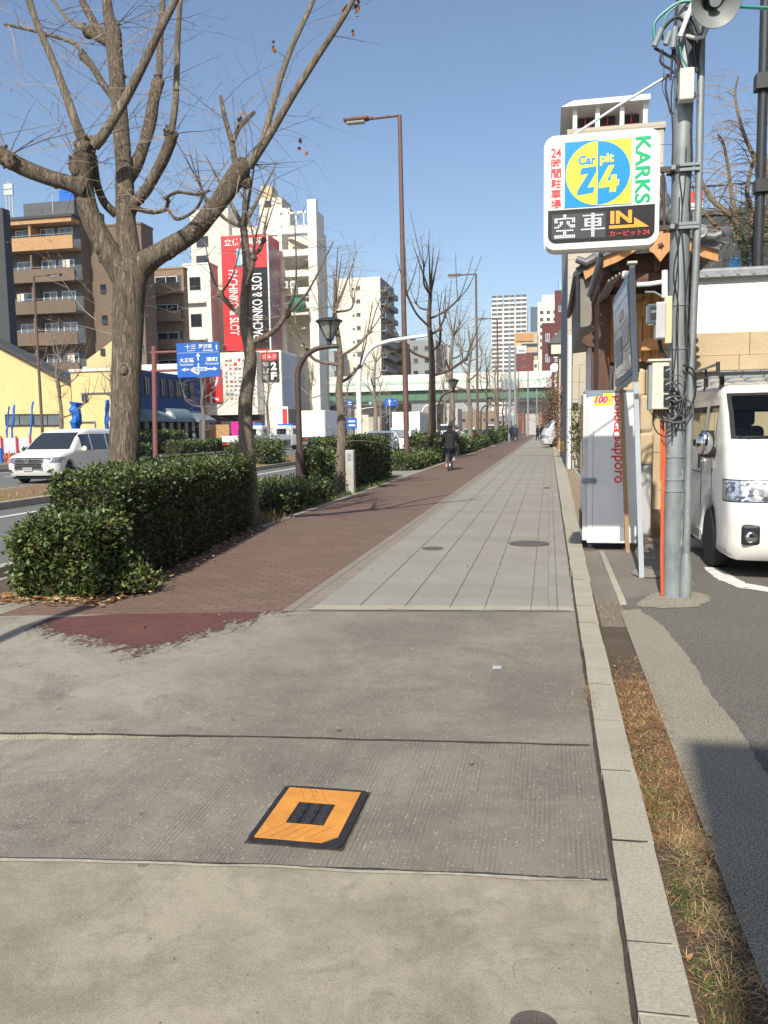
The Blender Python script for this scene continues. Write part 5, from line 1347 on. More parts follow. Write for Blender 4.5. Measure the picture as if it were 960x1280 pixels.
mb = MB(); mb.rbox(.84, .93, 14.5, 16.6, .3, 3.75, .005, 'wood_dark'); mb.build('side_panel', gt)
mb = MB(); mb.prism([(0, 0), (-.12, .03), (-.2, .1), (-.16, .2), (-.05, .24), (.02, .34), (0.1, .36), (.1, 0)], (.82, 16.5, 3.0), XU, ZU, (0, .16, 0), 'wood_dark'); mb.box(.80, .95, 13.6, 16.9, 3.80, 3.93, 'wood_dark'); mb.build('beam_end', gt, bev=.01)
mb = MB(); q = g(783, 343, 12.6); mb.rbox(q.x-.06, q.x+.03, 12.55, 12.72, q.z-.04, q.z+.045, .015, 'white_metal'); mb.lathe([(.035, 0), (.038, .03), (.02, .035)], 'grey_metal', (q.x+.0, 12.55, q.z), (0, -1, 0), 14); mb.tube([(q.x, 12.7, q.z), (q.x+.06, 13.1, q.z+.12)], .015, 'white_metal', 6)
tag(mb.build('spot_lamp'), 'small white spotlight clamped below the temple gate eaves', 'spotlight')
mb = MB(); q0, q1 = g(770, 350, 12.8), g(752, 382, 14.5)
for k in range(4): mb.tube([q0+Vector((.05*k-.1, 0, .03*k)), q1+Vector((.05*k-.1, 0, .03*k))], .02, 'soffit_grey', 5)
mb.build('eave_batten', gt, smooth=False)
# second, longer roof behind the gate
g2 = thing('temple_gatehouse', 'further temple roof behind the gate with dark gutter and tan bargeboard', 'temple building', (1.6, 20, 0))
mb = MB(); z0 = 4.62
mb.prism([(.55, z0), (1.6, z0+.75), (2.65, z0), (2.65, z0-.1), (1.6, z0+.62), (.55, z0-.1)], (0, 17.5, 0), XU, ZU, (0, 6.5, 0), 'tile_grey')
for k in range(30): mb.tube([(.53, 17.55+k*.215, z0+.02), (1.6, 17.55+k*.215, z0+.78)], .04, 'tile_grey', 6)
mb.build('roof', g2)
mb = MB(); mb.prism([(.66, z0-.04), (1.6, z0+.6), (1.6, z0+.42), (.7, z0-.2)], (0, 17.42, 0), XU, ZU, (0, .06, 0), 'wood_orange'); mb.build('bargeboard', g2)
mb = MB(); mb.lathe([(.13, 0), (.13, .06), (.1, .08), (.04, .08)], 'tile_pale', (1.0, 17.35, z0+.3), (0, -1, 0), 16); mb.tube([(.9, 17.4, z0+.22), (.7, 17.38, z0+.12), (.52, 17.36, z0+.2)], [.1, .09, .07], 'tile_grey', 10); mb.build('ridge_end_tile', g2)
mb = MB(); mb.tube([(.52, 17.4, z0-.08), (.52, 24, z0-.08)], .06, 'dark_metal', 8); mb.tube([(.55, 17.45, z0-.1), (.56, 17.45, 3.6)], .045, 'dark_metal', 8); mb.build('gutter', g2)
mb = MB(); mb.prism([(.6, z0-.12), (.62, 3.5), (1.1, 3.55), (1.1, z0)], (0, 17.6, 0), XU, ZU, (0, 6.3, 0), 'soffit_grey'); mb.build('eaves', g2, smooth=False)
mb = MB(); mb.box(1.0, 2.6, 18, 24, 0, 4.6, 'plaster_white'); mb.build('wall', g2)

# ---- windows shared by all buildings
_wc = {}
def wmesh(w, h, style):
    k = (round(w, 2), round(h, 2), style)
    if k in _wc: return _wc[k]
    mb = MB(); f = min(.07, w*.08)
    fm = {'white': 'white_metal', 'dark': 'dark_metal', 'grey': 'grey_metal', 'plain': 'grey_metal'}[style.split('_')[0]]
    gm = 'grey_glass' if style.endswith('light') else 'dark_glass'
    mb.box(-w/2, w/2, -.05, .04, -h/2, -h/2+f, fm); mb.box(-w/2, w/2, -.05, .04, h/2-f, h/2, fm)
    for x in (-w/2, -f*.35, w/2-f): mb.box(x, x+f*(.7 if x == -f*.35 else 1), -.045, .04, -h/2+f, h/2-f, fm)
    mb.box(-w/2+f, w/2-f, -.012, .02, -h/2+f, h/2-f, gm)
    o = mb.build('window', None, smooth=False, world=False); me = o.data; bpy.data.objects.remove(o); _wc[k] = me
    return me
def window(parent, x, y, z, w, h, style='white', face='-y', name='window'):
    o = bpy.data.objects.new(name, wmesh(w, h, style)); COL.objects.link(o); o.parent = parent
    og = world_org(parent); o.location = Vector((x, y, z))-og
    o.rotation_euler = (0, 0, {'-y': 0, '+x': R(90), '-x': R(-90)}[face]); return o
def part_copy(src, loc): c = src.copy(); COL.objects.link(c); c.location = src.location+Vector(loc); return c
def block(name, label, cat, x0, x1, y0, y1, z1, mat, z0=-.1, parapet=.0, group=None):
    b = thing(name, label, cat, ((x0+x1)/2, (y0+y1)/2, 0), group)
    mb = MB(); mb.box(x0, x1, y0, y1, z0, z1, mat)
    if parapet:
        t = .25
        for a in ((x0-.06, x1+.06, y0-.06, y0+t), (x0-.06, x1+.06, y1-t, y1+.06), (x0-.06, x0+t, y0+t+.003, y1-t-.003), (x1-t, x1+.06, y0+t+.003, y1-t-.003)): mb.box(*a, z1+.002, z1+parapet, mat)
    mb.build('wall', b, smooth=False); return b
# tall beige building behind the temple
b = block('beige_building', 'tall beige building with roof canopy behind the parking sign', 'building', .62, 3.72, 30, 46, 11.35, 'f_beige', parapet=.2)
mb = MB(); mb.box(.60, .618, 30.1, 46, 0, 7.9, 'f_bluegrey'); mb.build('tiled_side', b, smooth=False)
mb = MB(); mb.prism([(.35, 12.25), (3.25, 12.25), (3.25, 12.42), (.75, 12.42)], (0, 29.8, 0), XU, ZU, (0, 9, 0), 'white_metal'); mb.build('canopy', b, smooth=False)
for x in (.75, 1.5, 2.3, 3.05):
    mb = MB(); mb.box(x, x+.14, 30.05, 30.3, 11.5, 12.25, 'white_metal'); mb.build('canopy_post', b, smooth=False)
for x in (.95, 1.7, 2.5):
    mb = MB(); mb.box(x, x+.52, 31, 31.1, 11.5, 12.22, 'dark_glass'); mb.box(x+.22, x+.27, 30.9, 30.97, 11.5, 12.2, 'red_ink'); mb.box(x, x+.52, 30.9, 30.97, 11.85, 11.9, 'red_ink'); mb.build('roof_window', b, smooth=False)
for x in (1.35, 2.15, 2.95): window(b, x, 29.985, 11.0, .55, .35, 'dark', '-y')
mb = MB(); mb.rbox(.72, 1.02, 29.85, 30, 1.5, 3.6, .02, 'f_beige'); mb.box(.8, 1.0, 29.8, 29.86, 2.05, 2.3, 'dark_metal'); mb.build('service_box', b)
# dark building right with roof railing
b = block('dark_building', 'dark grey building with thin roof railing behind the garden trees', 'building', 3.9, 14, 26, 40, 7.5, 'f_dark', parapet=.15)
mb = MB(); mb.tube([(3.9, 26.1, 8.35), (14, 26.1, 8.35)], .03, 'dark_metal', 6)
for k in range(70): mb.tube([(3.95+k*.145, 26.1, 7.6), (3.95+k*.145, 26.1, 8.35)], .010, 'dark_metal', 4, caps=False)
mb.build('railing', b)
M('blue_pane', (.03, .10, .22), .15, .4, 2)
mb = MB(); mb.box(5.1, 5.9, 25.94, 25.99, 5.0, 6.3, 'blue_pane'); mb.box(4.95, 5.05, 25.94, 26.0, 4.9, 6.4, 'dark_metal'); mb.build('window', b, smooth=False)
mb = MB(); q = aty(869, 247, 24); mb.box(q.x-.16, q.x+.20, 24, 24.12, q.z-.13, q.z+.17, 'red_ink'); mb.text('0', (q.x+.0, 23.99, q.z-.06), XU, ZU, .1, .15, 'sign_white', .001, .05); mb.box(q.x-.1, q.x+.2, 24, 24.1, q.z-.3, q.z-.135, 'white_metal'); mb.tube([(q.x, 24.05, 0), (q.x, 24.05, q.z-.2)], .05, 'grey_metal', 8)
tag(mb.build('roof_sign'), 'small red and white sign board peeking past the utility pole', 'sign')
mb = MB(); mb.tube([(3.68, 16.2, -.1), (3.66, 16.2, 10)], .085, 'dark_metal', 12); q = aty(951, 104, 16.2); mb.box(q.x-.10, q.x+.3, 16.05, 16.3, q.z-.13, q.z+.13, 'dark_metal'); q = aty(950, 233, 16.2); mb.box(q.x-.10, q.x+.3, 16.05, 16.3, q.z-.12, q.z+.10, 'dark_metal')
tag(mb.build('mast'), 'dark mast with two boxes at the right picture edge', 'mast')
M('brown_needle', (.12, .085, .04), .8, .3, 9)
# evergreen sprigs by the picture edge
mb = MB(); rr = random.Random(3)
for i in range(1100):
    c = Vector((3.85, 17, 0))+Vector((rr.gauss(0, .25), rr.gauss(0, .3), 5.0+rr.gauss(0, .45))); d = Vector((rr.gauss(0, 1), rr.gauss(0, 1), rr.gauss(0, .6))).normalized()*.1; s = d.orthogonal().normalized()*.012
    mb.add([c-s, c+s, c+d+s*.4, c+d-s*.4], [(0, 1, 2, 3)], rr.choice(('leaf_dark', 'leaf_dark', 'leaf_mid', 'brown_needle')))
ev = thing('evergreen_tree', 'small dark evergreen at the right picture edge above the wall', 'tree', (3.75, 17, 0)); mb.build('crown', ev, smooth=False, fixn=False)
mb = MB(); mb.tube([(3.8, 17, 0), (3.76, 17, 5.4)], [.07, .02], 'bark_black', 7); mb.build('trunk', ev)

# further houses along the walk
b = block('shop_house', 'narrow cream shop house with overhanging roof and white sign far along the walk', 'house', .55, 5, 49, 58, 6.2, 'f_tan')
mb = MB(); mb.prism([(-.1, 6.2), (1.2, 7.6), (5, 7.6), (5, 6.2)], (0, 48.6, 0), XU, ZU, (0, 9.4, 0), 'tile_grey'); mb.box(.1, 1.2, 48.7, 49, 5.6, 6.19, 'f_cream'); mb.build('roof', b, smooth=False)
window(b, 1.0, 48.98, 3.4, .7, 1.2, 'dark')
mb = MB(); q = aty(695, 432, 62); q2 = aty(713, 416, 62); mb.box(q.x, q2.x+.3, 62, 62.2, q.z, q2.z, 'sign_white'); mb.lathe([(.16, 0), (.16, .02), (.1, .02), (.1, 0)], 'red_ink', (q2.x-.1, 61.98, q2.z-.4), (0, -1, 0), 16); mb.box(q.x+.1, q2.x-.3, 61.98, 62, q.z+.1, q.z+.3, 'black_ink'); mb.tube([(q2.x, 62.1, 0), (q2.x, 62.1, q.z)], .06, 'grey_metal', 6); tag(mb.build('shop_sign'), 'white shop sign with red ring above the cream shop house', 'sign')
b = block('apartment_house', 'dark red apartment house with pale windows past the overpass', 'building', -1.6, 10, 185, 230, 23.2, 'f_red', parapet=.5)
for r_ in range(4):
    for k in range(4): window(b, -.4+k*1.7+(.3 if k % 2 else 0), 184.98, 20.6-r_*4.4, .85, 1.7, 'white_light')
for r_ in range(4):
    for k in range(6): window(b, -1.62, 188+k*6, 20.6-r_*4.4, 1.3, 1.7, 'white_light', '-x')
b = block('brick_tower', 'narrow dark red tower behind the dark red apartment house', 'building', 1.4, 11, 232, 245, 37.5, 'f_red', parapet=.4)
window(b, 3, 231.98, 33, 1.2, 1.6, 'white_light'); window(b, 4.8, 231.98, 33, 1.2, 1.6, 'white_light')
b = block('blue_tower', 'slim sky blue tower block beside the beige building', 'building', 2.8, 14, 262, 275, 45.5, 'f_skyblue', parapet=.3)
for k in range(5): window(b, 4+k*1.8, 261.98, 44, 1.2, 1.6, 'white_light')
# ================================================================== FAR TOWERS AND THE OVERPASS
def px(x, y, Y): return aty(x, y, Y)
def span(x0, x1, ytop, Y): a, b = aty(x0, ytop, Y), aty(x1, ytop, Y); return a.x, b.x, (a.z+b.z)/2
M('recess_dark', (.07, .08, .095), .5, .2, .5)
def balcony_tower(name, label, x0, x1, y0, y1, z1, wall, rows, z0, fh, slab_h, nbay, side=None, group=None):
    b = block(name, label, 'building', x0, x1, y0, y1, z1, wall, group=group)
    first = None
    bw = (x1-x0)/nbay
    for r_ in range(rows):
        for k in range(nbay):
            a = x0+bw*k+bw*.06; c = x0+bw*(k+1)-bw*.06; z = z0+r_*fh
            if first is None:
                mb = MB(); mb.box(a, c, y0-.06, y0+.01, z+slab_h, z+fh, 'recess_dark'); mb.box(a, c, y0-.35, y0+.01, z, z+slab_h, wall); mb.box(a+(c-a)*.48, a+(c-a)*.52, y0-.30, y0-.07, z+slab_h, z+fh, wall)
                first = mb.build('balcony', b, smooth=False); continue
            part_copy(first, (bw*k, 0, r_*fh))
    return b
x0, x1, z1 = span(614, 659, 384, 660)
b = balcony_tower('tower_block', 'very tall pale tower block with rows of balconies beyond the overpass', x0, x1, 660, 690, z1, 'f_tower', 26, 16, 3.35, 1.5, 3)
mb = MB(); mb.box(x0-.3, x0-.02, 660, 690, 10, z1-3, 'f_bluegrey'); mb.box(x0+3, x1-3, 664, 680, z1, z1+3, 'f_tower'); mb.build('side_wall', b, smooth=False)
x0, x1, z1 = span(672, 698, 380, 420)
b = block('tower_block', 'pale stepped tower with dark side between two red buildings', 'building', x0, x1, 420, 450, z1, 'f_cream', parapet=1)
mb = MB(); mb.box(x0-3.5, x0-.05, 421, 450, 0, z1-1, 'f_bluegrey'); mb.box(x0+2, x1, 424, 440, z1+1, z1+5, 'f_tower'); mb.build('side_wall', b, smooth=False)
for r_ in range(6):
    for k in range(3): window(b, x0+2+k*3.2, 419.95, z1-4-r_*3.4, 1.6, 1.5, 'dark')
x0, x1, z1 = span(643, 672, 417, 250)
b = block('office_block', 'tan and orange office block with white sign above the overpass', 'building', x0, x1, 250, 268, z1, 'f_tan', parapet=.4)
mb = MB(); mb.box(x0+.3, x1-1.2, 249.7, 249.95, z1-2.2, z1-.1, 'f_orange'); mb.build('top_band', b, smooth=False)
for r_ in range(4): window(b, (x0+x1)/2+1, 249.95, z1-3.4-r_*2.6, 4.6, .9, 'dark')
mb = MB(); q0, q1 = px(646, 442, 249), px(658, 432, 249); mb.box(q0.x, q1.x, 249, 249.3, q0.z, q1.z, 'sign_white'); mb.box(q0.x+.4, q1.x-.4, 248.97, 249, q0.z+.5, q0.z+1.1, 'grey_metal'); mb.build('roof_sign', b, smooth=False)
x0, x1, z1 = span(644, 666, 442, 222)
b = block('low_red_block', 'plain dull red block just above the overpass parapet', 'building', x0, x1, 222, 240, z1, 'f_redbrown' if 'f_redbrown' in MATS else (facade('f_redbrown', (.17, .06, .055)) and 'f_redbrown'))
window(b, (x0+x1)/2, 221.97, z1-1.4, .8, .5, 'grey'); window(b, (x0+x1)/2, 221.97, z1-3.4, .8, .5, 'grey')
x0, x1, z1 = span(666, 673, 450, 224)
b = block('small_white_block', 'small white block beside the dull red block over the overpass', 'building', x0, x1, 224, 236, z1, 'f_white'); window(b, (x0+x1)/2, 223.97, z1-1.5, .7, .9, 'grey')
# white slab apartment tower
x0, x1, z1 = span(420, 475, 347, 185)
b = block('apartment_tower', 'white slab apartment tower with one column of small windows', 'building', x0, x1, 185, 202, z1, 'f_cream')
for r_ in range(11):
    z = z1-2.3-r_*2.95; window(b, x0+(x1-x0)*.50, 184.96, z, .95, .9, 'grey'); window(b, x0+(x1-x0)*.385, 184.96, z-.15, .5, .5, 'grey')
first = None
for r_ in range(12):
    z = z1-2.0-r_*2.95
    if first is None:
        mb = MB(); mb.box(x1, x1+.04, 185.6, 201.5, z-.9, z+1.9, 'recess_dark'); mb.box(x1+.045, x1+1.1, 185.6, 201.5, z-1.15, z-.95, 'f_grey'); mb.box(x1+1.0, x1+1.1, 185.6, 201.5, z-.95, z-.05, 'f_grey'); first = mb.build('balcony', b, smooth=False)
    else: part_copy(first, (0, 0, -r_*2.95))
first = None
for r_ in range(11):
    z = z1-2.6-r_*2.95
    if first is None: mb = MB(); mb.box(x0-1.3, x0-.01, 187, 192, z-.1, z+.05, 'f_cream'); mb.box(x0-1.3, x0-1.2, 187, 192, z+.05, z+1.0, 'f_grey'); mb.box(x0-1.2, x0-.1, 187, 187.1, z+.05, z+1.0, 'f_cream'); first = mb.build('side_balcony', b, smooth=False)
    else: part_copy(first, (0, 0, -r_*2.95))
x0, x1, z1 = span(482, 512, 420, 230); block('dark_block', 'dark apartment block partly behind the white slab tower', 'building', x0, x1, 230, 250, z1, 'f_grey')
x0, x1, z1 = span(492, 507, 428, 200); b = block('brick_block', 'brown brick block right of the white slab tower', 'building', x0, x1, 200, 215, z1, 'f_brown_light')
for r_ in range(3): window(b, (x0+x1)/2, 199.95, z1-2-r_*3, 1.4, 1.2, 'dark')
x0, x1, z1 = span(512, 545, 425, 205); b = block('grey_block', 'plain grey block behind the dark trunked tree', 'building', x0, x1, 205, 225, z1, 'f_grey')
for r_ in range(3):
    for k in range(2): window(b, x0+1.5+k*2.8, 204.95, z1-2-r_*3, 1.2, 1.2, 'grey')
x0, x1, z1 = span(398, 422, 440, 175); b = block('pale_blue_block', 'low pale blue building left of the white slab tower', 'building', x0, x1, 172, 184, z1, 'f_grey')
for k in range(3): window(b, x0+1+k*1.5, 171.95, z1-3.5, 1.1, 1.4, 'white_light')
# overpass
OY = 158
ov = thing('overpass', 'elevated road overpass with white parapet and green girder across the street', 'overpass', (-10, OY, 0))
zt, zm, zb = px(560, 467, OY).z, px(560, 487, OY).z, px(560, 501, OY).z
OX0, OX1 = px(392, 480, OY).x-40, px(690, 480, OY).x
mb = MB(); mb.box(OX0, OX1, OY, OY+12, zm, zt, 'f_parapet'); mb.build('parapet', ov, smooth=False)
mb = MB(); mb.box(OX0, OX1, OY-.05, OY-.01, zm+1.2, zm+1.7, 'pale_green' if 'pale_green' in MATS else (M('pale_green', (.42, .56, .44), .7, .1, .5) and 'pale_green')); mb.build('stripe', ov, smooth=False)
mb = MB(); mb.box(OX0, OX1, OY+.8, OY+11, zb, zm-.01, 'f_girder')
k = OX0
while k < OX1-1: mb.box(k, k+.12, OY+.6, OY+.79, zb+.1, zm-.1, 'f_girder'); k += 2.4
mb.build('girder', ov, smooth=False)
mb = MB(); mb.box(OX0, OX1, OY+.5, OY+.79, zb, zb+.22, 'dark_metal'); mb.box(OX0, OX1, OY+.4, OY+1.2, zb-.4, zb-.003, 'f_dark'); mb.build('girder_flange', ov, smooth=False)
for xx in (-3.2, -34, -52, -70):
    mb = MB(); mb.box(xx-1.2, xx+1.2, OY+3, OY+8, -.1, zb-.4, 'f_concrete'); mb.box(xx-3.2, xx+3.2, OY+2.5, OY+9, zb-2.2, zb-.41, 'f_concrete'); mb.build('pier', ov, smooth=False)
mb = MB(); mb.tube([(1.2, OY-1, -.1), (1.2, OY-1, zt)], .22, 'white_metal', 8)
for k in range(6): mb.box(.75, 1.65, OY-1.3, OY-.7, 3+k*2.2, 3.15+k*2.2, 'white_metal')
mb.lathe([(.01, 0), (.75, .25), (.8, .3), (.75, .3)], 'white_metal', (1.0, OY-1.4, zt+.4), (-.2, -1, .2), 16); mb.build('antenna_mast', ov)
# what lies beyond the overpass: brown blocks closing the street
cc = random.Random(44)
lbs = ['grey', 'brown', 'pale', 'dark']
for i, (xa_, xb_, yt, Yd, mt2, lb) in enumerate(((700, 660, 505, 330, 'f_brown_light', 'brown brick building seen below the right end of the overpass'), (655, 622, 520, 400, 'f_grey', 'small grey building seen below the overpass by the far lamps'), (620, 575, 515, 420, 'f_brown_light', 'brownish building below the middle of the overpass'), (572, 520, 512, 380, 'f_concrete', 'pale concrete building below the overpass behind the box truck'), (518, 470, 512, 260, 'f_concrete', 'pale building below the overpass behind the blue arrow signs'), (468, 396, 506, 240, 'f_grey', 'grey building below the left end of the overpass'))):
    x0, x1, z1 = span(xb_, xa_, yt, Yd)
    b = block('street_block', lb, 'building', x0, x1, Yd, Yd+20, z1, mt2, parapet=.3)
    for k in range(5): window(b, x0+(x1-x0)*(k+.5)/5, Yd-.03, z1*.55, (x1-x0)*.1, 1.4, 'dark')

# ================================================================== LEFT-HAND BUILDINGS
# brown apartment house with balconies
AY = 76
x0, x1, z1 = span(-60, 100, 281, AY)
b = block('apartment_house', 'large brown apartment house with orange topped balconies across the road', 'building', x0, x1, AY, AY+14, z1, 'f_brown')
fh = 3.05; first = None
M('orange_band', (.42, .25, .12), .8, .08, 2)
for r_ in range(7):
    z = z1-.9-r_*fh; m_ = 'orange_band' if r_ < 1 else 'f_brown'
    for k in range(3):
        w_ = (x1-x0)/3; a, c = x0+w_*k, x0+w_*(k+1)
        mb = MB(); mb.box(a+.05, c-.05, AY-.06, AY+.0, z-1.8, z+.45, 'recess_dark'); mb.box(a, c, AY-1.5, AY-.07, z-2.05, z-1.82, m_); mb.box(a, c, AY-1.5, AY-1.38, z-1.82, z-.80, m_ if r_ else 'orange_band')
        mb.box(a, a+.2, AY-1.37, AY-.07, z-1.82, z+.6, m_); mb.tube([(a, AY-1.44, z-.62), (c, AY-1.44, z-.62)], .03, 'grey_metal', 4)
        bl = mb.build('balcony', b, smooth=False)
        mb = MB(); mb.rbox(a+.5, a+1.3, AY-.9, AY-.5, z-1.8, z-1.15, .03, 'white_metal'); mb.build('air_conditioner', b)
        if (r_+k) % 3 == 0: mb = MB(); [mb.box(c-1.9+i*.42, c-1.55+i*.42, AY-1.05, AY-1.02, z-.75+.1*(i % 2), z+.02, ('plaster_white', 'cloth_jean', 'f_tan')[(i+r_) % 3]) for i in range(3)]; mb.build('laundry', b, smooth=False)
        for j in (.25, .68): window(b, a+w_*j, AY-.1, z-.7, 1.5, 1.9, 'white_light')
mb = MB(); mb.box(x0-.3, x1+.2, AY-1.7, AY+14, z1+.0, z1+.25, 'f_dark'); mb.box(x0, x1, AY-1.55, AY-.07, z1-.45, z1-.003, 'orange_band'); mb.build('roof_edge', b, smooth=False)
mb = MB(); q0, q1 = px(31, 290, AY+4), px(92, 250, AY+4); mb.box(q0.x, q1.x, AY+4, AY+10, z1+.25, q1.z, 'f_grey' if 0 else 'f_slate' if 'f_slate' in MATS else (facade('f_slate', (.10, .105, .115), lines=.8) and 'f_slate')); mb.build('plant_room', b, smooth=False)
mb = MB(); q0, q1 = px(74, 250, AY+6), px(92, 236, AY+6); mb.box(q0.x, q1.x, AY+6, AY+8, q0.z-.5, q1.z, 'tarp_blue'); mb.build('water_tank', b, smooth=False)
mb = MB(); q0, q1 = px(50, 290, AY+1), px(63, 276, AY+1); mb.rbox(q0.x, q1.x, AY+1, AY+2.5, z1+.25, q1.z, .05, 'white_metal'); mb.build('roof_unit', b)
mb = MB(); q0 = px(14, 290, AY+1)
for dx in (0, .35, -.35): mb.tube([(q0.x+dx, AY+1, z1+.25), (q0.x+dx, AY+1, z1+4.6-abs(dx)*3)], .06, 'pale_steel', 6)
for dz in (3.2, 3.8): mb.box(q0.x-.5, q0.x+.5, AY+.9, AY+1.1, z1+dz, z1+dz+.5, 'pale_steel')
mb.build('antenna', b)
mb = MB()
for xx in (67,): q0 = px(xx, 280, AY+1); mb.tube([(q0.x, AY+1, z1), (q0.x, AY+1, z1+3)], .03, 'pale_steel', 4)
mb.build('antenna', b)
x0b, x1b, z1b = span(97, 176, 283, AY+1.5)
b = block('apartment_wing', 'dark brown blind wing of the apartment house right behind the large tree', 'building', x0b, x1b, AY+1.5, AY+4, z1b, 'f_brown', parapet=.2)
for r_ in range(6): window(b, x0b+2.5, AY+1.46, z1b-3-r_*3.05, .6, .9, 'dark'); window(b, x0b+6.5, AY+1.46, z1b-6-r_*3.05, .5, .9, 'grey')
x0c, x1c, z1c = span(186, 229, 337, AY+10)
b = block('apartment_wing', 'lighter brown balconied wing between the large tree and the white parlour', 'building', x0c, x1c, AY+10, AY+11, z1c, 'f_brown_light', parapet=.2)
for r_ in range(6):
    z = z1c-1-r_*3.0; mb = MB(); mb.box(x0c+.3, x1c-.3, AY+9.92, AY+9.99, z-1.3, z+.3, 'recess_dark'); mb.box(x0c, x1c, AY+8.9, AY+9.9, z-1.7, z-1.5, 'f_brown_light'); mb.box(x0c, x1c, AY+8.9, AY+9.0, z-1.5, z-.6, 'f_brown_light'); mb.build('balcony', b, smooth=False)
    window(b, (x0c+x1c)/2, AY+9.88, z-.5, 2.6, 1.5, 'white')
x0, x1, z1 = span(-60, 3, 262, 58); b = block('dark_slab', 'dark building slab at the left picture edge', 'building', x0, x1, 58, 58.9, z1, 'f_dark'); window(b, x1-1.5, 57.96, z1-3, 1.0, 1.4, 'dark')
# yellow workshop with shed roof
YY = 47
q0, q1, q2 = px(-40, 415, YY), px(88, 481, YY), px(-40, 560, YY)
b = thing('yellow_building', 'yellow shed roofed building with blue tarpaulin wrapped poles across the road', 'building', (q1.x-5, YY+4, 0))
mb = MB(); mb.prism([(q0.x, 0), (q1.x, 0), (q1.x, q1.z), (q0.x, q0.z)], (0, YY, 0), XU, ZU, (0, 2.2, 0), 'f_yellow'); mb.build('wall', b, smooth=False)
mb = MB(); a, c = px(88, 480, YY), px(-40, 413, YY); mb.add([(a.x+.3, YY-.3, a.z-.1), (c.x, YY-.3, c.z+.05), (c.x, YY+1.3, c.z+.1), (a.x+.3, YY+1.3, a.z-.05), (a.x+.3, YY-.3, a.z+.08), (c.x, YY-.3, c.z+.25), (c.x, YY+1.3, c.z+.3), (a.x+.3, YY+1.3, a.z+.13)], [(0, 1, 2, 3), (4, 5, 6, 7), (0, 1, 5, 4), (1, 2, 6, 5), (2, 3, 7, 6), (3, 0, 4, 7)], 'f_dark'); mb.build('roof', b, smooth=False)
a, c = px(88, 463, YY-.5), px(140, 462, YY-.5)
mb = MB(); mb.box(a.x, c.x, YY-.5, YY+1.6, 0, a.z, 'f_yellow'); mb.box(a.x-.06, c.x+.06, YY-.6, YY-.5, a.z-.1, a.z+.06, 'f_cream'); mb.build('annexe', b, smooth=False)
q = px(106, 497, YY-.55); window(b, q.x, YY-.54, q.z, .42, .5, 'grey'); 
for xx, yy, ww in ((120, 491, 1.0), (110, 527, .5)): q = px(xx, yy, YY-.5); mb = MB(); mb.box(q.x-ww, q.x+ww, YY-.62, YY-.5, q.z-.03, q.z+.03, 'grey_metal'); mb.tube([(q.x+ww, YY-.6, q.z), (q.x+ww, YY-.6, q.z-.5)], .03, 'grey_metal', 5); mb.build('awning_rail', b)
for xx in (25, 60): q = px(xx, 525, YY); window(b, q.x, YY-.04, q.z, 2.0, .75, 'dark_light')
a, c = px(108, 450, YY+9), px(144, 425, YY+9)
b2 = thing('gabled_house', 'small pale yellow gabled house wall behind the yellow building', 'house', (a.x+1.5, YY+12, 0))
mb = MB(); mb.prism([(a.x, 0), (c.x+1, 0), (c.x+1, c.z+.3), (c.x, c.z+.1), (a.x, a.z)], (0, YY+9, 0), XU, ZU, (0, .6, 0), 'f_yellow_pale' if 'f_yellow_pale' in MATS else (facade('f_yellow_pale', (.55, .47, .25)) and 'f_yellow_pale')); mb.build('wall', b2, smooth=False); q = px(129, 440, YY+9); window(b2, q.x, YY+8.95, q.z, .35, .5, 'dark')
# poles wrapped in blue tarpaulin and site fence
for i, (xx, y0, y1, r_, lb) in enumerate(((8, 508, 545, .05, 'leftmost thin slanting blue wrapped pole before the yellow wall'), (15, 506, 545, .06, 'second thin blue wrapped pole from the left edge'), (38, 502, 545, .05, 'thin blue wrapped pole behind the white minivan bonnet'), (95, 503, 533, .28, 'thick bulging blue tarpaulin bundle on a pole'), (134, 500, 535, .12, 'blue wrapped pole right before the large tree trunk'))):
    a, c = px(xx, y1, 42), px(xx+(3 if i < 3 else 0), y0, 42); mb = MB()
    mb.tube([Vector((a.x, 42, 0))]+[a.lerp(c, k/6)+Vector((rr.gauss(0, .02), 0, 0)) for k in range(7)], [.03]+[r_*(.8+.4*math.sin(k*1.9+i)**2) for k in range(7)], 'tarp_blue', 10, wob=.3, seed=i); tag(mb.build('wrapped_pole'), lb, 'wrapped pole', 'blue wrapped poles')
sf = thing('site_fence', 'low pale site hoarding with red posts before the yellow building', 'fence', px(10, 575, 40.5))
mb = MB(); a, c = px(-40, 575, 40.5), px(38, 547, 40.5); mb.box(a.x, c.x, 40.5, 40.58, .45, c.z, 'hoarding' if 'hoarding' in MATS else (M('hoarding', (.50, .52, .58), .6, .06, 2) and 'hoarding')); mb.build('panel', sf)
for xx in (-30, -12, 2, 21, 38): q = px(xx, 560, 40.4); mb = MB(); mb.tube([(q.x, 40.4, 0), (q.x, 40.4, c.z+.1)], .05, 'red_ink', 6); mb.build('post', sf)
mb = MB(); rr = random.Random(6)
for k in range(26): x = a.x+(c.x-a.x)*k/25; mb.tube([(x, 40.2, .05), (x+.35, 40.15, .5)], .05, 'rust_red' if 'rust_red' in MATS else (M('rust_red', (.30, .07, .035), .7, .2, 5) and 'rust_red'), 5)
mb.build('barrier_bars', sf)
q = px(12, 572, 38.5); mb = MB(); mb.lathe([(.17, 0), (.17, .03), (.12, .04), (.02, .62), (.015, .66)], 'cone_orange', (q.x, 38.5, .03), (0, 0, 1), 14); tag(mb.build('traffic_cone'), 'orange traffic cone at the kerb before the site fence', 'traffic cone')
q = px(1, 572, 39); mb = MB(); mb.tube([(q.x, 39, 0), (q.x, 39, .8)], .10, 'tarp_blue', 8); tag(mb.build('blue_bag'), 'small blue bundle at the left edge by the site fence', 'bundle')
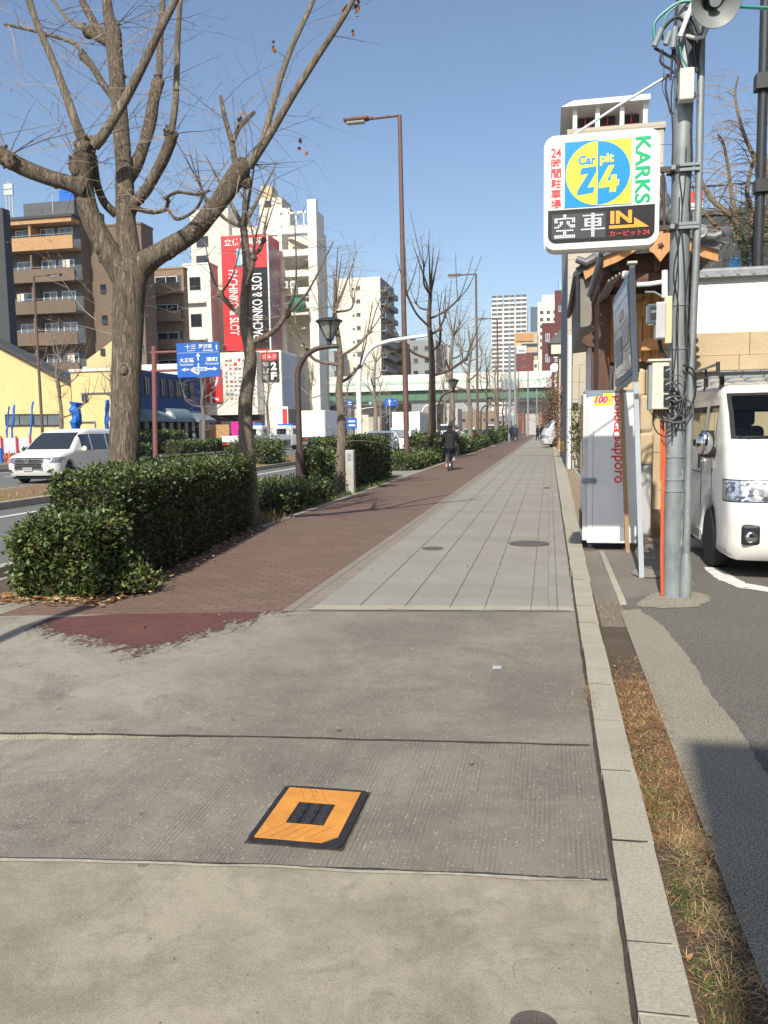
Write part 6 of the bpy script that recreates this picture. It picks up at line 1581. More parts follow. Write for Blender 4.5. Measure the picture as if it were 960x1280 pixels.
# blue shop building seen along the street
BX = -31.5
ya, yb = atx(170, 520, BX).y, atx(252, 520, BX).y; zt_ = atx(175, 462, BX).z
b = thing('blue_building', 'dark blue clad shop building with rounded awnings across the road', 'building', (BX-5, (ya+yb)/2, 0))
mb = MB(); mb.box(BX-12, BX, ya, yb, 2.9, zt_, 'f_blue'); mb.build('wall', b, smooth=False)
mb = MB(); mb.box(BX-12, BX-.4, ya+.1, yb-.1, -.1, 2.9, 'dark_glass')
for k in range(9): y = ya+.1+(yb-ya-.4)*k/8; mb.box(BX-.4, BX-.25, y, y+.2, 0, 2.9, 'f_dark')
mb.build('shopfront', b, smooth=False)
M('awning_grey', (.16, .22, .26), .6, .15, 4)
for k in range(3):
    y = ya+.3+(yb-ya)*k/3; L = (yb-ya)/3-.5; mb = MB()
    pr = [(0, 1.15)]+[(.2+1.0*math.sin(R(a_)), .1+1.05*math.cos(R(a_))) for a_ in range(0, 91, 15)]+[(1.2, 0), (0, 0)] if k == 1 else [(0, 1.0), (1.5, .2), (1.5, 0), (0, 0)]
    mb.prism(pr, (BX+.01, y, 2.35), XU, ZU, (0, L, 0), 'awning_grey')
    if k == 1: mb.lathe([(.001, 0), (.32, 0), (.32, .02)], 'sign_white', (BX+.6, y-.02, 2.9), (0, -1, 0), 16)
    mb.build('awning', b, smooth=False)
for k in range(7): window(b, BX+.05, ya+2+(yb-ya-4)*k/6, 5.2, .9, 1.5, 'dark', '+x')
b = block('white_annexe', 'white flat roofed annexe on the blue building behind the road sign', 'building', BX-12, BX-2, yb+.3, yb+5, zt_+1.4, 'f_white'); window(b, BX-1.95, yb+2, zt_+.4, 2, 1.2, 'dark', '+x')
# white pachinko parlour complex
PY_ = 96
x0, x1, z1 = span(228, 262, 331, PY_)
b = block('parlour_annexe', 'narrow white stair tower of the parlour left of the red sign', 'building', x0, x1, PY_, PY_+2.5, z1, 'f_white', parapet=.2)
for r_ in range(5): window(b, (x0+x1)/2-.2, PY_-.04, z1-2.2-r_*4.4, 1.4, 1.5, 'dark')
for r_ in range(4): mb = MB(); z = z1-4.6-r_*4.4; mb.box(x0+.4, x1-.6, PY_-.5, PY_-.003, z, z+.25, 'f_white'); mb.build('ledge', b, smooth=False)
x0, x1, z1 = span(237, 352, 262, PY_+6)
pb = thing('parlour_building', 'big white parlour building with open stair bays and red vertical sign', 'building', ((x0+x1)/2, PY_+12, 0))
xa2, xb2, zz = span(237, 285, 262, PY_+6)
mb = MB(); mb.box(xa2, xb2, PY_+6, PY_+24, 0, zz, 'f_cream'); mb.build('wall', pb, smooth=False)
for r_ in range(2): q = px(253, 302+r_*24, PY_+6); window(pb, q.x, PY_+5.96, q.z, 1.6, 1.3, 'dark')
xa3, xb3, z3 = span(285, 352, 283, PY_+7)
mb = MB(); mb.box(xb2+.01, xb3, PY_+7, PY_+24, 0, z3, 'f_white'); mb.build('wall', pb, smooth=False)
# frame of the open stair bays (right part)
xs_ = [px(x, 350, PY_+5).x for x in (340, 352, 386, 397)]
zt3 = px(380, 262, PY_+5).z; zl = [px(370, y, PY_+5).z for y in (286, 314, 340, 362, 380, 440)]
ztop = px(390, 249, PY_+5).z
mb = MB()
mb.box(xs_[1]-.35, xs_[1]+.15, PY_+5, PY_+6, 0, zl[0], 'f_white'); mb.box(xs_[2], xs_[3], PY_+5, PY_+6, 0, ztop, 'f_white'); mb.box(xs_[0]-.6, xs_[0]-.1, PY_+5, PY_+6, 0, zl[0], 'f_white'); mb.box(xs_[3]-.3, xs_[3], PY_+6.003, PY_+8.6, 0, ztop-1.2, 'f_white')
for z in zl[:-1]: mb.box(xs_[0]-.1, xs_[2]-.003, PY_+4.99, PY_+5.9, z-.55, z+.25, 'f_white')
mb.build('stair_frame', pb, smooth=False)
mb = MB(); mb.box(xs_[0], xs_[2]+1.2, PY_+9, PY_+9.3, 0, zl[0], 'f_cream'); mb.build('back_wall', pb, smooth=False)
for i in range(4):
    za, zb_ = zl[i], zl[i+1]; mb = MB(); s = 1 if i % 2 else -1
    xm = (xs_[1]+xs_[2])/2; hw = (xs_[2]-xs_[1])*.42
    mb.prism([(xm-s*hw, zb_+.3), (xm+s*hw, za-.9), (xm+s*hw, za-.4), (xm-s*hw, zb_+.8)], (0, PY_+7, 0), XU, ZU, (0, 1.2, 0), 'f_concrete'); mb.build('stair', pb, smooth=False)
mb = MB(); mb.box(xs_[1], xs_[2]-.2, PY_+5.2, PY_+5.3, zl[0]+.3, zl[0]+.45, 'f_white'); mb.box(xs_[1], xs_[2]-.2, PY_+5.2, PY_+5.3, zt3-.35, zt3-.1, 'f_white')
for k in range(4): x = xs_[1]+(xs_[2]-xs_[1])*k/3.6; mb.box(x, x+.15, PY_+5.2, PY_+5.35, zl[0]+.26, zt3-.1, 'f_white')
mb.build('roof_railing', pb, smooth=False)
a, c = px(325, 284, PY_+10), px(352, 246, PY_+10); mb = MB(); mb.box(a.x, c.x, PY_+10, PY_+14, z3-.1, c.z, 'f_cream'); a2, c2 = px(331, 250, PY_+12), px(344, 236, PY_+12); mb.box(a2.x, c2.x, PY_+10.5, PY_+13, c.z, c2.z, 'f_tan'); a3, c3_ = px(342, 284, PY_+9), px(365, 262, PY_+9); mb.box(a3.x, c3_.x, PY_+8, PY_+9.9, z3-.1, c3_.z, 'f_white'); mb.build('roof_house', pb, smooth=False)
q = px(335, 255, PY_+10); window(pb, q.x, PY_+9.95, q.z, .9, .8, 'dark')
for k in range(3): q = px(348+k*10, 357, PY_+4.8); mb = MB(); mb.rbox(q.x-.38, q.x+.38, PY_+4.2, PY_+4.9, q.z-.45, q.z+.45, .04, 'f_white'); mb.lathe([(.28, 0), (.28, .02), (.2, .02), (.05, .015)], 'grey_metal', (q.x, PY_+4.19, q.z), (0, -1, 0), 14); mb.build('air_conditioner', pb)
mb = MB(); q = px(371, 381, PY_+4.5); mb.sphere(q, (1.15, .8, .9), 'green_net' if 'green_net' in MATS else (M('green_net', (.03, .16, .12), .8, .2, 4) and 'green_net')); mb.box(q.x-2.6, q.x+1.6, PY_+4, PY_+4.9, q.z-1.3, q.z-.95, 'f_cream'); mb.build('netted_tank', pb)
# the red vertical sign tower
rs_ = thing('vertical_sign', 'tall red and black vertical sign tower with white letters on the parlour', 'sign', (px(305, 380, PY_).x, PY_+2, 0))
SY2 = PY_-.5
a, c = px(277, 438, SY2), px(333, 293, SY2)
SXa, SXb, SZa, SZb = px(276, 300, SY2).x, px(334, 300, SY2).x, px(300, 438, SY2).z, px(300, 294, SY2).z
mb = MB(); mb.box(SXa, SXb, SY2, SY2+4.5, SZa, SZb, 'sign_red'); mb.build('casing', rs_, smooth=False)
mb = MB(); mb.box(SXb+.001, SXb+.02, SY2+.4, SY2+4.2, SZa, SZb-1, 'mauve_panel' if 'mauve_panel' in MATS else (M('mauve_panel', (.30, .16, .20), .4, .3, .6) and 'mauve_panel')); mb.tube([(SXb+.05, SY2-.05, SZa-1), (SXb+.05, SY2-.05, SZb)], .10, 'white_metal', 6); mb.build('side_panel', rs_, smooth=False)
sw, sh = SXb-SXa, SZb-SZa
mb = MB()
bx0 = SXa+sw*.52; bz1 = SZb-sh*.285
mb.box(bx0, SXb-.02, SY2-.04, SY2-.01, SZa+.1, bz1, 'black_ink'); mb.build('black_panel', rs_, smooth=False)
mb = MB(); mb.box(SXa+sw*.33, SXa+sw*.66, SY2-.045, SY2-.01, SZb-sh*.265, SZb-sh*.115, 'light_blue' if 'light_blue' in MATS else (M('light_blue', (.22, .50, .74), .4, .05, 2) and 'light_blue')); mb.text('P', (SXa+sw*.42, SY2-.05, SZb-sh*.25), XU, ZU, sw*.15, sh*.12, 'sign_white', 0, .05); mb.build('parking_panel', rs_, smooth=False)
mb = MB()
mb.text('立体駐車場', (SXa+sw*.07, SY2-.03, SZb-sh*.088), XU, ZU, sw*.86, sh*.062, 'sign_white', 0, .02); mb.build('lettering', rs_, smooth=False); mb = MB()
mb.text('PACHINKO & SLOT', (SXa+sw*.14, SY2-.03, SZb-sh*.295), -ZU, XU, sh*.57, sw*.2, 'sign_white', 0, .02); mb.build('lettering', rs_, smooth=False); mb = MB()
mb.text('PACHINKO & SLOT', (SXb-sw*.14, SY2-.05, SZa+sh*.10), ZU, -XU, sh*.58, sw*.22, 'sign_white', 0, .02)
mb.build('lettering', rs_, smooth=False)
# parlour front at street level with posters
GX0, GX1 = px(258, 500, PY_-4).x, px(322, 500, PY_-4).x
pf = thing('poster_building', 'white street front of the parlour with poster wall and red banner', 'building', ((GX0+GX1)/2, PY_-2, 0))
zf = px(300, 440, PY_-4).z
mb = MB(); mb.box(GX0, GX1, PY_-4, PY_-.6, 3.4, zf, 'f_white'); mb.box(GX0, GX1, PY_-3.2, PY_-.6, 0, 3.4, 'f_dark'); mb.build('wall', pf, smooth=False)
mb = MB(); a, c = px(259, 503, PY_-4.2), px(277, 462, PY_-4.2); mb.box(a.x, c.x, PY_-4.3, PY_-4.05, a.z, c.z, 'sign_red'); cw = c.x-a.x
for i, ch in enumerate('ット'): mb.text(ch, (a.x+cw*.2, PY_-4.32, c.z-.4-(i+1)*cw*.95), XU, ZU, cw*.6, cw*.75, 'sign_white', 0, .03)
mb.build('banner', pf, smooth=False)
mb = MB(); rr = random.Random(14)
a, c = px(282, 500, PY_-4.1), px(318, 446, PY_-4.1)
for i in range(7):
    for j in range(10):
        if rr.random() < .2: continue
        x = a.x+(c.x-a.x)*i/7; z = a.z+(c.z-a.z)*j/10; mb.box(x+.06, x+(c.x-a.x)/7*rr.uniform(.5, .95), PY_-4.06, PY_-4.01, z+.05, z+(c.z-a.z)/10*rr.uniform(.4, .85), rr.choice(('red_ink', 'grey_metal', 'f_grey', 'pale_steel', 'poster_mauve', 'poster_grey', 'f_orange')))
mb.build('poster_pattern', pf, smooth=False)
mb = MB(); a, c = px(262, 548, PY_-4.4), px(318, 530, PY_-4.4); mb.box(a.x, a.x+(c.x-a.x)*.45, PY_-4.5, PY_-4.4, a.z, c.z, 'f_orange'); mb.box(a.x+(c.x-a.x)*.5, c.x, PY_-4.5, PY_-4.4, a.z, c.z+.3, 'pink_ink'); mb.build('hoarding', pf, smooth=False)
# golf range building
x0, x1, z1 = span(322, 351, 438, PY_-2)
gb = block('golf_building', 'small white building with black and red golf range sign', 'building', x0-1, x1, PY_-2, PY_+9, z1, 'f_white')
mb = MB(); mb.box(x1+.002, x1+.03, PY_-1.5, PY_+8.8, 4.2, z1-.3, 'f_white_shaded' if 'f_white_shaded' in MATS else (facade('f_white_shaded', (.42, .46, .55)) and 'f_white_shaded')); mb.text('P', (x1+.05, PY_+3, z1-4.5), (0, 1, 0), ZU, 1.0, 2.4, 'pink_ink', .01, .01); mb.box(x1+.002, x1+.05, PY_-1.5, PY_+8.8, 0, 4.1, 'recess_dark'); mb.build('side_wall', gb, smooth=False)  # bluish shade on the white side wall is put into its colour
mb = MB(); a, c = px(327, 477, PY_-2.1), px(348, 440, PY_-2.1); mb.box(a.x, c.x, PY_-2.2, PY_-2.01, a.z, c.z, 'black_ink'); W_, H_ = c.x-a.x, c.z-a.z
mb.prism(rrect(a.x+.08, c.x-.08, c.z-H_*.28, c.z-.08, H_*.1), (0, PY_-2.25, 0), XU, ZU, (0, .04, 0), 'red_ink'); mb.text('ゴルフ', (a.x+W_*.14, PY_-2.26, c.z-H_*.21), XU, ZU, W_*.72, H_*.14, 'sign_white', 0, .03)
for i, ch in enumerate('練習場'): mb.text(ch, (a.x+W_*.10, PY_-2.22, c.z-H_*(.50+i*.23)), XU, ZU, W_*.33, H_*.18, 'sign_white', 0, .005)
mb.text('2', (a.x+W_*.56, PY_-2.22, c.z-H_*.62), XU, ZU, W_*.34, H_*.28, 'sign_white', 0, .06); mb.text('F', (a.x+W_*.56, PY_-2.22, c.z-H_*.95), XU, ZU, W_*.34, H_*.27, 'sign_white', 0, .06); mb.build('golf_sign', gb, smooth=False)
mb = MB(); a, c = px(353, 531, PY_-2.5), px(360, 508, PY_-2.5); mb.box(a.x, c.x, PY_-2.6, PY_-2.4, 0, c.z, 'sign_white'); mb.box(a.x+.1, c.x-.1, PY_-2.63, PY_-2.6, a.z, c.z-.3, 'red_ink'); tag(mb.build('stand_sign'), 'white upright sign with red letters beside the golf building', 'sign')
# brown building with wooden panel
x0, x1, z1 = span(345, 402, 386, PY_+16)
b = block('brown_building', 'dull brown building with vertical wooden panel beside the golf building', 'building', x0, x1, PY_+16, PY_+17.5, z1, 'f_brown_mid' if 'f_brown_mid' in MATS else (facade('f_brown_mid', (.22, .175, .125)) and 'f_brown_mid'))
mb = MB(); a, c = px(367, 470, PY_+15.8), px(376, 388, PY_+15.8); mb.box(a.x, c.x, PY_+15.6, PY_+15.97, a.z, c.z, 'wood_orange'); mb.build('wooden_panel', b, smooth=False)
for r_ in range(4): q = px(391, 400+r_*24, PY_+16); mb = MB(); mb.box(q.x-1.5, q.x+1.4, PY_+15.9, PY_+15.98, q.z-1, q.z+.9, 'recess_dark'); mb.box(q.x-1.6, q.x+1.5, PY_+15.2, PY_+15.89, q.z-1.3, q.z-.9, 'f_tan'); mb.build('balcony', b, smooth=False)
bn = thing('banner_sign', 'narrow red and blue banner sign with white characters beside the parlour', 'sign', px(402, 420, PY_+10))
mb = MB(); a, c = px(398, 406, PY_+10), px(406, 369, PY_+10); mb.prism([(a.x, a.z), (c.x, a.z), (c.x, c.z), (a.x, c.z-.6)], (0, PY_+10, 0), XU, ZU, (0, .3, 0), 'sign_red'); W_, H_ = c.x-a.x, c.z-a.z
for i, ch in enumerate('天然温泉'): mb.text(ch, (a.x+W_*.15, PY_+9.98, c.z-H_*(.32+i*.215)), XU, ZU, W_*.7, H_*.17, 'sign_white', 0, .02)
mb.box(a.x, c.x, PY_+10, PY_+10.3, a.z-H_*.8, a.z-.05, 'sign_blue')
for k in range(5): mb.box(a.x+.2, c.x-.2, PY_+9.97, PY_+10, a.z-H_*.75+k*H_*.14, a.z-H_*.68+k*H_*.14, 'sign_white')
mb.build('panel', bn, smooth=False); mb = MB(); mb.tube([(a.x, PY_+10.2, 0), (a.x, PY_+10.2, c.z-.6)], .12, 'grey_metal', 6); mb.build('pole', bn)
# off-frame building behind the camera on the right: its shadow lies on the parking lot
b = block('unseen_building', 'plain grey building beside the walk behind the viewpoint', 'building', -.20, 9, -18, -5.4, 8.5, 'f_grey')
block('unseen_building', 'plain unseen building added beyond the parking lot to dim its sky light', 'building', 5.6, 14, -4.9, 14.8, 9, 'f_grey')  # added out of view to keep sky light off the parking lot
# ================================================================== VEHICLES
def cutgrid(bm, axis, vals):
    no = Vector((0, 0, 0)); no[axis] = 1
    for v in vals:
        co = Vector((0, 0, 0)); co[axis] = v
        bmesh.ops.bisect_plane(bm, geom=bm.verts[:]+bm.edges[:]+bm.faces[:], dist=1e-4, plane_co=co, plane_no=no)
def shell(sil, w, r, ycuts, zcuts, xcuts, deform):
    """closed body: a side outline (y, z), front at small y, swept across the width 2w with rounded shoulders r"""
    n = len(sil); area = sum(sil[i][0]*sil[(i+1) % n][1]-sil[(i+1) % n][0]*sil[i][1] for i in range(n))
    if area < 0: sil = sil[::-1]
    P = [Vector(p) for p in sil]; nrm = []
    for i in range(n):
        e1 = (P[i]-P[i-1]).normalized(); e2 = (P[(i+1) % n]-P[i]).normalized()
        a = Vector((e1.y, -e1.x)); b = Vector((e2.y, -e2.x)); m = (a+b)
        m = m.normalized() if m.length > 1e-5 else a
        nrm.append(m/max(.55, m.dot(a)))
    def off(d): return [p-q*d for p, q in zip(P, nrm)]
    lev = [(-w, r), (-w+.12*r, .48*r), (-w+.45*r, .14*r), (-w+r, 0), (w-r, 0), (w-.45*r, .14*r), (w-.12*r, .48*r), (w, r)]
    bm = bmesh.new(); rings = []
    for x, d in lev: rings.append([bm.verts.new((x, q.x, q.y)) for q in off(d)])
    for a, b in zip(rings, rings[1:]):
        for i in range(n): bm.faces.new((a[i], a[(i+1) % n], b[(i+1) % n], b[i]))
    bm.faces.new(rings[0][::-1]); bm.faces.new(rings[-1])
    bmesh.ops.recalc_face_normals(bm, faces=bm.faces[:])
    cutgrid(bm, 1, ycuts); cutgrid(bm, 2, zcuts); cutgrid(bm, 0, xcuts)
    return bm
def emit_regions(bm, root, regions, body_mat, deform, body_name='body', ang=38):
    """regions: (name, material, test(centre, normal), inset, rim material); what is left over is the body"""
    bm.normal_update()
    used = set(); outs = []
    for name, mat, test, ins, rimm in regions:
        fs = [f for f in bm.faces if f.index not in used and test(f.calc_center_median(), f.normal)]
        bm.faces.index_update()
    fl = list(bm.faces); cen = [(f.calc_center_median(), f.normal.copy()) for f in fl]; own = [-1]*len(fl)
    for k, (name, mat, test, ins, rimm) in enumerate(regions):
        for i, (c, nn) in enumerate(cen):
            if own[i] < 0 and test(c, nn): own[i] = k
    bm.verts.index_update()
    def emit(name, mat, ids, ins=0, rimm=None):
        if not ids: return None
        b2 = bmesh.new(); mp = {}; 
        for i in ids:
            vs = []
            for v in fl[i].verts:
                if v.index not in mp: mp[v.index] = b2.verts.new(v.co)
                vs.append(mp[v.index])
            try: b2.faces.new(vs)
            except ValueError: pass
        rim = set()
        if ins:
            b2.normal_update()
            res = bmesh.ops.inset_region(b2, faces=b2.faces[:], thickness=ins, depth=0, use_even_offset=True, use_boundary=True)
            rim = set(res['faces'])
        for v in b2.verts: v.co = deform(v.co)
        me = bpy.data.meshes.new(name); me.materials.append(MATS[mat])
        if rimm: me.materials.append(MATS[rimm])
        for f in b2.faces: f.smooth = True; f.material_index = 1 if (f in rim and rimm) else 0
        b2.to_mesh(me); b2.free(); me.set_sharp_from_angle(angle=R(ang))
        o = bpy.data.objects.new(name, me); COL.objects.link(o); o.parent = root; return o
    for k, (name, mat, test, ins, rimm) in enumerate(regions):
        ids = [i for i in range(len(fl)) if own[i] == k]
        for grp in (([i for i in ids if cen[i][0].x < 0], [i for i in ids if cen[i][0].x >= 0]) if name == 'side_window' else (ids,)): emit(name, mat, grp, ins, rimm)
    emit(body_name, body_mat, [i for i in range(len(fl)) if own[i] < 0])
    bm.free()
def wheel(parent, x, y, r, wd, side, rim='rim_metal', z=None):
    o = bpy.data.objects.new('wheel', None)
    z = r if z is None else z
    mb = MB(); s = side
    mb.lathe([(r*.62, -wd/2), (r*.9, -wd/2), (r, -wd*.35), (r, wd*.35), (r*.9, wd/2), (r*.62, wd/2)], 'rubber', (x, y, z), (s, 0, 0), 28); t = mb.build('wheel', parent, world=False)
    mb = MB(); mb.lathe([(.001, wd*.30), (r*.16, wd*.42), (r*.2, wd*.34), (r*.52, wd*.30), (r*.60, wd*.46), (r*.65, wd*.5), (r*.65, wd*.2)], rim, (x, y, z), (s, 0, 0), 24)
    for k in range(9):
        a = k*2*math.pi/9; mb.box(-.004, .004, -r*.05, r*.05, r*.24, r*.48, 'black_plastic', Matrix.Translation((x+s*wd*.335, y, z)) @ Matrix.Rotation(a, 4, 'X'))
    mb.build('rim', t, world=False)
def arc(cy, cz, r, a0, a1, n=8): return [(cy+r*math.cos(R(a0+(a1-a0)*i/n)), cz+r*math.sin(R(a0+(a1-a0)*i/n))) for i in range(n+1)]
def mirror(parent, x, y, z, mat, s):
    mb = MB(); mb.sphere((x+s*.10, y, z), (.09, .06, .10), mat, 14, 10); mb.tube([(x-s*.02, y+.05, z-.06), (x+s*.08, y+.02, z-.05)], .03, 'black_plastic', 8); mb.build('door_mirror', parent, world=False)
glassm('van_glass', (.82, .88, .86), .62)

# ---- the white delivery van in the parking lot
def cab_van():
    root = thing('delivery_van', 'white cab over van with roof rack parked beside the utility pole', 'van', (0, 0, 0))
    L, W = 4.68, .845
    fw, rw, wr = 1.0, 3.55, .325
    sil = [(.10, .20), (.03, .26), (.0, .36), (.0, .58), (.02, .66), (.05, .80), (.09, .93), (.15, 1.10), (.22, 1.28), (.27, 1.36), (.52, 1.64), (.78, 1.86), (.92, 1.925), (1.3, 1.965), (2.6, 1.985), (4.2, 1.965), (4.5, 1.93), (4.60, 1.80), (4.66, 1.2), (4.68, .7), (4.66, .36), (4.5, .24)]
    sil += [(rw+.42, .24)]+arc(rw, wr, .40, -12, 192, 12)+[(rw-.42, .24), (fw+.42, .24)]+arc(fw, wr, .40, -12, 192, 12)+[(fw-.42, .20)]
    def deform(c):
        x, y, z = c; x *= 1-.10*max(0, (z-1.15))/.8
        u = x/W; x *= 1-.05*max(0, 1-y/.9)**2
        y = y+(.07*u*u+.07*u**6)*max(0, 1-y/1.2)-(.05*u*u)*max(0, (y-4.2)/.48)
        return Vector((x, y, z))
    bm = shell(sil, W, .10, [.28, .40, .8, .95, 1.36, 1.42, 1.5, 2.45, 2.52, 3.95, 4.3], [.34, .43, .56, .76, .765, .985, .995, 1.22, 1.27, 1.29, 1.375, 1.72, 1.80, 1.84], [-.72, -.60, -.44, -.40, .40, .44, .60, .72], deform)
    reg = [
        ('windscreen', 'van_glass', lambda c, n: n.y < -.3 and n.z > .2 and abs(c.x) < .80 and 1.37 < c.z < 1.84 and c.y < .9, .045, 'rubber'),
        ('side_window', 'van_glass', lambda c, n: abs(n.x) > .8 and 1.25 < c.z < 1.73 and .8 < c.y < 1.36, .03, 'rubber'),
        ('rear_window', 'van_glass', lambda c, n: n.y > .7 and 1.27 < c.z < 1.73 and abs(c.x) < .72, .03, 'rubber'),
        ('side_window', 'van_glass', lambda c, n: abs(n.x) > .8 and 1.25 < c.z < 1.73 and 1.5 < c.y < 2.45, .02, 'rubber'),
        ('side_window', 'van_glass', lambda c, n: abs(n.x) > .8 and 1.25 < c.z < 1.73 and 2.52 < c.y < 3.95, .02, 'rubber'),
        ('headlight', 'lens_clear', lambda c, n: n.y < .2 and c.y < .28 and .765 < c.z < .99 and c.x < -.44, .012, 'black_plastic'),
        ('headlight', 'lens_clear', lambda c, n: n.y < .2 and c.y < .28 and .765 < c.z < .99 and c.x > .44, .012, 'black_plastic'),
        ('grille', 'black_plastic', lambda c, n: n.y < -.5 and c.y < .28 and .765 < c.z < .99 and abs(c.x) < .44, 0, None),
        ('air_intake', 'black_plastic', lambda c, n: n.y < -.5 and c.y < .2 and .34 < c.z < .43 and abs(c.x) < .40, 0, None),
        ('lower_panel', 'white_paint', lambda c, n: False, 0, None)]
    emit_regions(bm, root, reg, 'white_paint', deform)
    for s in (-1, 1):
        mb = MB(); mb.rbox(s*.62-.085, s*.62+.085, .03, .10, .36, .56, .03, 'black_plastic'); mb.build('fog_lamp_bezel', root, world=False)
        mb = MB(); mb.lathe([(.052, 0), (.055, .012), (.048, .018), (.02, .022), (.001, .023)], 'chrome', (s*.625, .032, .44), (0, -1, 0), 18); mb.build('fog_lamp', root, world=False)
        mb = MB()
        mb.prism([(-.03, -.06), (.035, -.06), (.02, .05), (-.02, .06)], (s*.745, .222, .885), (s*.80, .6, 0), (0, 0, 1), (0, .004, 0), 'lens_amber'); mb.build('turn_lamp', root, world=False)
        mb = MB(); mb.sphere((s*.955, .68, 1.33), (.085, .075, .125), 'chrome', 18, 12, Matrix.Rotation(R(s*12), 4, 'Z')); mb.tube([(s*.80, .80, 1.25), (s*.90, .74, 1.22), (s*.94, .70, 1.24)], [.045, .05, .06], 'black_plastic', 10); mb.box(s*.90-.07, s*.90+.05, .73, .80, 1.19, 1.46, 'black_plastic'); mb.build('door_mirror', root, world=False)
        mb = MB(); mb.rbox(s*.852-.014, s*.852+.014, 1.24, 1.38, 1.10, 1.14, .01, 'chrome'); mb.rbox(s*.852-.012, s*.852+.012, 1.55, 1.60, 1.03, 1.20, .008, 'black_plastic'); mb.rbox(s*.85-.012, s*.85+.012, .78, .86, 1.06, 1.20, .008, 'chrome'); mb.build('door_handle', root, world=False)
        mb = MB()
        for y in (.86, 1.46, 2.48): mb.box(s*.846-.003, s*.846+.003, y-.004, y+.004, .42, 1.24, 'rubber')
        mb.box(s*.847-.004, s*.847+.004, 1.5, 4.3, .985, .995, 'rubber'); mb.build('door_seam', root, world=False)
        mb = MB(); mb.rbox(s*.835-.02, s*.835+.02, 1.45, 3.1, .22, .36, .015, 'silver_paint'); mb.build('sill', root, world=False)
        for y in (fw, rw): wheel(root, s*.745, y, wr, .20, s)
        # seats and dashboard show through the windscreen
        mb = MB(); mb.rbox(s*.40-.22, s*.40+.22, 1.05, 1.55, .75, .95, .05, 'seat_fabric'); mb.rbox(s*.40-.22, s*.40+.22, 1.48, 1.64, .9, 1.5, .06, 'seat_fabric'); mb.rbox(s*.40-.12, s*.40+.12, 1.5, 1.6, 1.5, 1.68, .04, 'seat_fabric'); mb.build('seat', root, world=False)
    mb = MB(); mb.rbox(-.74, .74, .42, .85, 1.0, 1.30, .05, 'black_plastic');  mb.box(-.76, .76, .3, 4.5, .45, .5, 'black_plastic'); mb.build('dashboard', root, world=False)
    mb = MB(); mb.lathe([(.17, 0), (.185, .015), (.17, .03), (.155, .015)], 'black_plastic', (.40, .80, 1.28), (0, -.5, .85), 24); mb.tube([(.40, .8, 1.28), (.40, .7, 1.1)], .03, 'black_plastic', 8); mb.build('steering_wheel', root, world=False)
    mb = MB(); mb.rbox(-.12, .12, .80, .83, 1.66, 1.73, .012, 'black_plastic'); mb.build('inner_mirror', root, world=False)
    for s in (-1, 1):
        mb = MB(); mb.tube([(s*.62, .31, 1.385), (s*.1, .33, 1.41)], .009, 'black_plastic', 6); mb.tube([(s*.1, .325, 1.40), (-s*.45, .32, 1.395)], .012, 'black_plastic', 6); mb.build('wiper', root, world=False)
    mb = MB(); mb.box(-.2, .2, -.012, .0, .44, .56, 'plate'); mb.build('number_plate', root, world=False)
    rk = MB()
    for y in (1.0, 1.9, 2.8, 3.7): rk.tube([(-.78, y, 2.06), (.78, y, 2.06)], .016, 'grey_metal', 6); [rk.box(s*.74-.02, s*.74+.02, y-.03, y+.03, 1.90, 2.06, 'black_plastic') for s in (-1, 1)]
    for s in (-1, 1):
        rk.tube([(s*.78, .9, 2.06), (s*.78, 4.1, 2.06)], .014, 'grey_metal', 6); rk.tube([(s*.80, .92, 2.15), (s*.80, 4.1, 2.15)], .016, 'pale_steel', 6)
        for y in (.94, 1.6, 2.3, 3.0, 3.7): rk.tube([(s*.79, y, 2.05), (s*.80, y, 2.16)], .012, 'dark_metal', 5)
    for k in range(6): rk.tube([(-.6+k*.24, .95, 2.075), (-.6+k*.24, 4.1, 2.075)], .010, 'grey_metal', 5)
    rk.box(-.80, .80, .86, .92, 2.03, 2.06, 'dark_metal'); rk.tube([(-.80, .9, 2.05), (-.80, .9, 2.17)], .02, 'dark_metal', 6)
    rk.build('roof_rack', root, world=False)
    return root
v = cab_van(); v.location = (2.525, 8.32, -.03)
mb = MB(); mb.rbox(1.50, 2.05, 10.6, 10.75, -.03, .10, .03, 'concrete_post'); tag(mb.build('wheel_stop'), 'grey concrete wheel stop beneath the delivery van', 'wheel stop')
mb = MB(); mb.tube([(1.27, 8.9, -.03), (1.27, 8.9, .28)], .045, 'cone_orange', 10); mb.tube([(1.27, 8.9, .28), (1.27, 8.9, .62)], .04, 'red_ink', 10); tag(mb.build('marker_post'), 'short orange and red marker post half hidden behind the utility pole', 'marker post')

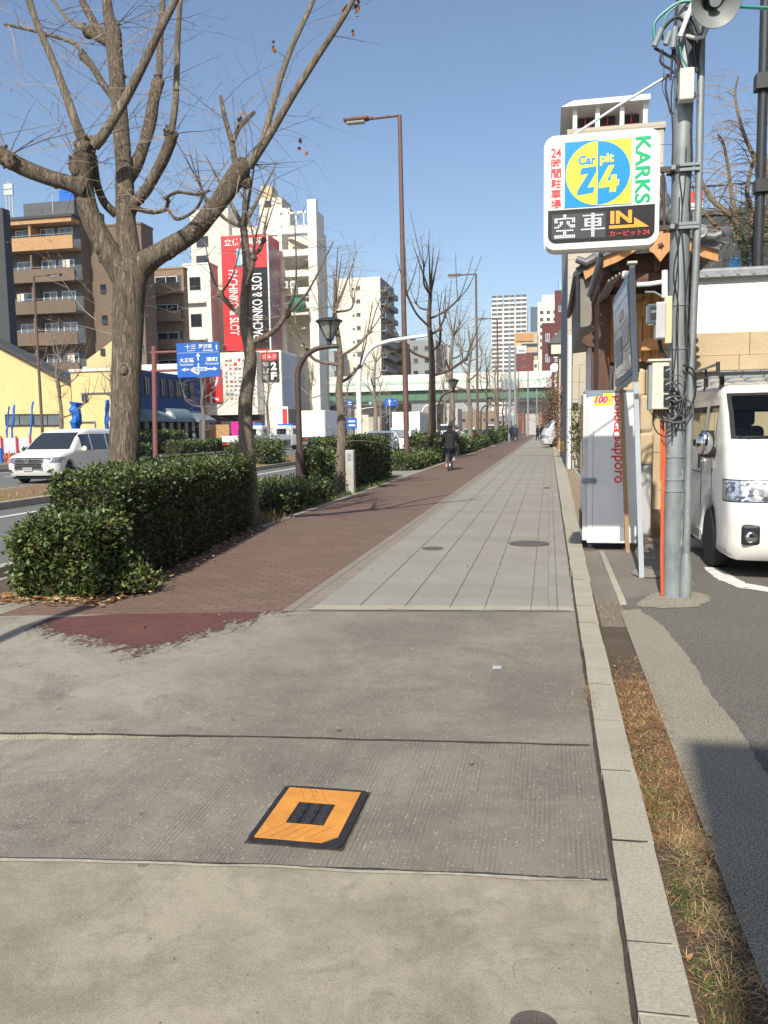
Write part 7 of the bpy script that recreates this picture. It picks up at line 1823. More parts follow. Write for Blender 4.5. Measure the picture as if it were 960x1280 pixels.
# ---- generic cars
def car(name, label, cat, kind, mat, group=None, plain=False, plate=True):
    root = thing(name, label, cat, (0, 0, 0), group)
    K = {  # L, half width, wheel r, front/rear axle y, silhouette top, belt, glass: windscreen (y0,z0,y1,z1) rear y
        'minivan': dict(L=4.9, W=.92, wr=.34, fw=.98, rw=3.95, top=[(.08, .28), (.0, .42), (-.02, .62), (.04, .80), (.16, .90), (.55, 1.0), (1.05, 1.08), (1.62, 1.50), (2.0, 1.70), (2.5, 1.79), (3.6, 1.80), (4.5, 1.74), (4.72, 1.5), (4.86, 1.0), (4.9, .6), (4.85, .3)], belt=1.05, wtop=1.60, ws=(1.08, 1.68, 1.03, 2.1), wins=((1.75, 2.35), (2.42, 3.4), (3.47, 4.35)), lamp=(.68, .86)),
        'hatch': dict(L=4.1, W=.86, wr=.31, fw=.82, rw=3.35, top=[(.10, .24), (.02, .36), (.0, .55), (.06, .72), (.3, .84), (.9, .95), (1.35, 1.22), (1.75, 1.43), (2.2, 1.50), (3.2, 1.49), (3.75, 1.36), (3.98, 1.05), (4.08, .85), (4.1, .5), (4.04, .28)], belt=.93, wtop=1.38, ws=(.96, 1.42, .95, 1.72), wins=((1.55, 2.1), (2.16, 2.95), (3.0, 3.5)), lamp=(.60, .76)),
        'sedan': dict(L=4.6, W=.86, wr=.32, fw=.9, rw=3.6, top=[(.10, .24), (.02, .36), (.0, .55), (.06, .72), (.3, .82), (1.15, .95), (1.55, 1.22), (1.85, 1.40), (2.3, 1.47), (3.1, 1.45), (3.5, 1.28), (3.9, 1.02), (4.45, .98), (4.58, .8), (4.6, .5), (4.52, .28)], belt=.95, wtop=1.35, ws=(.98, 1.38, 1.2, 1.84), wins=((1.75, 2.35), (2.42, 3.25)), lamp=(.60, .76)),
        'van': dict(L=4.7, W=.845, wr=.32, fw=1.0, rw=3.6, top=[(.10, .22), (.0, .36), (.0, .58), (.06, .82), (.16, 1.10), (.28, 1.33), (.55, 1.64), (.8, 1.86), (1.0, 1.94), (2.5, 1.98), (4.4, 1.95), (4.6, 1.8), (4.68, 1.0), (4.66, .3)], belt=1.25, wtop=1.72, ws=(1.34, 1.86, .2, .9), wins=((.85, 1.4), (1.5, 2.5), (2.56, 4.0)), lamp=(.64, .88))}[kind]
    L, W, wr, fw, rw = K['L'], K['W'], K['wr'], K['fw'], K['rw']; ra = wr*1.2
    sil = list(K['top'])+[(rw+ra+.02, .24)]+arc(rw, wr, ra, -10, 190, 10)+[(rw-ra-.02, .22), (fw+ra+.02, .22)]+arc(fw, wr, ra, -10, 190, 10)+[(fw-ra-.02, .22)]
    top = max(p[1] for p in sil); bl = K['belt']
    def deform(c):
        x, y, z = c; x *= 1-.20*max(0, (z-bl))/(top-bl)*(1 if kind != 'van' else .5)
        u = x/W; y = y+(.10*u*u+.20*u**6)*max(0, 1-y/1.4)-(.07*u*u+.06*u**6)*max(0, (y-L+.9)/.9)
        return Vector((x, y, z))
    yc = [a for q in K['wins'] for a in q]; l0, l1 = K['lamp']; z0, z1, wy0, wy1 = K['ws']
    bm = shell(sil, W, .14 if kind != 'van' else .1, yc+[.3, .5], [.36, .47, l0, l1, bl, z0, K['wtop'], z1], [-.8*W, -.55*W, .55*W, .8*W, -.3, .3], deform)
    g1 = 'dark_glass'
    reg = [('windscreen', g1, lambda c, n: n.z > .25 and n.y < -.25 and abs(c.x) < W*.93 and z0 < c.z < z1 and wy0-.1 < c.y < wy1+.1, .035, mat),
           ('rear_window', g1, lambda c, n: n.y > .45 and abs(c.x) < W*.85 and bl < c.z < z1, .03, mat)]
    for a, b in K['wins']: reg.append(('side_window', g1, (lambda a, b: lambda c, n: abs(n.x) > .7 and bl < c.z < K['wtop'] and a < c.y < b)(a, b), .015, 'rubber'))
    for s in (-1, 1):
        reg.append(('headlight', 'lens_clear', (lambda s: lambda c, n: n.y < -.05 and c.y < .5 and l0 < c.z < l1 and c.x*s > W*.55)(s), .008, 'black_plastic'))
        reg.append(('tail_light', 'lens_red', (lambda s: lambda c, n: n.y > .3 and c.y > L-.5 and l0+.05 < c.z < bl+.1 and c.x*s > W*.8)(s), .008, 'black_plastic'))
    reg.append(('grille', 'black_plastic', lambda c, n: n.y < -.4 and c.y < .3 and .47 < c.z < l1-.01 and abs(c.x) < W*.55, .02, 'chrome'))
    emit_regions(bm, root, reg, mat, deform)
    for s in (-1, 1):
        mirror(root, s*W*.97, K['wins'][0][0]+.02, bl+.05, mat, s)
        for y in (fw, rw): wheel(root, s*(W-.11), y, wr, .21, s)
        if plain: continue
        mb = MB()
        for a, b in K['wins'][:2]: mb.rbox(s*W*1.0-.01, s*W*1.0+.012, b-.22, b-.06, bl-.14, bl-.11, .008, 'chrome')
        mb.build('door_handle', root, world=False)
        mb = MB()
        for a, b in K['wins'][:2]: mb.box(s*W-.003, s*W+.003, b+.03, b+.036, .36, bl-.02, 'rubber')
        mb.build('door_seam', root, world=False)
        mb = MB(); mb.rbox(s*W*.72-.10, s*W*.72+.10, .09, .20, .38, .48, .02, 'black_plastic'); mb.lathe([(.045, 0), (.045, .01), (.01, .012)], 'lens_clear', (s*W*.70, .085, .43), (0, -1, 0), 12); mb.build('fog_lamp', root, world=False)
    mb = MB(); mb.box(-.17, .17, -.035, -.01, .45, .56, 'plate'); mb.build('number_plate', root, world=False)
    mb = MB(); mb.box(-W*.8, W*.8, .25, L-.3, .16, .24, 'black_plastic'); mb.build('underbody', root, world=False)
    return root
mv = car('minivan', 'white minivan driving towards the viewer behind the large tree', 'minivan', 'minivan', 'white_paint')
mb = MB()
for k in range(5): mb.box(-.52, .52, -.055, -.02, .50+k*.055, .522+k*.055, 'chrome')
mb.box(-.60, .60, -.05, -.015, .79, .83, 'chrome'); mb.prism([(-.13, .17), (-.06, .03), (.06, .03), (.13, .17), (.07, .17), (.03, .08), (-.03, .08), (-.07, .17)], (0, -.075, .66), XU, ZU, (0, .03, 0), 'chrome'); mb.build('grille_bars', mv, world=False)
mv.location = (-16.6, 24.0, -.12)
sv = car('silver_car', 'blue silver hatchback facing the viewer behind the tall hedge block', 'car', 'hatch', 'silver_paint'); sv.location = (-8.85, 42.0, -.12); sv.rotation_euler = (0, 0, R(4))
gtx = car('taxi', 'green taxi facing the viewer beyond the cyclist', 'taxi', 'sedan', 'green_paint', plain=True); gtx.location = (-8.0, 86, -.12)
mb = MB(); mb.rbox(-.22, .22, 2.3, 2.5, 1.46, 1.6, .03, 'sign_white'); mb.build('roof_light', gtx, world=False)
wc = car('white_car', 'white car facing the viewer right of the green taxi', 'car', 'sedan', 'white_paint', plain=True); wc.location = (-7.3, 100, -.12)
wv = car('white_van', 'white van facing the viewer behind the cyclist', 'van', 'van', 'white_paint', plain=True); wv.location = (-9.6, 78, -.12)
copy_tree(wv, None, 'more distant white van beyond the green taxi', (-8.6, 122, -.12))
copy_tree(wc, None, 'distant white car left of the green taxi', (-10.4, 108, -.12))
cv = car('silver_van', 'silver van nosing across the walk from the right', 'van', 'van', 'silver_white' if 'silver_white' in MATS else (M('silver_white', (.60, .62, .64), .3, .03, 2, metal=.2, coat=.4) and 'silver_white')); cv.rotation_euler = (0, 0, R(-82)); cv.location = (-.62, 60.2, 0.0)
# ---- lorries
def box_truck(label, boxw, boxh, boxl, group, low=.95):
    root = thing('box_truck', label, 'lorry', (0, 0, 0), group)
    W = 1.02
    sil = [(.06, .34), (.0, .5), (.0, .95), (.06, 1.25), (.34, 1.98), (.5, 2.12), (1.2, 2.15), (1.62, 2.1), (1.66, .6), (1.5, .34)]
    def deform(c):
        x, y, z = c; x *= 1-.10*max(0, z-1.25); u = x/W; return Vector((x, y+(.05*u*u+.1*u**6)*max(0, 1-y), z))
    bm = shell(sil, W, .09, [.42, .6, 1.25], [.5, .68, .9, 1.28, 1.32, 1.85, 1.92], [-.75, .75, -.55, .55], deform)
    emit_regions(bm, root, [('windscreen', 'grey_glass', lambda c, n: n.y < -.4 and 1.28 < c.z < 1.92 and abs(c.x) < .96, .04, 'rubber'), ('side_window', 'dark_glass', lambda c, n: abs(n.x) > .7 and 1.32 < c.z < 1.85 and .6 < c.y < 1.25, .02, 'rubber'), ('headlight', 'lens_clear', lambda c, n: n.y < -.3 and .68 < c.z < .9 and c.x > .55, .01, 'black_plastic'), ('headlight', 'lens_clear', lambda c, n: n.y < -.3 and .68 < c.z < .9 and c.x < -.55, .01, 'black_plastic'), ('bumper', 'black_plastic', lambda c, n: n.y < -.3 and c.z < .5, 0, None)], 'white_paint', deform, 'cab')
    mb = MB(); mb.rbox(-boxw/2, boxw/2, 1.75, 1.75+boxl, low, low+boxh, .03, 'white_metal'); mb.build('cargo_box', root, world=False)
    mb = MB()
    e = 1.75+boxl+.012
    for x in (-boxw/2+.03, -.02, boxw/2-.07): mb.box(x, x+.04, e-.01, e+.02, low+.05, low+boxh-.05, 'grey_metal')
    mb.build('rear_door', root, world=False)
    mb = MB(); mb.box(-.45, .45, .5, 1.75+boxl, .55, low-.01, 'dark_metal'); mb.box(-boxw/2, boxw/2, e-.15, e, .55, .72, 'dark_metal'); mb.build('chassis', root, world=False)
    for s in (-1, 1):
        mb = MB(); mb.box(s*.85-.14, s*.85+.14, e, e+.03, .74, .86, 'lens_red'); mb.box(s*.6-.08, s*.6+.08, e, e+.03, .74, .86, 'lens_amber'); mb.build('tail_light', root, world=False)
        mb = MB(); mb.rbox(s*1.16-.07, s*1.16+.07, .25, .32, 1.3, 1.65, .02, 'black_plastic'); mb.tube([(s*1.0, .4, 1.8), (s*1.15, .3, 1.65)], .02, 'black_plastic', 5); mb.build('door_mirror', root, world=False)
        for y in (.85, 1.75+boxl*.72): wheel(root, s*.84, y, .39, .24, s, 'white_metal')
    return root
bt = box_truck('white box truck facing the viewer behind the tall brown lamp post', 2.2, 2.35, 4.6, 'box trucks'); bt.location = (-8.75, 49.5, -.12); bt.scale = (.8, .8, .8)
lt = box_truck('big white box lorry seen from behind across the road', 2.35, 2.45, 6.4, 'box trucks'); lt.rotation_euler = (0, 0, R(180)); lt.location = (-21.4, 82, -.12)
# small flatbed truck with blue bar
ft = thing('flatbed_truck', 'small white flatbed truck with blue roof bar parked across the road', 'truck', (0, 0, 0))
W = .95; sil = [(.06, .34), (.0, .5), (.0, .95), (.06, 1.2), (.34, 1.88), (.5, 2.0), (1.5, 2.0), (1.6, 1.9), (1.64, .6), (1.5, .34)]
dfm = lambda c: Vector((c.x*(1-.1*max(0, c.z-1.2)), c.y, c.z))
bm = shell(sil, W, .08, [.42, .6, 1.25], [.5, .7, .9, 1.25, 1.28, 1.75, 1.85], [-.5, .5, -.2, .2], dfm)
emit_regions(bm, ft, [('windscreen', 'dark_glass', lambda c, n: n.y < -.4 and 1.25 < c.z < 1.85, .04, 'rubber'), ('side_window', 'dark_glass', lambda c, n: abs(n.x) > .7 and 1.28 < c.z < 1.75 and .6 < c.y < 1.25, .02, 'rubber'), ('rear_window', 'dark_glass', lambda c, n: n.y > .7 and 1.28 < c.z < 1.75 and abs(c.x) < .5, .02, 'rubber')], 'white_paint', dfm, 'cab')
mb = MB(); mb.box(-.95, .95, 1.7, 4.6, .78, .88, 'grey_metal')
for a in ((-.95, -.91, 1.7, 4.6), (.91, .95, 1.7, 4.6), (-.91, .91, 4.55, 4.6), (-.91, .91, 1.7, 1.75)): mb.box(*a, .881, 1.28, 'white_metal')
mb.build('flatbed', ft, world=False)
mb = MB()
for x in (-.9, -.3, .3, .9): mb.tube([(x, 1.78, 1.28), (x, 1.78, 1.75)], .025, 'dark_metal', 5)
mb.tube([(-.9, 1.78, 1.75), (.9, 1.78, 1.75)], .025, 'dark_metal', 5); mb.build('guard_rail', ft, world=False)
mb = MB(); mb.rbox(-.75, .75, .8, 1.1, 2.02, 2.16, .04, 'tarp_blue'); mb.build('roof_bar', ft, world=False)
mb = MB(); mb.box(-.4, .4, .5, 4.5, .5, .77, 'dark_metal'); mb.build('chassis', ft, world=False)
for s in (-1, 1):
    mb = MB(); mb.box(s*.78-.14, s*.78+.14, 4.6, 4.63, .62, .75, 'lens_red'); mb.box(s*.5-.1, s*.5+.1, 4.6, 4.63, .62, .75, 'lens_amber'); mb.build('tail_light', ft, world=False)
    for y in (.85, 3.6): wheel(ft, s*.8, y, .34, .22, s, 'white_metal')
ft.rotation_euler = (0, 0, R(165)); ft.location = (-21.6, 68, -.12)
ft2 = copy_tree(ft, None, 'second white flatbed with amber tail lamps half hidden behind the pale bare tree', (-21.9, 60.5, -.12), R(178))

# ================================================================== STREET LAMPS, SIGNS, POSTS
def tall_lamp(label, x, y, H=12.9):
    o = thing('street_lamp', label, 'street lamp', (0, 0, 0), 'tall brown street lamps')
    mb = MB(); mb.tube([(0, 0, 0), (0, 0, 1.2), (0, 0, H)], [.115, .11, .075], 'rust_brown', 14); mb.tube([(0, 0, 0), (0, 0, .5)], .14, 'rust_brown', 14); mb.build('pole', o, world=False)
    mb = MB(); mb.tube([(0, 0, H-.02), (-.05, -.0, H), (-1.15, 0, H-.02)], .05, 'rust_brown', 8); mb.build('arm', o, world=False)
    mb = MB(); mb.rbox(-2.1, -1.15, -.17, .17, H-.06, H+.09, .06, 'rust_brown'); mb.tube([(-1.3, 0, H), (-1.0, 0, H)], .07, 'rust_brown', 8); mb.build('lamp_head', o, world=False)
    mb = MB(); mb.rbox(-2.0, -1.3, -.13, .13, H-.15, H-.05, .04, 'lantern_glass'); mb.build('lamp_lens', o, world=False)
    o.location = (x, y, 0); return o
tl = tall_lamp('tallest brown street lamp nearest the viewer with boxy lamp head', -5.3, 31.0)
tl.rotation_euler = (0, R(-.5), 0)
for lb, y in (('second tall brown street lamp right of the dark trunked tree', 63.2), ('third brown street lamp, seen before the far white tower block', 89), ('fourth brown street lamp, beyond the pedestrians in dark coats', 118), ('last brown street lamp under the overpass parapet', 150)): copy_tree(tl, None, lb, (-5.3, y, 0))
copy_tree(tl, None, 'slim brown street lamp standing across the road before the yellow building', (-23.8, atx(53, 540, -23.8).y, 0), R(180), .69); 
def lantern(label, x, y):
    o = thing('park_lantern', label, 'street lamp', (0, 0, 0), 'lanterns on curved brown posts')
    pts = [(0, 0, 0), (0, 0, .1), (0, 0, 1.15), (0, 0, 1.25), (0, 0, 2.9), (.06, 0, 3.25), (.25, 0, 3.52), (.52, 0, 3.66), (.85, 0, 3.70), (1.03, 0, 3.70)]
    mb = MB(); P, Q = smooth_path(pts, [.115, .115, .11, .075, .07, .066, .062, .06, .058, .058], 4); mb.tube(P, Q, 'dark_brown_metal', 14); mb.build('post', o, world=False)
    mb = MB(); mb.cyl((.82, 0, 3.72), (.82, 0, 3.84), .06, 'dark_metal', 12); mb.lathe([(.06, 3.84), (.11, 3.86), (.11, 3.89), (.06, 3.90)], 'dark_metal', (.82, 0, 0), (0, 0, 1), 16); mb.build('socket', o, world=False)
    mb = MB(); mb.lathe([(.09, 3.90), (.27, 4.28)], 'lantern_glass', (.82, 0, 0), (0, 0, 1), 8); mb.build('lantern_glass', o, smooth=False, world=False)
    mb = MB()
    for k in range(4): a = k*math.pi/2+.4; mb.tube([(.82+.095*math.cos(a), .095*math.sin(a), 3.90), (.82+.275*math.cos(a), .275*math.sin(a), 4.28)], .015, 'dark_metal', 5)
    mb.lathe([(.28, 4.27), (.33, 4.285), (.33, 4.31), (.2, 4.37), (.05, 4.39)], 'dark_metal', (.82, 0, 0), (0, 0, 1), 20); mb.build('lantern_cap', o, world=False)
    o.location = (x, y, 0); o.scale = (.88, .88, .88); return o
ln = lantern('black lantern on a curved brown post rising from the low hedge', -5.3, 17.2)
copy_tree(ln, None, 'smaller distant lantern on a curved post beside the dark trunked tree', (-5.3, 40.5, 0))
copy_tree(ln, None, 'farthest lantern on a curved post near the green taxi', (-5.3, 66, 0))
sp = thing('signal_arm', 'white curved arm pole standing behind the tall hedge block', 'pole', (0, 0, 0), 'white curved arm poles')
mb = MB(); P, Q = smooth_path([(0, 0, 0), (0, 0, 2), (0, 0, 4.2), (.15, 0, 5.0), (.62, 0, 5.62), (1.3, 0, 5.85), (2.0, 0, 5.95), (3.1, 0, 6.05)], [.13, .12, .115, .11, .10, .085, .075, .07], 5); mb.tube(P, Q, 'white_metal', 14); mb.build('pole', sp, world=False)
mb = MB(); mb.rbox(-.2, .2, -.2, .2, 0, .08, .02, 'grey_metal'); mb.build('base_plate', sp, world=False)
q = atx(450, 560, -6.05); sp.location = (-6.05, q.y, 0); sp.scale = (.73, .73, .73)
s2 = copy_tree(sp, None, 'small distant white arm pole behind the blue arrow signs', (-14, 92, 0)); s2.scale = (.7, .7, .7)
s3 = copy_tree(sp, None, 'distant white arm pole beside the big white lorry', (-24, 103, 0)); s3.scale = (.7, .7, .7)
bo = thing('concrete_bollard', 'grey concrete post standing before the tall hedge block', 'bollard', (-4.55, 18.7, 0))
mb = MB(); mb.rbox(-4.64, -4.44, 18.6, 18.80, -.02, 1.02, .02, 'concrete_post'); mb.build('body', bo)
mb = MB(); mb.rbox(-4.58, -4.50, 18.59, 18.6, .78, .95, .003, 'grey_metal'); mb.build('plate', bo)
# blue direction sign over the far kerb
rsn = thing('road_sign', 'large blue road direction sign on a red brown post across the road', 'road sign', (-23.6, 42, 0))
RY = 40.5
q0, q1 = px(222, 472, RY), px(274, 427, RY)
pb_ = px(193, 545, RY+.3)
mb = MB(); mb.tube([(pb_.x, RY+.3, 0), (px(189, 430, RY).x, RY+.3, px(189, 432, RY).z)], .13, 'post_red' if 'post_red' in MATS else (M('post_red', (.20, .075, .065), .6, .2, 6) and 'post_red'), 14); mb.build('post', rsn)
mb = MB()
for yy in (441, 464): a = px(188, yy, RY+.3); mb.tube([(a.x, RY+.3, a.z), (q0.x+1.0, RY+.12, a.z)], .07, 'post_red', 8)
mb.build('arm', rsn)
w_, h_ = q1.x-q0.x, q1.z-q0.z
mb = MB(); mb.prism(rrect(q0.x, q1.x, q0.z, q1.z, .05), (0, RY, 0), XU, ZU, (0, .06, 0), 'sign_blue'); mb.build('panel', rsn, smooth=False)
mb = MB()
def rt(t, u0, u1, v0, v1, m='sign_white', b=.01): mb.text(t, (q0.x+w_*u0, RY-.01, q0.z+h_*v0), XU, ZU, w_*(u1-u0), h_*(v1-v0), m, 0, b)
def rb(u0, u1, v0, v1, m='sign_white', d=.008): mb.box(q0.x+w_*u0, q0.x+w_*u1, RY-d-.002, RY-d, q0.z+h_*v0, q0.z+h_*v1, m)
def rp(pts, m='sign_white', d=.008): mb.prism([(q0.x+w_*a, q0.z+h_*b) for a, b in pts], (0, RY-d-.002, 0), XU, ZU, (0, .002, 0), m)
rt('十三', .2, .46, .82, .95, b=.02); rt('Juso', .25, .43, .74, .80); rt('阿波座', .53, .83, .82, .95, b=.02); rt('Awaza', .61, .85, .74, .80); rt('大正橋', .06, .40, .43, .56, b=.02); rt('Taishobashi', .06, .38, .34, .40); rt('湊町', .68, .96, .44, .57, b=.02); rt('Minatomachi', .66, .97, .35, .41)
rb(.02, .98, .705, .712); rb(.485, .515, .08, .62); rp([(.45, .60), (.55, .60), (.50, .70)]); rp([(.91, .84), (.96, .84), (.935, .93)]); rb(.925, .945, .76, .85)
rb(.2, .84, .205, .245); rp([(.10, .225), (.19, .28), (.19, .17)]); rp([(.94, .225), (.85, .28), (.85, .17)]); rp([(.30, .245), (.48, .12), (.48, .07), (.27, .22)]); rb(.36, .70, .17, .285, 'pale_steel', .012); mb.text('道頓堀', (q0.x+w_*.40, RY-.016, q0.z+h_*.19), XU, ZU, w_*.26, h_*.07, 'sign_blue', 0); mb.lathe([(.07, 0), (.07, .003)], 'sign_blue', (q0.x+w_*.5, RY-.010, q0.z+h_*.44), (0, -1, 0), 12)
mb.build('lettering', rsn, smooth=False)
def blue_sign(label, x, y, z0, w, h, arrow=True, pole=True):
    o = thing('blue_sign', label, 'road sign', (x, y, 0), 'small blue road signs'); mb = MB(); mb.box(x, x+w, y, y+.08, z0, z0+h, 'sign_blue'); mb.build('panel', o, smooth=False)
    mb = MB()
    if arrow: mb.prism([(x+w*.44, z0+h*.12), (x+w*.56, z0+h*.12), (x+w*.56, z0+h*.6), (x+w*.7, z0+h*.6), (x+w*.5, z0+h*.9), (x+w*.3, z0+h*.6), (x+w*.44, z0+h*.6)], (0, y-.01, 0), XU, ZU, (0, .005, 0), 'sign_white')
    else: mb.box(x+w*.2, x+w*.8, y-.01, y, z0+h*.25, z0+h*.4, 'sign_white'); mb.box(x+w*.2, x+w*.8, y-.01, y, z0+h*.6, z0+h*.75, 'sign_white')
    mb.build('symbol', o, smooth=False)
    mb = MB(); mb.tube([(x+w/2, y+.15, 0), (x+w/2, y+.15, z0+h)], .06, 'grey_metal', 6); mb.build('post', o)
q = px(481, 508, 84); blue_sign('small blue arrow sign below the overpass girder', q.x, 84, q.z, 1.0, .8)
q = px(490, 508, 84.4); blue_sign('second small blue arrow sign just right of the first', q.x, 84.4, q.z, .55, .75)
q = px(433, 536, 60); blue_sign('blue board behind the bare tree by the white lorry', q.x, 60, q.z, .85, .8, False)
q = px(434, 508, 62); blue_sign('narrow upper blue sign beside the white curved arm pole', q.x, 62, q.z, .4, .45, False)
def signal(label, pxx, pyy, Y):
    q = px(pxx, pyy, Y); o = thing('traffic_light', label, 'traffic light', (q.x, Y, 0), 'traffic lights before the overpass')
    mb = MB(); mb.rbox(q.x-.3, q.x+.95, Y, Y+.2, q.z-.22, q.z+.22, .05, 'grey_metal'); mb.build('housing', o)
    mb = MB(); mb.lathe([(.15, 0), (.12, .03), (.01, .04)], 'lamp_green', (q.x, Y, q.z), (0, -1, 0), 12); mb.build('green_lamp', o)
    mb = MB(); [mb.lathe([(.15, 0), (.12, .03), (.01, .04)], 'led_off', (q.x+dx, Y, q.z), (0, -1, 0), 12) for dx in (.36, .70)]; mb.build('dark_lamps', o)
    mb = MB(); mb.tube([(q.x+.95, Y+.1, q.z), (q.x+2.6, Y+.1, q.z+.1), (q.x+2.6, Y+.1, 0)], .07, 'grey_metal', 6); mb.build('pole', o)
signal('traffic light showing green left of the overpass pier', 406, 502, 130); signal('traffic light showing green below the left overpass girder', 463, 504, 132)
# distant utility posts along the walk
for i, (xx, yy, Y_, H_, lb) in enumerate(((637, 490, 84.5, 9.5, 'grey utility pole with transformer near the pedestrians'), (644, 480, 96, 10.5, 'second grey utility pole behind the pedestrians'), (660, 480, 130, 10, 'far thin pole seen through the overpass'), (671, 500, 150, 8, 'farthest thin pole at the right end of the overpass'))):
    q = px(xx, yy, Y_); o = thing('utility_pole', lb, 'utility pole', (q.x, Y_, 0), 'distant poles along the walk'); mb = MB(); mb.tube([(q.x, Y_, 0), (q.x, Y_, H_)], [.16, .11], 'grey_metal', 8); mb.build('pole', o)
    if i == 0: mb = MB(); mb.cyl((q.x-.5, Y_, 5.2), (q.x-.5, Y_, 6.1), .3, 'grey_metal', 10); mb.cyl((q.x+.4, Y_, 5.2), (q.x+.4, Y_, 6.0), .28, 'grey_metal', 10); mb.build('transformer', o)
pk = thing('sign_post', 'plain grey post beside the driveway just outside the picture', 'post', (-4.4, .6, 0)); mb = MB(); mb.tube([(-4.4, .6, -.1), (-4.46, .6, 6.0)], .075, 'grey_metal', 12); mb.build('post', pk)
# ================================================================== PEOPLE
def fused(name, parent, mat, blobs, voxel=.014, smooth=6, fn=None):
    """one continuous surface out of overlapping limbs: blobs are ('t', points, radii) or ('s', centre, radius)"""
    mb = MB()
    for b in blobs:
        if b[0] == 't':
            P, Q = smooth_path(b[1], b[2], 4) if len(b[1]) > 2 else (b[1], b[2])
            mb.tube(P, Q, mat, 14); mb.sphere(P[0], Q[0], mat, 12, 8); mb.sphere(P[-1], Q[-1], mat, 12, 8)
        else: mb.sphere(b[1], b[2], mat, 18, 12)
    o = mb.build(name, parent, world=False)
    md = o.modifiers.new('r', 'REMESH'); md.mode = 'VOXEL'; md.voxel_size = voxel
    m2 = o.modifiers.new('s', 'SMOOTH'); m2.iterations = smooth; m2.factor = .5
    dg = bpy.context.evaluated_depsgraph_get(); dg.update()
    me = bpy.data.meshes.new_from_object(o.evaluated_get(dg)); o.modifiers.clear(); old = o.data; o.data = me; bpy.data.meshes.remove(old)
    if not me.materials: me.materials.append(MATS[mat])
    me.shade_smooth(); return o
def V3(*p): return Vector(p)
# cyclist, seen from behind: local +y is the riding direction, origin on the ground below the saddle
def cyclist():
    root = thing('person', 'cyclist in black hooded coat seen from behind riding away on the red path', 'person', (0, 0, 0))
    hip = V3(0, 0, .90); ch = V3(0, .10, 1.20); nk = V3(0, .15, 1.44); hd = V3(0, .18, 1.60)
    sh = [V3(s*.19, .13, 1.37) for s in (-1, 1)]; el = [V3(s*.29, .25, 1.12) for s in (-1, 1)]; wr = [V3(s*.25, .46, 1.02) for s in (-1, 1)]
    hj = [V3(s*.09, .0, .88) for s in (-1, 1)]; kn = [V3(-.13, .36, .62), V3(.13, .30, .78)]; an = [V3(-.13, .10, .20), V3(.13, .16, .42)]
    body = [('t', [hip, ch, nk], [.135, .15, .06]), ('t', [nk, hd], [.05, .055]), ('s', hd+V3(0, 0, .02), (.075, .095, .115))]
    for i in range(2):
        body += [('t', [nk-V3(0, 0, .05), sh[i], el[i], wr[i]], [.06, .062, .045, .03]), ('t', [hip, hj[i], kn[i], an[i]], [.11, .085, .058, .04]), ('t', [an[i]+V3(0, -.05, -.04), an[i]+V3(0, .15, -.08)], [.04, .03])]
        s = -1 if i == 0 else 1
        palm = wr[i]+V3(0, .05, -.01); body.append(('t', [wr[i], palm], [.028, .034]))
        for k in range(4): body.append(('t', [palm+V3(s*(-.03+.02*k), .02, .0), palm+V3(s*(-.03+.02*k), .06, -.01), palm+V3(s*(-.03+.02*k), .055, -.045)], [.010, .009, .008]))
        body.append(('t', [palm+V3(-s*.03, 0, 0), palm+V3(-s*.05, .04, -.02)], [.011, .009]))
    body += [('s', hd+V3(s*.078, 0, .005), (.012, .025, .035)) for s in (-1, 1)]+[('s', hd+V3(0, .10, .0), (.014, .022, .022))]
    fused('body', root, 'skin', body, .013)
    coat = [('t', [hip-V3(0, .03, .06), ch, nk-V3(0, 0, .02)], [.185, .195, .085]), ('s', nk+V3(0, -.075, .0), (.125, .075, .10)), ('s', hip+V3(0, -.05, -.06), (.20, .17, .12))]
    for i in range(2): coat.append(('t', [nk-V3(0, 0, .07), sh[i]+V3(0, 0, -.01), el[i], wr[i]-V3(0, .03, 0)], [.085, .092, .068, .05]))
    fused('coat', root, 'cloth_black', coat, .016)
    tr = []
    for i in range(2): tr.append(('t', [hip-V3(0, 0, .03), hj[i], kn[i], an[i]+V3(0, 0, .05)], [.12, .105, .078, .055]))
    fused('trousers', root, 'cloth_jean', tr, .016)
    for i in range(2): fused('shoe', root, 'shoe_pale' if 'shoe_pale' in MATS else (M('shoe_pale', (.42, .27, .20), .7, .1, 8) and 'shoe_pale'), [('t', [an[i]+V3(0, -.06, -.055), an[i]+V3(0, .05, -.06), an[i]+V3(0, .18, -.085)], [.05, .046, .035]), ('t', [an[i]+V3(0, -.04, .02), an[i]+V3(0, -.05, -.05)], [.045, .05])], .013)
    fused('hair', root, 'hair_black', [('s', hd+V3(0, -.015, .035), (.095, .11, .118)), ('s', hd+V3(0, -.05, -.06), (.08, .065, .09))], .013)
    return root
cy = cyclist()
bk = thing('bicycle', 'black city bicycle under the cyclist with red rear reflector', 'bicycle', (0, 0, 0))
wrd = .33
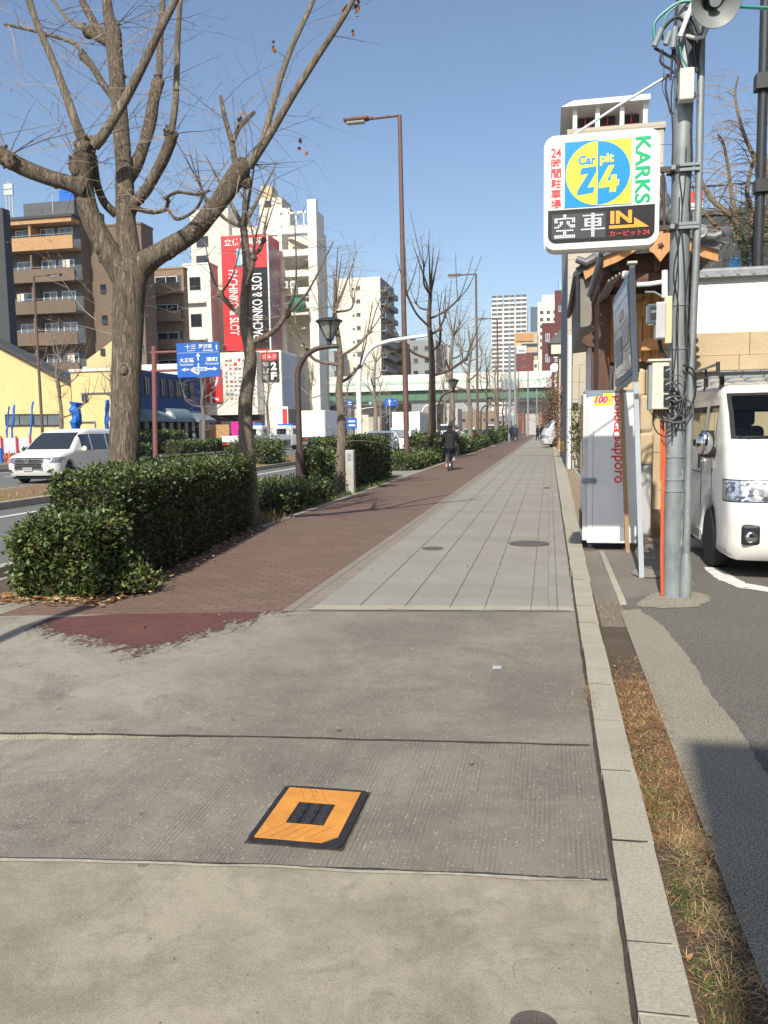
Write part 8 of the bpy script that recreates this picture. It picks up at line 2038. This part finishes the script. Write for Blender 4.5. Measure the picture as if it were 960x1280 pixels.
for y in (-.42, .68):
    mb = MB(); mb.lathe([(wrd-.03, -.018), (wrd, -.014), (wrd+.006, 0), (wrd, .014), (wrd-.03, .018)], 'rubber', (0, y, wrd), (1, 0, 0), 36)
    mb.f = mb.f[:-2]; mb.m = mb.m[:-2]; w_o = mb.build('wheel', bk, world=False, fixn=False)
    mb = MB(); mb.lathe([(wrd-.045, -.012), (wrd-.03, -.014), (wrd-.03, .014), (wrd-.045, .012)], 'rim_metal', (0, y, wrd), (1, 0, 0), 36); mb.f = mb.f[:-2]; mb.m = mb.m[:-2]
    for k in range(16): a = k*math.pi/8; mb.tube([(.012*(-1)**k, y, wrd), (0, y+(wrd-.04)*math.cos(a), wrd+(wrd-.04)*math.sin(a))], .0016, 'rim_metal', 3, caps=False)
    mb.cyl((-.04, y, wrd), (.04, y, wrd), .022, 'rim_metal', 10); mb.build('rim', w_o, world=False, fixn=False)
mb = MB()
for a, b, r_ in (((0, .08, .30), (0, -.04, .80), .016), ((0, .08, .30), (0, .52, .80), .018), ((0, .0, .62), (0, .52, .86), .014), ((0, .55, .72), (0, .50, 1.0), .016), ((.03, -.42, wrd), (.02, -.02, .72), .009), ((-.03, -.42, wrd), (-.02, -.02, .72), .009), ((.03, -.42, wrd), (.02, .08, .30), .010), ((-.03, -.42, wrd), (-.02, .08, .30), .010), ((.04, .68, wrd), (.02, .55, .74), .012), ((-.04, .68, wrd), (-.02, .55, .74), .012)): mb.cyl(a, b, r_, 'dark_metal', 8)
mb.build('frame', bk, world=False)
mb = MB(); mb.tube([(-.27, .44, 1.0), (-.12, .52, 1.02), (0, .50, 1.0), (.12, .52, 1.02), (.27, .44, 1.0)], .012, 'rim_metal', 8); mb.build('handlebar', bk, world=False)
mb = MB(); mb.sphere((0, -.06, .82), (.085, .13, .04), 'black_plastic', 14, 8); mb.build('saddle', bk, world=False)
mb = MB(); mb.tube([(0, -.42+.365*math.cos(R(a)), wrd+.365*math.sin(R(a))) for a in range(20, 185, 15)], .022, 'dark_metal', 8); mb.build('mudguard', bk, world=False)
mb = MB(); mb.lathe([(.03, 0), (.03, .015), (.01, .02)], 'lens_red', (0, -.79, .47), (0, -1, 0), 12); mb.build('reflector', bk, world=False)
mb = MB(); mb.cyl((-.06, .08, .30), (.06, .08, .30), .02, 'rim_metal', 8); mb.cyl((-.07, .08, .30), (-.07, .12, .15), .01, 'rim_metal', 6); mb.cyl((.07, .08, .30), (.07, .12, .42), .01, 'rim_metal', 6); mb.box(-.17, -.07, .06, .16, .125, .15, 'black_plastic'); mb.box(.07, .17, .08, .18, .335, .36, 'black_plastic'); mb.build('crank', bk, world=False)
CP = (-3.42, 29.0, .0)
cy.location = CP; bk.location = CP; cy.scale = bk.scale = (.95, .95, .95)
def walker(label, coat, trou, loc, rz, seed, H=1.68):
    rr = random.Random(seed); root = thing('person', label, 'person', (0, 0, 0)); k = H/1.7
    st = rr.uniform(.10, .2)
    hip = V3(0, 0, .92)*k; nk = V3(0, .02, 1.44)*k; hd = V3(0, .04, 1.58)*k
    an = [V3(-.09, st, .09)*k, V3(.09, -st, .10)*k]; kn = [V3(-.09, st*.8, .50)*k, V3(.09, -st*.2, .50)*k]
    sh = [V3(s*.18, .02, 1.38)*k for s in (-1, 1)]; el = [V3(-.24, -.06, 1.10)*k, V3(.24, .04, 1.10)*k]; wr = [V3(-.23, .0, .88)*k, V3(.23, .16, .90)*k]
    body = [('t', [hip, nk-V3(0, 0, .2), nk], [.13, .14, .055]), ('t', [nk, hd], [.05, .05]), ('s', hd+V3(0, 0, .03), (.075, .095, .115)), ('s', hd+V3(0, .1, .01), (.014, .02, .02))]
    for i in range(2):
        body += [('t', [hip, kn[i], an[i]], [.09, .055, .04]), ('t', [an[i]+V3(0, -.04, -.03), an[i]+V3(0, .15, -.05)], [.04, .03]), ('t', [nk-V3(0, 0, .06), sh[i], el[i], wr[i]], [.06, .06, .043, .03]), ('s', wr[i]+V3(0, .01, -.06), (.022, .035, .06))]
        for q_ in range(4): body.append(('t', [wr[i]+V3(0, -.02+.018*q_, -.09), wr[i]+V3(0, -.012+.016*q_, -.15)], [.010, .008]))
    fused('body', root, 'skin', body, .018)
    ct = [('t', [hip-V3(0, 0, .12), nk-V3(0, 0, .2), nk], [.17, .17, .075])]
    for i in range(2): ct.append(('t', [nk-V3(0, 0, .08), sh[i], el[i], wr[i]], [.08, .082, .062, .048]))
    fused('coat', root, coat, ct, .018)
    fused('trousers', root, trou, [('t', [hip-V3(0, 0, .04), kn[i], an[i]+V3(0, 0, .02)], [.115, .078, .058]) for i in range(2)], .018)
    fused('hair', root, 'hair_black', [('s', hd+V3(0, -.012, .045), (.09, .105, .11))], .018)
    for i in range(2): fused('shoe', root, 'black_plastic', [('t', [an[i]+V3(0, -.05, -.05), an[i]+V3(0, .15, -.065)], [.045, .036])], .018)
    root.location = loc; root.rotation_euler = (0, 0, rz)
q = atg(641, 552); walker('person in black coat and navy trousers walking away by the far utility pole', 'cloth_black', 'cloth_navy', (q.x, 82, 0), .1, 1)
q = atg(646, 552); walker('person in dark blue coat beside the one in black', 'cloth_navy', 'cloth_navy', (q.x, 81, 0), .3, 2)
q = aty(672, 545, 92); walker('stooped looking person in black left of the silver van', 'cloth_black', 'cloth_black', (q.x, 92, 0), 1.2, 3, 1.6)
q = aty(677, 545, 90); walker('person in charcoal coat close to the silver van nose', 'cloth_black', 'cloth_jean', (q.x, 90, 0), -.9, 4, 1.66)

# ================================================================== POTS AND PLANTS ON THE RIGHT
def shrub(name, label, c, h, w, n, leaf, mats, seed, trunk=True, cat='shrub'):
    rr = random.Random(seed); o = thing(name, label, cat, (c[0], c[1], 0)); mb = MB()
    for k in range(7):
        a = rr.uniform(0, 6.28); e = Vector((c[0]+math.cos(a)*w*.5*rr.random(), c[1]+math.sin(a)*w*.5*rr.random(), h*rr.uniform(.6, .98))); P, Q = smooth_path([Vector((c[0], c[1], c[2])), Vector((c[0], c[1], c[2])).lerp(e, .5)+Vector((rr.gauss(0, .06), rr.gauss(0, .06), 0)), e], [.022, .015, .005], 4); mb.tube(P, Q, 'bark_smooth', 5)
        for i in range(3, len(P)): twigs(mb, P[i], Vector((rr.gauss(0, 1), rr.gauss(0, 1), rr.gauss(.3, .5))), rr.uniform(.2, .5)*w, .005, rr, 'twig', 1, .1, False)
    mb.build('stem', o, fixn=False)
    V = MB()
    for i in range(n):
        p = Vector((c[0]+rr.gauss(0, w*.28), c[1]+rr.gauss(0, w*.28), c[2]+(h-c[2])*(.15+.85*rr.random()))); d = Vector((rr.gauss(0, 1), rr.gauss(0, 1), rr.gauss(.3, .8))).normalized()*leaf*rr.uniform(.6, 1.2); s = d.orthogonal().normalized()*leaf*.28
        V.add([p, p+d*.5+s, p+d, p+d*.5-s], [(0, 1, 2, 3)], rr.choice(mats))
    V.build('foliage', o, smooth=False, fixn=False)
shrub('shrub', 'tall brown leafed shrub in a pot beside the yellow can', (.78, 40, .25), 3.3, 1.15, 2600, .10, ['leaf_dry', 'brown_leaf' if 'brown_leaf' in MATS else (M('brown_leaf', (.10, .055, .035), .7, .3, 9) and 'brown_leaf'), 'brown_leaf', 'blade_brown'], 1)
shrub('potted_plant', 'green upright leafy plant in a brown pot by the beige building', (1.05, 29.2, .35), 2.15, .6, 420, .13, ['leaf_mid', 'leaf_dark', 'leaf_light'], 2, cat='plant')
shrub('potted_plant', 'small rusty leafed plant low beside the white pot', (.62, 34.2, .3), .85, .45, 420, .07, ['leaf_dry', 'yellow_plastic', 'brown_leaf'], 4, cat='plant')
shrub('tree_clump', 'brown twiggy trees closing the walk below the overpass end', (1.6, 120, 0), 8.5, 4.5, 3500, .3, ['brown_leaf', 'leaf_dry', 'brown_leaf'], 5, cat='trees')
shrub('tree_clump', 'dark shrubby tree farther along the walk behind the silver van', (.9, 96, 0), 5.5, 3.0, 2200, .25, ['brown_leaf', 'leaf_dark', 'brown_leaf'], 6, cat='trees')
mb = MB(); mb.lathe([(.12, 0), (.16, .28), (.18, .30), (.18, .33), (.15, .33), (.14, .26)], 'pot_white', (.82, 33.6, 0), (0, 0, 1), 16); tag(mb.build('flower_pot'), 'small white flower pot at the kerb below the yellow can', 'flower pot')
mb = MB(); mb.lathe([(.12, .33), (.14, .36), (.14, .95), (.12, 1.0), (.05, 1.02), (.05, 1.1)], 'yellow_plastic', (.86, 34.4, 0), (0, 0, 1), 16); tag(mb.build('yellow_can'), 'bright yellow watering can standing among the flower pots', 'can')
mb = MB(); mb.lathe([(.24, 0), (.30, .38), (.32, .40), (.32, .44), (.27, .44), (.26, .36)], 'terracotta', (1.38, 33.2, 0), (0, 0, 1), 18); tag(mb.build('flower_pot'), 'wide brown flower pot right of the white pot', 'flower pot')
mb = MB(); mb.rbox(.98, 1.06, 33.5, 33.58, 0, 1.0, .01, 'bark_board'); tag(mb.build('stake'), 'short wooden stake standing between the flower pots', 'stake')
mb = MB(); mb.tube([(.70, 29.5, 0), (.70, 29.5, 4.6)], .06, 'white_metal', 8); tag(mb.build('drain_pipe'), 'white drain pipe at the front corner of the beige building', 'pipe')

# ================================================================== THE AIR
hm = bpy.data.materials.new('haze'); hm.use_nodes = True; MATS['haze'] = hm
t = hm.node_tree; t.nodes.remove(t.nodes['Principled BSDF'])
pv = t.nodes.new('ShaderNodeVolumePrincipled'); pv.inputs['Color'].default_value = (.80, .88, 1.0, 1); pv.inputs['Density'].default_value = .00022; pv.inputs['Anisotropy'].default_value = .2
t.links.new(pv.outputs[0], t.nodes['Material Output'].inputs['Volume'])
mb = MB(); mb.box(-920, 920, -100, 1420, -1.2, 112, 'haze'); o = mb.build('haze', smooth=False); o['kind'] = 'stuff'
